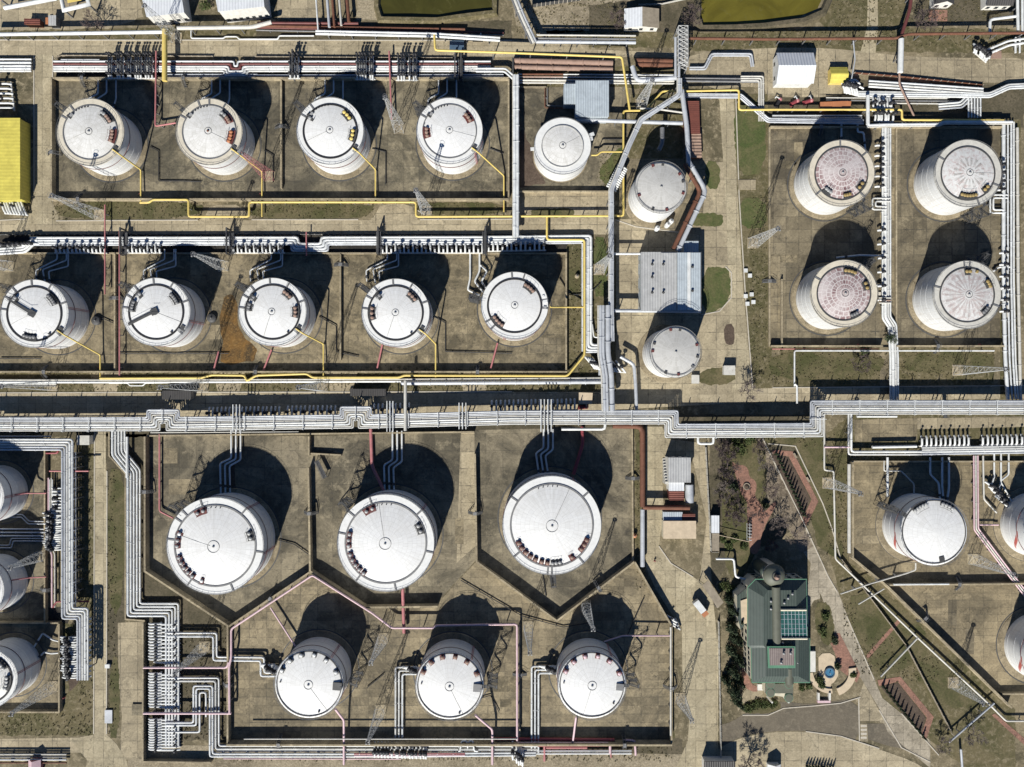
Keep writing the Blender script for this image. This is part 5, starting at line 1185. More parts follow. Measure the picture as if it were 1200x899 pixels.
bundle('thin white pipes along the outer foot of the four-tank block', [(1192,150),(1193,330),(1196,470)], [(0,.5,'white2')], 1.4, 26)
bundle('small pipe bridge between column pipes and lower rusted tank', [(1030,352),(1044,352)], [(-3,.25,'white2'),(0,.25,'rustpale'),(3,.25,'white2')], 2, 16)
bundle('thin pipes along the road side wall of the block', [(905,409),(1030,409)], [(0,.18,'pink')], 1, 22)
bundle('pipes below the orange boxes beside the block wall', [(905,137),(1010,137)], [(-1.5,.3,'silver'),(1.5,.3,'silver')], 1.2, 24)
pipe('white stub pipes at the yellow kiosk', [(990,96),(1002,93),(1008,99)], .35, 'white', 1.5); pipe('white pipe leading into the top lane cluster', [(996,108),(1004,100),(1012,104)], .35, 'white', 1.5)
pipe('thin pole pipe across the top lane', [(1000,48),(1002,70),(998,92)], .22, 'silver', 4, posts=0)
bundle('row of pipes under the white pump yard', [(1040,120),(1136,121)], [(-2,.25,'steel'),(1,.25,'white2')], 1, 22)
bundle('blue-white pipe sheaf slanting under the top lane', [(1100,124),(1126,122),(1136,112)], [(-2,.35,'white'),(1,.35,'white'),(4,.3,'silver')], 1.4, 20)
pipe('white pipe from the last flame tank yard', [(1187,590),(1215,596)], .3, 'white', 1.2); pipe('pale pipe behind whole flame tank', [(1073,600),(1060,590),(1048,590)], .25, 'white2', 1)
pipe('thin wire-like pipe over the garden fence', [(842,627),(878,635)], .1, 'sandstone', 2.2, posts=0)
pipe('white square pipe frame beside the green house bay', [(839,655),(860,655),(862,676),(875,679)], .38, 'white', 2.2, posts=10)
pipe('thin white pipe between plant sheds and fence', [(780,602),(778,616)], .3, 'white', 2)
pipe('thin pale pipe on the wall above the lower flame-marked tank', [(1047,685),(1112,684.5)], .3, 'white', 2.5, posts=0)
pipe('white pipe on the bund wall by the lane', [(786,735),(786,862)], .3, 'white2', 3.2, posts=20)
pipe('long thin pipe on top of the long bund wall', [(286,866),(606,866)], .22, 'white2', 3.9, posts=0)

bundle('row of pipes on sleepers in the bottom corner', [(-15,889),(78,889)], [(-5,.28,'white2'),(-2,.22,'steel'),(1.2,.3,'white'),(5,.25,'rust')], 1.2, 18)
# ------------------------------------------------------------------ lattice masts
MG = 'lattice lamp masts'
def mast(label, bx, by, tx, ty, mat='lattice', w=3.3, lamps=True):
    """b: foot on the map, t: where its head is seen; the height follows from the pair"""
    d0, d1 = math.hypot(bx-CX, by-CY), math.hypot(tx-CX, ty-CY)
    h = max(16, min(34, HC*(1-d0/d1))); p = W(bx, by)
    t = thing('lattice_mast', label, 'lamp mast', (p.x, p.y, 0), MG)
    b = MB(); n = 9
    def half(z): return w/2*(1-z/h) + .35*(z/h)
    cs = [(-1,-1),(1,-1),(1,1),(-1,1)]
    zs = [h*(1-(1-i/n)**1.25) for i in range(n+1)]
    for i in range(n):
        a, c = half(zs[i]), half(zs[i+1])
        for k in range(4):
            p0, p1 = cs[k], cs[(k+1)%4]
            b.bar((p0[0]*a,p0[1]*a,zs[i]), (p0[0]*c,p0[1]*c,zs[i+1]), .075)
            b.bar((p0[0]*a,p0[1]*a,zs[i]), (p1[0]*c,p1[1]*c,zs[i+1]), .035)
            b.bar((p1[0]*a,p1[1]*a,zs[i]), (p0[0]*c,p0[1]*c,zs[i+1]), .035)
            b.bar((p0[0]*c,p0[1]*c,zs[i+1]), (p1[0]*c,p1[1]*c,zs[i+1]), .035)
    b.v = [(x+p.x, y+p.y, z) for x, y, z in b.v]; b.build('lattice_frame', mat, t)
    b = MB(); b.box((p.x, p.y, 0), (w+.6, w+.6, .15)); b.build('footing', 'wall', t)
    if lamps:
        b = MB(); b.ring(.35, .75, h, h+.1, 12, 0, 360, (p.x,p.y)); b.ring(.7, .76, h+.9, h+.98, 12, 0, 360, (p.x,p.y))
        o = b.build('lamp_platform', 'steel', t)
        for s in (-.5, .5):
            MB().box((p.x+s, p.y-.8, h+.3), (.4,.3,.4)).build('floodlight', 'grating', o)
    else: MB().bar((p.x,p.y,h-.5),(p.x,p.y,h+4),.08).build('lightning_rod', mat, t)
    return t
for a in [('lattice mast leaning over the grass by the yellow hall lane',117,252,62,226),('lattice mast on the grass below the fourth upper tank',500,248,487,223),
          ('lattice mast between the third and fourth upper tanks',468,151,456,112),('red and white lattice mast between the second and third upper tanks',316,207,284,178,'pink'),
          ('pale lattice mast standing above the oil-stained yard',262,312,229,294),('lattice mast on the grass beside the silver pipe bridge',702,316,715,300),
          ('lattice mast on the grass strip beside the four-tank block',882,285,911,267),('lattice mast lying long against the grass under the streaked tank',1122,434,1178,427),
          ('lattice mast between the upper two cropped edge tanks',50,651,18,659),('lattice mast at the foot of the lowest cropped edge tank',62,804,12,832),
          ('lattice mast inside the pipe manifold yard',240,758,206,787),('upper lattice mast between the first two lowest tanks',449,748,434,775),
          ('lower lattice mast between the first two lowest tanks',446,832,431,868),('lattice mast in the shadow of the end lowest tank',686,709,695,736),
          ('lattice mast beside the pink pipe of the lowest yard',619,734,621,764),('lattice mast on the verge of the concrete lane',797,818,806,845),
          ('lattice mast on the dirt strip beside the garden',970,566,1009,574),('lattice mast on the slope below the flame-marked tanks',1117,800,1150,818),
          ('lattice mast at the foot of the white duct by the pump house',751,123,763,93),('lattice mast on the top road by the blue-roofed hall',207,45,174,2),
          ('lattice mast at the road verge near the site edge',62,452,2,453),('lattice mast at the road verge under the second middle tank',238,453,188,456),
          ('lattice mast at the road verge under the fourth middle tank',378,453,350,452),('lattice mast in the corner yard above the first middle tank',10,312,-40,305),
          ('lattice mast beside the upper cut flame-marked tank',1140,655,1188,673)]: mast(*a)

# ------------------------------------------------------------------ buildings
BG = 'plant buildings'
def P2(pts, z=0): return [tuple(W(x, y, z)[:2]) for x, y in pts]
def vents(root, pts, z, mat='grating'):
    for x, y in pts:
        p = W(x, y, z); MB().lathe([(.3,-.2),(.3,.5),(.5,.55),(.02,.85)], tuple(p), 10).build('roof_vent', mat, root)
def openings(root, poly, h, side, n, mat='window', zs=1.2, hh=1.3, ww=1.2):
    """windows in the wall between poly[side] and the next corner"""
    a, b = Vector((*poly[side], 0)), Vector((*poly[(side+1) % len(poly)], 0)); L = (b-a).length; rz = math.atan2(b.y-a.y, b.x-a.x)
    for k in range(n):
        p = a.lerp(b, (k+.5)/n)
        w = MB().box((p.x, p.y, zs), (ww, .12, hh), rz).build('window', mat, root)
        MB().box((p.x, p.y, zs-.12), (ww+.3, .3, .1), rz).build('sill', 'kerb', w)
def flat(label, pts, h, wallm, roofm, cat='building', name='plant_building', parapet=.25, win=(), group=BG, over=.25, zmap=True, door=None):
    """pts: roof outline as seen at its height"""
    poly = P2(pts, h if zmap else 0); c = (sum(p[0] for p in poly)/len(poly), sum(p[1] for p in poly)/len(poly))
    root = thing(name, label, cat, (c[0], c[1], 0), group)
    MB().prism(poly, 0, h-parapet).build('walls', wallm, root)
    a = sum(poly[i][0]*poly[(i+1)%len(poly)][1]-poly[(i+1)%len(poly)][0]*poly[i][1] for i in range(len(poly)))
    big = [(c[0]+(x-c[0])*(1+over/max(2,math.dist((x,y),c))), c[1]+(y-c[1])*(1+over/max(2,math.dist((x,y),c)))) for x, y in poly]
    MB().prism(big, h-parapet, h).build('roof', roofm, root)
    for s, n in win: openings(root, poly, h, s, n, zs=min(1.2, h*.35))
    if door is not None:
        a, b = Vector((*poly[door],0)), Vector((*poly[(door+1)%len(poly)],0)); p = a.lerp(b,.5)
        d = MB().box((p.x,p.y,.02),(1.1,.14,min(2.1,h*.7)),math.atan2(b.y-a.y,b.x-a.x)).build('door','darkgrey',root)
    return root
def gable(label, x0, y0, x1, y1, h, hr, wallm, roofm, axis=0, name='plant_building', cat='building', win=(), group=BG, roof2=None):
    """map rectangle on the ground, ridge along x (axis 0) or y (axis 1)"""
    A, B = W(x0, y1), W(x1, y0); ax, ay, bx, by = A.x, A.y, B.x, B.y
    root = thing(name, label, cat, ((ax+bx)/2, (ay+by)/2, 0), group)
    b = MB()
    if axis == 0:
        m = (ay+by)/2; vs = [(ax,ay,0),(bx,ay,0),(bx,by,0),(ax,by,0),(ax,ay,h),(bx,ay,h),(bx,by,h),(ax,by,h),(ax,m,hr-.05),(bx,m,hr-.05)]
        fs = [(3,2,1,0),(0,1,5,4),(2,3,7,6),(1,2,6,9,5),(3,0,4,8,7),(4,5,9,8),(6,7,8,9)]
        o = .35; s1 = [(ax-o,ay-o,h-.1),(bx+o,ay-o,h-.1),(bx+o,m,hr+.1),(ax-o,m,hr+.1)]; s2 = [(bx+o,by+o,h-.1),(ax-o,by+o,h-.1),(ax-o,m,hr+.1),(bx+o,m,hr+.1)]
    else:
        m = (ax+bx)/2; vs = [(ax,ay,0),(bx,ay,0),(bx,by,0),(ax,by,0),(ax,ay,h),(bx,ay,h),(bx,by,h),(ax,by,h),(m,ay,hr-.05),(m,by,hr-.05)]
        fs = [(3,2,1,0),(0,1,5,8,4),(2,3,7,9,6),(1,2,6,5),(3,0,4,7),(5,6,9,8),(7,4,8,9)]
        o = .35; s1 = [(ax-o,by+o,h-.1),(ax-o,ay-o,h-.1),(m,ay-o,hr+.1),(m,by+o,hr+.1)]; s2 = [(bx+o,ay-o,h-.1),(bx+o,by+o,h-.1),(m,by+o,hr+.1),(m,ay-o,hr+.1)]
    b.add(vs, fs); b.build('walls', wallm, root)
    for s, mm in ((s1, roofm), (s2, roof2 or roofm)):
        q = MB(); q.add([(x,y,z+.12) for x,y,z in s]+list(s), [(0,1,2,3),(7,6,5,4),(0,4,5,1),(1,5,6,2),(2,6,7,3),(3,7,4,0)]); q.build('roof', mm, root)
    for s, n in win: openings(root, [(ax,ay),(bx,ay),(bx,by),(ax,by)], h, s, n, zs=1)
    return root
flat('bright yellow flat-roofed hall at the edge of the lane', [(-40,139),(23,139),(23,233),(-40,236)], 5.5, 'hall_yellow', 'hall_yellow', win=[])
flat('white hall with pale grey-blue roof beyond the top road, beside the mast', [(160,-30),(172,19),(215,14),(208,-30)], 6.5, 'plaster', 'whitesheet', win=[(1,5)], door=1)
flat('white hall with pale roof and row of small windows, beyond the top road', [(248,-30),(256,13),(309,7),(305,-30)], 8, 'plaster', 'whitesheet', win=[(1,7)])
gable('white metal shed with gabled roof on the top lane', 905.5, 70, 946, 103, 4.5, 6.5, 'white', 'whitesheet', 0, win=[(3,2)])
gable('small yellow kiosk with pitched roof on the top lane', 970, 83.5, 988, 99.5, 2.4, 3.4, 'yellow', 'hall_yellow', 0, 'kiosk', 'kiosk')
flat('pale blue flat-roofed pump house beside the bare tank', [(675,95),(713,95),(713,136),(675,136)], 7, 'bluesheet', 'bluesheet', win=[(0,3)], door=1)
flat('low pale blue annex of the pump house in the tank shadow', [(661,99),(674,99),(674,121),(661,121)], 5, 'bluesheet', 'bluesheet')
gable('small white and grey cottage beyond the pipe bridge', 731, 17, 769, 37, 3.2, 4.2, 'plaster', 'whitesheet', 1, 'cottage', 'cottage', [(0,3),(1,1)], roof2='wood')
gable('dark-roofed cottage with a red patio past the top lane', 1089, -22, 1110, 10, 3.4, 5.2, 'plaster', 'darkroof', 1, 'cottage', 'cottage', [(0,2)])
gable('dark-roofed cottage with white front near the far corner', 1149, -24, 1178, 12, 3.6, 5.6, 'plaster', 'darkroof', 0, 'cottage', 'cottage', [(0,3)])
# grey warehouse, several roof bays
wh = flat('grey warehouse with pale roof strip, crossed by the conveyor foot', [(752,296),(821,296),(821,364),(752,364)], 7, 'bluesheet', 'greysheet', win=[(3,4)], door=1)
for x0, x1, m, h in ((774.5,793,'greysheet',7.25),(793.5,820.5,'bluesheet',7.6),(805,808.5,'white',7.8)):
    MB().prism(P2([(x0,296.5),(x1,296.5),(x1,363.5),(x0,363.5)], 7), 6.9, h).build('roof_bay', m, wh)
vents(wh, [(764,310),(764,325),(764,343),(777,310),(777,343),(811,313),(811,341)], 7.6, 'darkgrey')
flat('small grey annex behind the warehouse at the conveyor foot', [(802,283),(818,283),(818,295),(802,295)], 4.5, 'bluesheet', 'bluesheet')
flat('dark red roofed container by the grey duct', [(802,119),(819,119),(820,156),(804,156)], 3.2, 'maroon', 'redroof', 'container', 'container')
flat('open-topped rusted crate stack container below the red one', [(804,157.5),(821,157.5),(822,184),(806,184)], 2.6, 'rust', 'rustroof', 'container', 'container')
# plant sheds beside the lane
sh = flat('grey-roofed plant shed with white stair on its lane side', [(784,537),(809,537),(809,565),(784,565)], 6.5, 'plaster', 'greysheet', win=[(0,3)])
st = MB(); a = W(779, 552)
for k in range(9): st.box((a.x, a.y+4-k*.95, 0), (1.6,.9,.35+.5*k))
st.build('stair', 'white2', sh)
flat('lower pale roofed wing of the plant shed', [(784.5,566),(801,566),(801,575),(784.5,575)], 5, 'plaster', 'whitesheet')
flat('red-brown roofed wing of the plant shed', [(785,576),(801,576),(801,586),(785,586)], 4.2, 'maroon', 'redroof')
t = thing('drum', 'silver drum lying beside the red-brown wing', 'drum', tuple(W(808,578)), BG)
p, q = W(807.5,568,1.6), W(808,589,1.6); MB().tube([p,q], 1.5, 14).build('drum_body','silver',t)
for u in (.2,.8): c = p.lerp(q,u); MB().box((c.x,c.y,0),(2.4,.4,.6)).build('cradle','steel',t)
flat('beige flat-roofed shed below the plant sheds', [(778,611),(815,611),(815,631),(778,631)], 4, 'cream', 'sandstone', door=1)
flat('blue-grey lean-to roof behind the beige shed', [(778,600.5),(799,600.5),(799,610),(778,610)], 3, 'bluesheet', 'bluesheet')
flat('dark red lean-to roof behind the beige shed', [(800,603),(814,603),(814,610),(800,610)], 3, 'maroon', 'redroof')
flat('pale blue container by the garden fence', [(834,605),(842.5,605),(842.5,624),(834,624)], 2.8, 'bluesheet', 'whitesheet', 'container', 'container')
flat('grey timber shed below the pale blue container', [(835,626),(842.5,626),(842.5,645),(835,645)], 2.4, 'wood', 'wood', 'shed', 'shed')
flat('beige kiosk on the road verge by the crossing', [(679,460.5),(694,461),(693,473),(679,473)], 3, 'cream', 'sandstone', 'kiosk', 'kiosk')
flat('grey shelter over the road verge beside the long rack loop', [(191,458),(223,458),(223,468),(191,468)], 3.5, 'steel', 'darkroof', 'shelter', 'shelter')
flat('dark shelter on the road verge beside the second rack loop', [(411,456),(451,456),(451,464),(411,464)], 3, 'steel', 'darkroof', 'shelter', 'shelter')
flat('white control box cabin at the start of the blue-shadowed rack', [(91,511),(104,511),(104,521),(90,521)], 3, 'plaster', 'white2', 'cabin', 'cabin')
flat('dark-roofed building cut by the bottom edge near the lane', [(826,893),(861,893),(861,915),(826,915)], 4, 'plaster', 'darkroof')
gable('white tent roof at the bottom edge by the bare tree', 898, 893, 911, 912, 2.2, 3.4, 'white', 'white', 1, 'tent', 'tent')
gable('small pink pitched roof hut in the bottom corner', 39, 888, 51, 903, 2, 3.4, 'pink', 'pinkwhite', 1, 'hut', 'hut')
flat('red container on the yard beyond the top road', [(29,22),(46,22.5),(46,28.5),(29,28)], 2.6, 'rust', 'redroof', 'container', 'container')
flat('grey cabin on the yard beyond the top road', [(57,18.5),(65,18.5),(65,29),(57,29)], 2.8, 'steel', 'greysheet', 'cabin', 'cabin')
flat('orange crate beside the grey cabin beyond the top road', [(53.5,21),(56.5,21),(56.5,28),(53.5,28)], 1.6, 'orange', 'orange', 'crate', 'crate')
flat('first orange-roofed box beside the shaded pipes of the top lane', [(962,120),(975,119.5),(975,128),(962,128)], 2, 'rust', 'orange', 'box', 'equipment_box', group='orange boxes')
flat('second orange-roofed box beside the shaded pipes of the top lane', [(976,119.5),(986,119),(986,127.5),(976,127.5)], 2.1, 'rust', 'orange', 'box', 'equipment_box', group='orange boxes')
flat('third orange-roofed box, closest to the pipe square', [(987,119),(997,119),(996,127),(987,127)], 1.9, 'rust', 'orange', 'box', 'equipment_box', group='orange boxes')
flat('dark blue tank box on the top road beside the white pipes', [(527.5,48),(543,48),(543,57.5),(527.5,57.5)], 2.2, 'bluebox', 'bluebox', 'equipment', 'equipment_box')
flat('timber platform under the white pump yard', [(1162,60),(1173,60),(1173,68),(1162,68)], .5, 'rust', 'rustpale', 'platform', 'platform')
flat('low concrete hatch on the strip beside the concrete lane', [(155,826),(166,826),(166,838),(155,838)], .5, 'wall', 'yard', 'hatch', 'hatch')
flat('grey steel frame pit beside the lane grass', [(123,833),(131,833),(131,847),(123,847)], .6, 'steel', 'silver', 'frame', 'equipment_box')
flat('white pump box on the lane verge', [(123,779),(128,779),(128,783),(123,783)], 1, 'white', 'white', 'box', 'equipment_box')
flat('white hatch at the corner of the paved yard', [(811,440),(819,440),(819,449),(811,449)], 1.2, 'white2', 'white2', 'hatch', 'hatch')
flat('pale chamber cover on the grass strip by the top lane', [(866,211),(885,211),(885,222),(866,222)], .3, 'wall', 'apron', 'cover', 'hatch')
flat('small white booth with dark front by the paved yard', [(849,429),(861,429),(861,439),(849,439)], 2.4, 'plaster', 'white2', 'booth', 'booth', door=2)
for i, (x, y) in enumerate([(872,315),(877,321),(872,345),(879,343),(874,354),(881,352)]):
    flat(['pale block topmost on the gravel strip','pale block second on the gravel strip','pale block left of a pair on the gravel strip'.replace('left of a pair','beside a pair'),'pale block in the pair on the gravel strip','pale block lowest on the gravel strip','pale block lowest but one on the gravel strip'][i], rect(x,y,x+4,y+4), .7, 'plaster', 'white', 'block', 'concrete_block', group='pale blocks on the gravel strip')
# scaffold canopy by the lane
cz = thing('canopy', 'grey slanted timber canopy by the concrete lane', 'canopy', tuple(W(830,696)), BG)
pts = [W(*p, 3.2) for p in [(823,686),(830,680),(848,706),(841,713)]]
MB().prism([tuple(p[:2]) for p in pts], 3.05, 3.2).build('roof', 'wood', cz)
for p in pts: MB().box((p.x*.995, p.y*.995, 0), (.2,.2,3.05)).build('post', 'steel', cz)
# white frame gantry with yellow top at the upper edge
gz = thing('gantry', 'white angular gantry with yellow deck at the upper edge', 'gantry', tuple(W(88,6)), BG)
pts = [W(*p, 5) for p in [(70,-12),(75,12),(104,5.5),(100,-12)]]
MB().tube(pts[0:], .7).build('beam', 'white', gz); pts2 = [W(*p, 4.6) for p in [(78,-12),(79,3),(95,0),(94,-12)]]
MB().prism([tuple(p[:2]) for p in pts2], 4.3, 4.6).build('deck', 'yellow', gz)
for p in pts: MB().box((p.x, p.y, 0), (.5,.5,4.4)).build('post', 'steel', gz)
gz = thing('gantry', 'long white slanting beam at the upper corner by the yellow pipes', 'gantry', tuple(W(30,5)), BG)
MB().tube([W(5,9.5,4.5), W(66,-2,4.5)], .75).build('beam', 'white', gz)
for x, y in ((12,8),(42,2)): p = W(x,y); MB().box((p.x,p.y,0),(.5,.5,4)).build('post','steel',gz)
# lattice arch
az = thing('pipe_bridge', 'tall lattice pipe bridge over the top lane beside the pump house', 'pipe bridge', tuple(W(794,66)), 'pipe racks')
b = MB(); n = 9
for s in (-1.6, 1.6):
    for z in (6, 8.4): b.bar(tuple(W(794,44,0)+Vector((s,0,z))), tuple(W(794,91,0)+Vector((s,0,z))), .16)
for i in range(n):
    p, q = W(794,44).lerp(W(794,91), i/n), W(794,44).lerp(W(794,91), (i+1)/n)
    for z in (6, 8.4): b.bar((p.x-1.6,p.y,z),(q.x+1.6,q.y,z),.1); b.bar((p.x+1.6,p.y,z),(q.x-1.6,q.y,z),.1); b.bar((p.x-1.6,p.y,z),(p.x+1.6,p.y,z),.1)
    for s in (-1.6,1.6): b.bar((p.x+s,p.y,6),(q.x+s,q.y,8.4),.1); b.bar((p.x+s,p.y,6),(p.x+s,p.y,8.4),.1)
b.build('truss_frame', 'lattice', az)
for s in (-.7,.5): MB().tube([tuple(W(794,44,6.6)+Vector((s,0,0))), tuple(W(794,91,6.6)+Vector((s,0,0)))], .45).build('pipe', 'silver', az)
for y in (45, 90):
    for s in (-1.6,1.6): p = W(794,y); MB().box((p.x+s,p.y,0),(.35,.35,6)).build('leg','steel',az)
# catwalk over the shaded corner by the first middle tank etc.
def catwalk(label, x0, y0, x1, y1, z=2.2, w=1.4):
    a, c = W(x0,y0,z), W(x1,y1,z); L = (c-a).length; m = (a+c)/2; rz = math.atan2(c.y-a.y,c.x-a.x); n = Vector((-(c-a).y,(c-a).x,0))/L
    t = thing('footbridge', label, 'footbridge', (m.x,m.y,0), 'footbridges over pipes')
    MB().box((m.x,m.y,z-.1),(L,w,.1),rz).build('deck','darkgrey',t)
    b = MB()
    for s in (-w/2,w/2):
        for h in (.5,1.0): b.bar(a+n*s+Vector((0,0,h)), c+n*s+Vector((0,0,h)), .05)
        for k in range(5): p = a.lerp(c,k/4)+n*s; b.bar(p, p+Vector((0,0,1)), .05); 
    b.build('railing_frame','steel',t)
    for p in (a, c):
        for s in (-w/2,w/2): q = p+n*s; MB().box((q.x,q.y,0),(.15,.15,z-.1)).build('leg','steel',t)
for a in [('dark footbridge over the toothed rack beside the second middle tank',147,273,147,298),('dark footbridge over the toothed rack beside the second loop',444,272,444,298),('dark footbridge over the rack near the fifth middle tank',568,272,568,298),
          ('footbridge over the long rack above the dirt yard',1108,470,1108,490),('dark footbridge over the upper rack beside the fourth tank',540,70,540,94),('dark footbridge at the first loop of the upper rack',272,273,272,298),
          ('footbridge over the bund wall of the first largest tank',371,540,381,560),('footbridge over the outer pipes of the cropped tanks',28,522,28,508)]: catwalk(*a)

# ------------------------------------------------------------------ green-roofed house in the garden
hz = 9.0
hq = thing('office_house', 'large green-roofed house with round turret and glass atrium in the garden', 'house', tuple(W(912,738)), None)
body = [(878,688),(886,680),(944,680),(945,712),(945,747),(948,748),(948,798),(882,798),(881,760),(878,757)]
pb = P2(body, hz)
MB().prism(pb, 0, hz-.3).build('walls', 'cream', hq)
e = P2([(876,688),(885,678.5),(945.5,678.5),(946.5,748),(949.5,748),(949.5,800.5),(881,800.5),(880,760),(876,757)], hz)
cx, cy = W(912,740,hz)[:2]
ins = [(cx+(x-cx)*.55, cy+(y-cy)*.82) for x, y in e]
MB().prism(e, hz-.32, hz).build('eave', 'greentrim', hq)
MB().prism([(cx+(x-cx)*.985, cy+(y-cy)*.985) for x, y in e], hz+.003, hz+2.2, ins).build('roof', 'greenroof', hq)
for k, (s, n) in enumerate([(1,6),(7,6),(9,8),(5,5)]):
    for z in (1.0, 4.6): openings(hq, pb, hz, s, n, zs=z, hh=1.8, ww=1.2)
# turret
p = W(909, 675.5, 12); tr = MB().lathe([(3.3,0),(3.3,10.2)], (p.x,p.y,0), 28).build('turret', 'cream', hq)
MB().lathe([(3.7,10.2),(3.8,10.5),(3.3,11.3),(2.0,12.3),(1.3,12.5)], (p.x,p.y,0), 28).build('turret_roof', 'ridge', tr)
MB().lathe([(.8,12.4),(.8,13.2),(.9,13.3),(.5,13.8),(.01,14.2)], (p.x,p.y,0), 20).build('cupola', 'rustpale', tr); MB().ring(1.2, 1.5, 12.3, 12.7, 28, 0, 360, (p.x,p.y)).build('cupola_base', 'darkgrey', tr)
MB().ring(3.2, 3.75, 10.1, 10.35, 32, 120, 240, (p.x,p.y)).build('cornice', 'plaster', tr)
p2 = W(900, 670, 9.5); MB().lathe([(2.2,0),(2.2,8),(2.3,8.1),(1.5,9.3),(.02,10)], (p2.x,p2.y,0), 20).build('side_turret', 'greenroof', tr)
# barrel ridges
def barrel(x0, y0, x1, y1, r, z, mat, name='barrel_roof'):
    a, c = W(x0,y0,z), W(x1,y1,z); b = MB(); n = 12
    d = (c-a).normalized(); s = Vector((-d.y,d.x,0)); vs = []
    for e_ in (a, c):
        for i in range(n+1): t = math.pi*i/n; vs.append(tuple(e_+s*(r*math.cos(t))+Vector((0,0,r*.8*math.sin(t)))))
    b.add(vs, [(i+1,i,n+1+i,n+2+i) for i in range(n)], True); b.add([vs[i] for i in range(n+1)], [tuple(range(n+1))]); b.add(vs[n+1:], [tuple(range(n,-1,-1))])
    return b.build(name, mat, hq)
barrel(909.3, 688, 910.3, 757, 1.45, hz+2.1, 'ridge'); barrel(924.5, 783, 925, 801, 1.4, hz+1.2, 'ridge')
# glass atrium
ga = P2([(914,714),(944,714),(945,747.5),(915,747.5)], hz+2)
at = MB().prism(ga, hz-.5, hz+2.35).build('atrium', 'glass', hq)
f = MB()
A_, B_, C_, D_ = [Vector((*q, hz+2.4)) for q in ga]
for i in range(8): f.bar(A_.lerp(B_, i/7), D_.lerp(C_, i/7), .09)
for i in range(7): f.bar(A_.lerp(D_, i/6), B_.lerp(C_, i/6), .07)
f.build('glazing_frame', 'bluesheet', at)
for (u, v) in ((A_,B_),(D_,C_)): MB().bar(u+Vector((0,0,.25)), v+Vector((0,0,.25)), .42).build('parapet', 'cream', at)
# roof penthouse
pp = P2([(900,758.5),(932,758.5),(932,783),(901,783)], hz+4)
ph = MB().prism(pp, hz, hz+3.5).build('penthouse', 'greenroof', hq)
MB().prism(P2([(899.5,758),(932.5,758),(932.5,783.5),(900.5,783.5)], hz+4), hz+3.5, hz+3.7).build('penthouse_trim', 'greentrim', ph)
MB().prism(P2([(901.5,760),(931,760),(931,780),(902.5,780)], hz+4), hz+3.7, hz+3.86).build('penthouse_roof', 'boxroof', ph)
vents(hq, [(903,704),(903,713),(918.5,706),(923,700.5),(928,695.5),(916.5,753)], hz+2.2, 'grating'); vents(hq, [(918,765),(926,765),(915,776)], hz+4, 'grating'); vents(hq, [(934,776)], hz+1.5)
# glazed bay on the west side and stone terrace
by_ = P2([(863.5,698),(877,687),(878,724),(868,738),(864,722)], 6)
bay = MB().prism(by_, 0, 6).build('bay_wing', 'cream', hq); MB().prism([(x*1.0,y) for x,y in by_], 6.003, 6.3).build('bay_roof', 'greenroof', bay)
MB().prism(P2([(868,704),(877,701),(877,730),(869,732)], 6.6), 6.3, 6.7).build('terrace', 'sandstone', bay)
# entrance porch
pc = MB().prism(P2([(898,802),(908,802),(908,812),(919,812),(919,802),(929,802),(929,818),(898,814)], 5), 0, 5).build('porch', 'cream', hq)
MB().prism(P2([(897,801.5),(929.5,801.5),(929.5,812.5),(897,812.5)], 5.3), 5.003, 5.4).build('porch_roof', 'ridge', pc)
for x, y in ((903,812),(924.5,818),(924.5,802),(903,802)):
    q = W(x, y, 5.4); MB().lathe([(1.5,5.0),(1.5,5.5)], (q.x,q.y,0), 18).build('porch_bay', 'greentrim', pc); MB().lathe([(1.38,5.5),(1.38,5.55)], (q.x,q.y,0), 18).build('bay_roof', 'ridge', pc)
for k, (x, y) in enumerate([(899,816),(918,816)]): q = W(x,y); MB().box((q.x,q.y,0),(.5,.5,4.9)).build('porch_column','plaster',pc)
MB().prism(P2([(887,801),(896,801),(896,808),(887,808)]), 0, .8).build('side_steps', 'plaster', hq)
MB().prism(P2([(948,762),(954,762),(954,786),(948,786)]), 0, 1.2).build('east_steps', 'plaster', hq)
# fountain court
ft = thing('fountain', 'round fountain with bright blue water on cream paving', 'fountain', tuple(W(971.5,788)), None)
MB().prism(P2(smooth_poly([(959,766),(977,765),(980,780),(983,790),(978,799),(973,802),(974,808),(967,808),(967,801),(960,796),(959,782)])), .09, .13).build('court_paving', 'sandstone', ft)
p = W(971.5,788); MB().ring(1.45, 1.85, .1, .65, 32, 0, 360, (p.x,p.y)).build('basin_rim', 'bluebox', ft)
MB().lathe([(1.46,.12),(1.46,.45)], (p.x,p.y,0), 28).build('basin_water', 'fountain', ft)
MB().lathe([(.12,.4),(.1,1.1),(.2,1.15),(.01,1.2)], (p.x,p.y,0), 10).build('nozzle', 'silver', ft)
for lab, r0, r1, a0, a1 in (('curved cream wall below the fountain',6.2,7.8,185,275),('curved cream wall closing the fountain court by the lane',6.5,9.0,-70,8)):
    w = MB().ring(r0, r1, .05, .6, 48, a0, a1, (p.x+.3,p.y+.6)).build('garden_wall', 'sandstone'); tag(w, lab, 'wall', 'garden walls')
sg = thing('gateway', 'pale pink gate sill at the fountain court entrance', 'gate', tuple(W(964,820)), None)
MB().prism(P2([(957,820),(972,820),(972,822.5),(957,822.5)]), 0, .9).build('sill_wall', 'pinkwhite', sg)
for x in (958,971): q = W(x,815); MB().box((q.x,q.y,0),(.6,2.6,1.1)).build('gate_pier','plaster',sg)

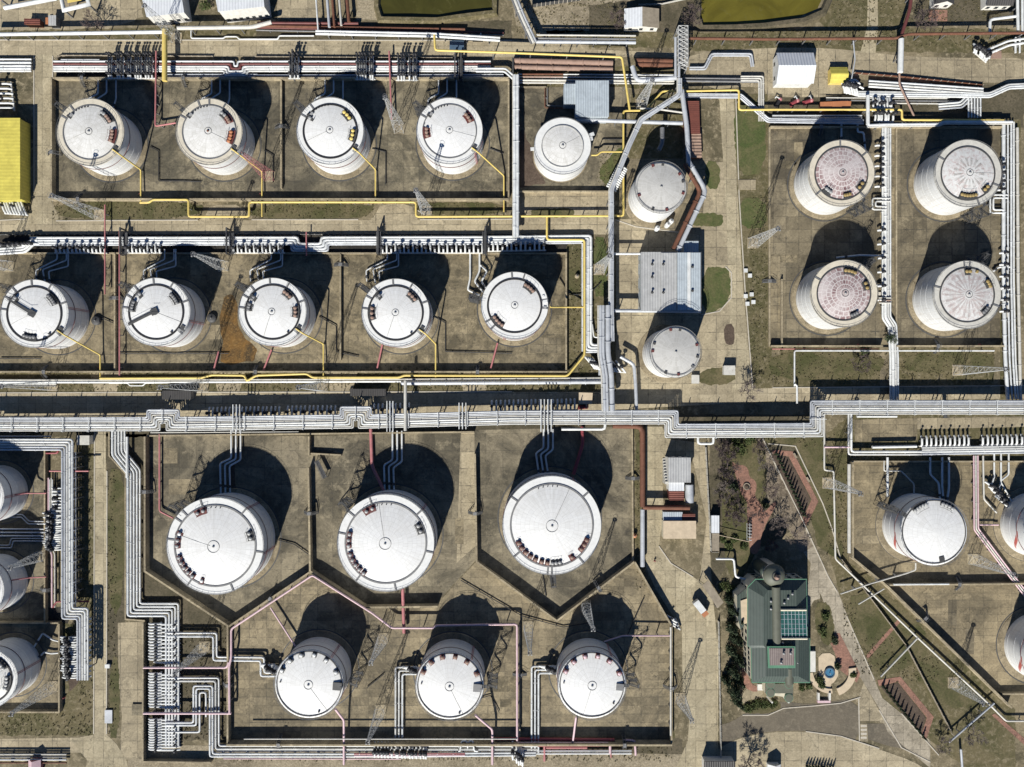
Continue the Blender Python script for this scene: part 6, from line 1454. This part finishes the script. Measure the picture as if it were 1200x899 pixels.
# ------------------------------------------------------------------ vehicles and small plant
def lorry(label, cx, cy, ang, L=7.5, w=2.5, body='white', cab='orange', h=2.8):
    p = W(cx, cy); t = thing('lorry', label, 'lorry', (p.x,p.y,0), 'vehicles'); ca, sa = math.cos(R_(ang)), math.sin(R_(ang))
    def at(x, y, z): return (p.x+x*ca-y*sa, p.y+x*sa+y*ca, z)
    MB().box(at(0,0,.6),(L,w*.8,.35),R_(ang)).build('chassis','darkgrey',t)
    MB().box(at(-L*.14,0,.98),(L*.7,w,h-1),R_(ang)).build('cargo_box',body,t)
    c = MB().box(at(L*.36,0,.5),(L*.22,w*.95,h*.72),R_(ang)).build('cab',cab,t)
    MB().box(at(L*.475,0,1.5),(.1,w*.8,.7),R_(ang)).build('windscreen','window',c)
    for x in (-L*.32, L*.36):
        for s in (-1,1): 
            a = Vector(at(x, s*w*.36, .48)); d = Vector((-sa,ca,0))*.16
            MB().tube([a-d,a+d], .48, 14).build('wheel','black',t)
lorry('white box lorry with orange cab parked under the canopy', 819.5, 711, -52, 6.5, 2.3)
def pump(label, x, y, m, ang=30):
    p = W(x, y); t = thing('fire_pump', label, 'pump', (p.x,p.y,0), 'red fire pumps'); ca, sa = math.cos(R_(ang)), math.sin(R_(ang))
    def at(u, v, z): return (p.x+u*ca-v*sa, p.y+u*sa+v*ca, z)
    MB().box(at(0,0,.3),(3.6,1.5,.2),R_(ang)).build('skid',m,t); MB().tube([at(-1.4,0,1.1),at(.4,0,1.1)],.6,12).build('motor',m,t)
    MB().lathe([(.5,.5),(.7,.7),(.7,1.3),(.3,1.6),(.02,1.65)], at(1.1,0,0), 12).build('pump_casing','pink',t)
    MB().tube([at(1.1,0,1.4),at(1.1,1.6,1.4),at(1.1,1.6,.2)],.2,8).build('outlet_pipe','white',t)
    for u in (-1.5,1.5):
        for v in (-.6,.6): MB().box(at(u,v,0),(.2,.2,.3)).build('foot','steel',t)
pump('bright red fire pump by the top lane, closer to the shed', 930, 121, 'red'); pump('bright red fire pump by the top lane, closer to the orange boxes', 946, 120, 'red', 20)
pump('black pump unit beside the red pumps', 911, 121, 'black', 60); pump('red pump unit below the road crossing kiosk', 683, 477, 'red', 5)
pump('dark pump unit by the pond bank pipes', 560, 47, 'darkgrey', 0)
def drum(label, x, y, r, h, m):
    p = W(x, y); t = thing('drum', label, 'drum', (p.x,p.y,0), 'standing drums')
    MB().lathe([(r,0),(r,h),(r*.9,h+.15),(.02,h+.3)], (p.x,p.y,0), 18).build('drum_body', m, t)
    MB().lathe([(.25,h+.2),(.25,h+.7),(.02,h+.75)], (p.x,p.y,0), 10).build('cap', 'steel', t)
for i, (x, y) in enumerate([(769,269),(781,265),(785,261)]): drum(['white drum beneath the grey-topped tank, alone','white drum beneath the grey-topped tank, middle one','white drum beneath the grey-topped tank, closest to the conveyor'][i], x, y, .85, 2.6, 'white')
drum('pale drum in the yard beside the riser pipes', 676, 324, .8, 1, 'wall'); drum('red-brown drum in the dirt below the bent rusty pipe', 743, 627, .8, 1.2, 'orange')
drum('black circular manhole tank on the first middle yard floor', 114, 376, 1.6, 1.0, 'darkgrey'); drum('black round tank on the second middle yard floor', 249, 373, 1.6, 1.0, 'darkgrey')
def bench(label, x, y, ang):
    p = W(x, y); t = thing('garden_bench', label, 'bench', (p.x,p.y,0), 'garden benches')
    MB().box((p.x,p.y,.4),(2,.5,.08),R_(ang)).build('seat','wood',t); MB().box((p.x-.25*math.sin(R_(ang)),p.y+.25*math.cos(R_(ang)),.5),(2,.08,.45),R_(ang)).build('backrest','wood',t)
    for s in (-.8,.8): MB().box((p.x+s*math.cos(R_(ang)),p.y+s*math.sin(R_(ang)),0),(.1,.45,.4),R_(ang)).build('leg','steel',t)
bench('dark bench on the red garden bend', 946, 562, -60); bench('dark bench beside the red paving corner near the lane', 931, 534, -60)
b = MB(); 
tr = thing('trellis', 'white trellis at the edge of the red garden path', 'trellis', tuple(W(877,623)), None)
for k in range(6): p = W(877, 614+k*3.6); b.box((p.x,p.y,.5+.0),(1.1,.12,1.5))
for s in (-.5,.5): a, c = W(877,613,2), W(877,634,2); b.bar(a+Vector((s,0,0)), c+Vector((s,0,0)), .07)
b.build('lattice_frame','white',tr)
rp = thing('planter', 'round dark planter in the middle of the red garden path', 'planter', tuple(W(874.5,570)), None)
p = W(874.5,570); MB().ring(.9,1.25,.05,.5,24,0,360,(p.x,p.y)).build('planter_rim','wood',rp); MB().lathe([(.9,.1),(.9,.4),(.02,.5)],(p.x,p.y,0),16).build('soil','soil',rp)

# ------------------------------------------------------------------ trees and plants
def leaves(b, c, rx, rz, n, s=.5, flat_=.6):
    """leaf-sized faces spread through an uneven volume"""
    for _ in range(n):
        while True:
            d = Vector((random.uniform(-1,1), random.uniform(-1,1), random.uniform(-1,1)))
            if d.length <= 1: break
        p = Vector((c[0]+d.x*rx, c[1]+d.y*rx, c[2]+d.z*rz)); q = s*random.uniform(.5,1.3)
        u = Vector((random.gauss(0,1),random.gauss(0,1),random.gauss(0,flat_))).normalized(); w = u.cross(Vector((random.gauss(0,1),random.gauss(0,1),random.gauss(0,1)))).normalized()
        b.add([p-u*q, p+w*q*.55, p+u*q, p-w*q*.55], [(0,1,2,3)])
def twigs(b, p, d, L, r, depth, spread=.6):
    e = p+d*L; b.tube([p, p.lerp(e,.5)+Vector((random.uniform(-.1,.1)*L,random.uniform(-.1,.1)*L,0)), e], r, 4 if depth < 3 else 6, False)
    if depth == 0: return
    for k in range(random.choice((3,4)) if depth > 1 else 4):
        q = (d+Vector((random.gauss(0,spread),random.gauss(0,spread),random.gauss(.05,spread*.5)))).normalized()
        twigs(b, p.lerp(e, random.uniform(.45,1)), q, L*random.uniform(.55,.8), max(.03, r*.55), depth-1, spread)
def bare(label, x, y, h=8, mat='twig', depth=5, group='bare trees'):
    p = W(x, y); t = thing('bare_tree', label, 'tree', (p.x,p.y,0), group)
    MB().tube([p, p+Vector((.1,.1,h*.3))], h*.022, 7).build('trunk','bark',t)
    b = MB()
    for k in range(4): twigs(b, p+Vector((.1,.1,h*.25)), Vector((math.cos(k*1.6+x),math.sin(k*1.6+x),.9)).normalized(), h*.3, h*.011, depth-1)
    b.build('crown', mat, t)
def conifer(label, x, y, h=8, r=2.2, group='dark conifers by the green-roofed house'):
    p = W(x, y); t = thing('conifer', label, 'tree', (p.x,p.y,0), group)
    MB().tube([p, p+Vector((0,0,h*.9))], .16, 6).build('trunk','bark',t)
    b = MB(); n = int(7+h)
    for i in range(n):
        u = i/n; z = .6+(h-.6)*u; rr = r*(1-u)**.8*random.uniform(.8,1.15)
        for k in range(max(3,int(9*(1-u)))):
            a = random.uniform(0,6.3); leaves(b, (p.x+math.cos(a)*rr*.6, p.y+math.sin(a)*rr*.6, z), max(.25,rr*.45), .5, 11, .34)
    b.build('crown','needle',t)
def shrub(label, x, y, r, h, mat='leaf', group='garden shrubs', n=None):
    p = W(x, y); t = thing('shrub', label, 'shrub', (p.x,p.y,0), group)
    b = MB()
    for k in range(3): b.tube([p, p+Vector((random.uniform(-.5,.5)*r,random.uniform(-.5,.5)*r,h*.6))], .05, 5)
    b.build('stem','bark',t)
    b = MB()
    for k in range(6): leaves(b, (p.x+random.uniform(-.5,.5)*r, p.y+random.uniform(-.5,.5)*r, h*random.uniform(.35,.65)), r*.6, h*.35, n or 60, .3)
    b.build('crown', mat, t)
def cypress(label, x, y, h, r=.55, group='row'):
    p = W(x, y); t = thing('cypress', label, 'tree', (p.x,p.y,0), group)
    MB().tube([p, p+Vector((0,0,.8))], .09, 5).build('trunk','bark',t)
    b = MB()
    for i in range(12):
        u = i/12; leaves(b, (p.x,p.y,.4+(h-.5)*u), r*(1-u*.85)*random.uniform(.9,1.1), .35, 22, .22)
    b.build('crown','needle',t)
for i in range(15):
    u = i/14; cypress('slim cypress in the row along the kerb of the larger red bed', 909+u*32, 532+u*71, 3.4+random.uniform(-.5,.4), .55, 'cypress row of the larger red bed')
for i in range(12):
    u = i/11; cypress('slim cypress in the row beside the lower red bed', 1034+u*47, 804+u*59, 3.2+random.uniform(-.5,.4), .55, 'cypress row of the lower red bed')
for i in range(10): cypress('slim cypress in the row at the bottom edge below the curved road', 945+i*3.4, 897+i*.25, 2.6+random.uniform(-.4,.3), .5, 'cypress row at the bottom edge')
for i, (x, y, h, r) in enumerate([(853,701,6,1.8),(857,713,8,2.2),(862,722,8,2.3),(854,733,9,2.4),(860,746,9,2.5),(855,760,8,2.2),(862,770,9,2.3),(856,784,9,2.6),(864,795,8,2.2),(857,806,10,2.6),(862,818,9,2.2),(849,795,6,1.8)]):
    conifer(['small conifer at the head of the dark row beside the bay','conifer second in the dark row by the terrace','conifer against the terrace of the green house','conifer by the fence opposite the terrace','broad conifer opposite the atrium','conifer by the fence below the broad one','conifer closest to the house wall','broad conifer near the house corner','conifer by the corner steps','tallest conifer near the parking','last conifer of the dark row by the parking','small conifer between fence and row'][i], x, y, h, r)
for a in [('wide bare tree overhanging the white pipe on the top road',118,36,9,'twig_dark'),('big grey bare tree casting a shadow on the curved road',876,893,10,'twig',6),('bare tree at the road near the warehouse yard',872,458,8,'twig'),
          ('bare purple-brown tree behind the fence, upper',845,532,7,'twig_dark'),('bare purple-brown tree behind the fence, middle',850,548,8,'twig_dark'),('bare pale tree beside the fence in the garden',845,573,7,'twig'),
          ('bare tree spreading over the diagonal walk, upper',893,540,7,'twig'),('bare tree spreading over the diagonal walk, middle',897,572,7,'twig_dark'),('bare tree spreading over the diagonal walk, lower',908,612,7,'twig'),
          ('bare tree by the red path bend',867,600,7,'twig_dark'),('bare tree at the far end of the walk by the house',930,628,8,'twig'),('bare tree beside the dark pond bank pipes',432,-4,8,'twig_dark'),('bare tree near the olive pond corner',808,25,8,'twig_dark'),
          ('bare tree past the rusty pipe on the top lane',1078,30,9,'twig_dark'),('bare bush-like tree near the white cottage',722,28,6,'twig_dark'),('bare tree between the road and the brick-red shrub bed',1005,428,7,'twig_dark'),
          ('bare tree on the slope above the far corner',1134,858,7,'twig'),('bare tree at the parking verge by the garden slope',1100,868,6,'twig')]: bare(*a)
for i, (x, y, h) in enumerate([(842,521,5),(853,526,5),(848,560,5),(856,582,5),(843,586,4),(851,600,5),(862,610,4),(886,524,5),(889,602,5),(900,640,5)]):
    bare('bare brown bush '+['under the step of the long rack','between the fence and the red path tip','left of the round planter path'.replace('left of','beyond'),'by the bend of the red path','against the white panel fence','above the pale blue container','near the lower red path','at the top of the diagonal walk','at the red path fork','in the shade north of the house'][i], x, y, h, 'twig_dark', 5, 'bare garden bushes')
for i, (x, y, r, h, m) in enumerate([(946,803,1.4,1.8,'leaf'),(938,805,1.3,1.6,'leaf'),(958,797,1.8,1.8,'leaf'),(963,802,1.6,1.6,'leaf'),(980,780,1.3,2,'needle'),(978,749,1.6,1.6,'needle'),(962,740,2,1.6,'leaf'),(966,722,1.8,1.5,'leaf'),(884,826,2.2,1.2,'leaf'),(894,824,2,1.2,'leaf'),(905,826,2.2,1.3,'leaf'),
        (876,830,1.8,1.2,'leaf'),(856,690,2,1.5,'leaf'),(848,686,2,1.4,'leaf'),(896,592,1.3,2,'needle'),(868,526,2.4,2,'leaf'),(878,516,2.2,2,'leaf'),(860,518,2,1.8,'leaf'),(845,632,1.8,1.2,'leaf'),(853,640,1.6,1.2,'leaf'),(1040,398,2.2,5,'needle'),(1012,412,1.8,1.6,'leaf'),(860,632,1.6,1.3,'leaf'),(870,640,1.6,1.3,'leaf'),(857,572,1.7,2.6,'needle'),(243,9,2.4,3.5,'leaf'),(1000,790,1.4,1.2,'leaf'),(884,795,1.4,1.3,'leaf')]):
    nm = ['by the house corner facing the fountain','against the porch side','beside the fountain court arc','in the arc bed below the fountain','dark one at the fountain edge','dark one near the red terrace','in the long bed by the atrium','at the tip of the long bed by the atrium','on the porch lawn near the parking','in the middle of the porch lawn','on the porch lawn beside the porch','at the rounded end of the porch lawn','near the canopy at the bay wing','by the lane near the canopy','dark one at the red path fork','at the top of the garden under the long rack','beside the walk under the long rack','by the fence under the long rack','by the timber shed','below the timber shed','tall dark one against the lower rusted tank yard','on the strip below the lower rusted tank','by the white trellis','at the foot of the red garden path','dark one beside the round planter path','between the two white halls','at the lane edge past the fountain','at the terrace corner of the green house'][i]
    shrub(f'leafy shrub {nm}', x, y, r, h, m)
# weeds and dry tufts over unpaved ground
b = MB(); zones = [(60,237,240,258),(294,239,438,256),(487,239,592,252),(879,230,898,450),(900,410,1165,450),(126,550,136,860),(174,730,268,866),(250,868,790,892),(846,512,862,640),(930,508,962,524),(1000,745,1048,790),(0,428,715,458),(605,0,735,40),(745,505,756,690),(968,510,994,650),(700,170,735,225),(666,290,681,430),(694,277,712,350),(820,505,960,515),(810,34,1200,55),(1065,-5,1200,26),(975,0,1060,50),(986,705,1004,745),(1050,770,1100,800),(92,520,110,860),(0,835,105,862)]
for z in zones:
    ar = abs((z[2]-z[0])*(z[3]-z[1])); n = int(ar/18)
    for _ in range(n):
        p = W(random.uniform(z[0],z[2]), random.uniform(z[1],z[3])); r = random.uniform(.1,.35)*random.choice((1,1,1.6))
        leaves(b, (p.x,p.y,.12+r*.3), r, r*.4, 7, .2)
o = b.build('weeds', 'weed'); o['kind'] = 'stuff'; tag(o, 'low dry weeds scattered over the unpaved strips', 'weeds')

# small fittings about the yards
def hydrant(label, x, y):
    p = W(x, y); t = thing('hydrant', label, 'hydrant', (p.x,p.y,0), 'red fire hydrants')
    MB().lathe([(.3,0),(.3,.1),(.18,.12),(.18,.8),(.26,.85),(.2,1.05),(.02,1.1)], (p.x,p.y,0), 12).build('hydrant_body','red',t)
    MB().tube([(p.x-.4,p.y,.65),(p.x+.4,p.y,.65)], .12, 8).build('outlet','red',t)
for x, y, w_ in [(165,228,'by the yellow line below the first upper tank'),(306,228,'by the yellow line below the second upper tank'),(440,228,'by the yellow line below the third upper tank'),(590,243,'on the grass below the fourth upper tank'),(117,431,'at the wall below the first middle tank'),(379,431,'at the wall below the third middle tank'),(510,431,'at the wall below the fourth middle tank'),
              (632,254,'on the grass island by the white bridge'),(683,354,'on the yellow riser beside the last middle tank'),(935,404,'on the wall of the lower rusted tank yard'),(1005,404,'on the wall further along the rusted tank yard'),(1147,404,'on the wall below the streaked tank'),(76,817,'at the corner of the lowest cropped yard'),(660,872,'in the pink pipes of the long bund wall'),(767,657,'at the top of the concrete lane')]: hydrant('small red hydrant '+w_, x, y)
def stile(label, x, y, rz, h=2.2):
    """steps over a bund wall"""
    p = W(x, y); t = thing('stile', label, 'steps', (p.x,p.y,0), 'stiles over the bund walls'); ca, sa = math.cos(R_(rz)), math.sin(R_(rz))
    b = MB(); n = 6
    for s in (-1,1):
        for k in range(n): d = s*(.6+(n-k)*.3); b.box((p.x+d*ca, p.y+d*sa, (k+.6)*h/n), (.3,1,.06), R_(rz))
        for v in (-.5,.5): b.bar((p.x+s*2.5*ca-v*sa,p.y+s*2.5*sa+v*ca,.1),(p.x+s*.5*ca-v*sa,p.y+s*.5*sa+v*ca,h+.1),.06)
    b.build('step_frame','darkgrey',t); MB().box((p.x,p.y,h+.1),(1.3,1.1,.08),R_(rz)).build('landing','steel',t)
    r = MB()
    for v in (-.5,.5):
        r.bar((p.x-2.5*ca-v*sa,p.y-2.5*sa+v*ca,1.1),(p.x-.6*ca-v*sa,p.y-.6*sa+v*ca,h+1.1),.05); r.bar((p.x+2.5*ca-v*sa,p.y+2.5*sa+v*ca,1.1),(p.x+.6*ca-v*sa,p.y+.6*sa+v*ca,h+1.1),.05); r.bar((p.x-.6*ca-v*sa,p.y-.6*sa+v*ca,h+1.1),(p.x+.6*ca-v*sa,p.y+.6*sa+v*ca,h+1.1),.05)
    r.build('handrail','steel',t)
for x, y, rz, h, w_ in [(100,94.5,90,2.2,'pond-side wall above the first upper tank'),(218,94.5,90,2.2,'pond-side wall between the first two upper tanks'),(65,181,0,2.4,'lane wall beside the first upper tank'),(331,150,0,1.6,'dividing wall of the upper tanks'),(96,235.5,90,2.5,'wall above the grass with the slanting mast'),(137,350,0,1.5,'dividing wall between the first two middle tanks'),(400,311,0,1.5,'dividing wall between third and fourth middle tanks'),(56,436,90,2.3,'wall below the first middle tank'),(302,436,90,2.3,'wall below the third middle tank'),(560,436,90,2.3,'wall between the last two middle tanks'),
                    (174.5,575,0,3,'outer wall of the first largest tank'),(365,600,0,3,'wall between the two largest tanks'),(557,600,0,3,'wall beside the last largest tank'),(741,560,0,1.4,'wall at the rusty pipe'),(320,699,60,3,'slanting wall by the pink pipe'),(700,686,-58,3,'V-shaped wall'),(609,790,0,.9,'low wall with the pink pipe'),(785,803,0,2.8,'wall beside the concrete lane'),(270,800,0,2.6,'wall beside the manifold'),(730,867.5,90,3.6,'end of the long bund wall'),(330,867.5,90,3.6,'long bund wall below the first lowest tank'),
                    (901,330,0,.9,'grass side wall of the lower rusted tank'),(960,150.5,90,1.6,'wall above the upper rusted tank'),(1095,406,90,2.2,'wall below the streaked tank'),(1080,722,45,2.6,'slope wall of the flame-marked yard'),(1120,683,90,2.2,'wall between the flame-marked tanks'),(56,690,0,1.8,'wall of the cropped yard')]:
    stile('dark steel steps over the '+w_, x, y, rz, h)
def portal(label, x0, y0, x1, y1, z):
    a, c = W(x0,y0), W(x1,y1); t = thing('portal_frame', label, 'portal frame', (a.x,a.y,0), 'dark portal frames over pipes'); m = (a+c)/2; rz = math.atan2(c.y-a.y,c.x-a.x)
    MB().box((m.x,m.y,z),((c-a).length+.6,.5,.5),rz).build('beam','darkgrey',t)
    for p in (a,c): MB().box((p.x,p.y,0),(.45,.45,z)).build('post','darkgrey',t)
for x, y0, y1, w_ in [(147,270,299,'beside the second middle tank'),(270,270,299,'between second and third middle tanks'),(445,269,299,'above the fourth middle tank'),(569,269,299,'above the last middle tank'),(541,66,95,'over the upper rack by the fourth tank'),(534,66,95,'over the upper rack, twin by the fourth tank'),(346,64,95,'over the upper rack by the third tank'),(601,74,90,'rusty end of the upper rack by the white bridge')]:
    portal('dark portal frame '+w_, x, y0, x, y1, 3.2)
fence('dark fence around the gravel enclosure by the top edge', [(621,-16),(624,9),(680,1)], 2.2, 'darkgrey', 5)
fence('white low wall-fence beyond the white cottage', [(748,7),(775,6),(812,-2)], 1.2, 'white2')

# ------------------------------------------------------------------ light, sky, camera
EL, AZ = 36.5, 18.9
sun = bpy.data.lights.new('sun', 'SUN'); sun.energy = 5.0; sun.angle = R_(.5); sun.color = (1, .97, .9)
so = bpy.data.objects.new('sun', sun); COL.objects.link(so)
d = Vector((math.sin(R_(AZ))*math.cos(R_(EL)), math.cos(R_(AZ))*math.cos(R_(EL)), -math.sin(R_(EL))))
so.rotation_euler = d.to_track_quat('-Z', 'Y').to_euler(); so.location = -d*400
w = bpy.data.worlds.new('World'); scene.world = w; w.use_nodes = True; nt = w.node_tree
sky = nt.nodes.new('ShaderNodeTexSky'); sky.sky_type = 'NISHITA'; sky.sun_disc = False
sky.sun_elevation = R_(EL); sky.sun_rotation = R_(180+AZ); sky.air_density = .85; sky.dust_density = 0; sky.ozone_density = 10
nt.links.new(sky.outputs[0], nt.nodes['Background'].inputs[0]); nt.nodes['Background'].inputs[1].default_value = .05
cam = bpy.data.cameras.new('camera'); co = bpy.data.objects.new('camera', cam); COL.objects.link(co)
co.location = (0, 0, HC); co.rotation_euler = (0, 0, 0); cam.angle = 2*math.atan(600/831.0); cam.clip_end = 6000; scene.camera = co
scene.view_settings.view_transform = 'Standard'; scene.view_settings.look = 'None'; scene.view_settings.exposure = 0.25
scene.cycles.max_bounces = 4; scene.cycles.diffuse_bounces = 1
for o in list(bpy.data.objects):
    for k in ('_o', '_R'):
        if k in o: del o[k]
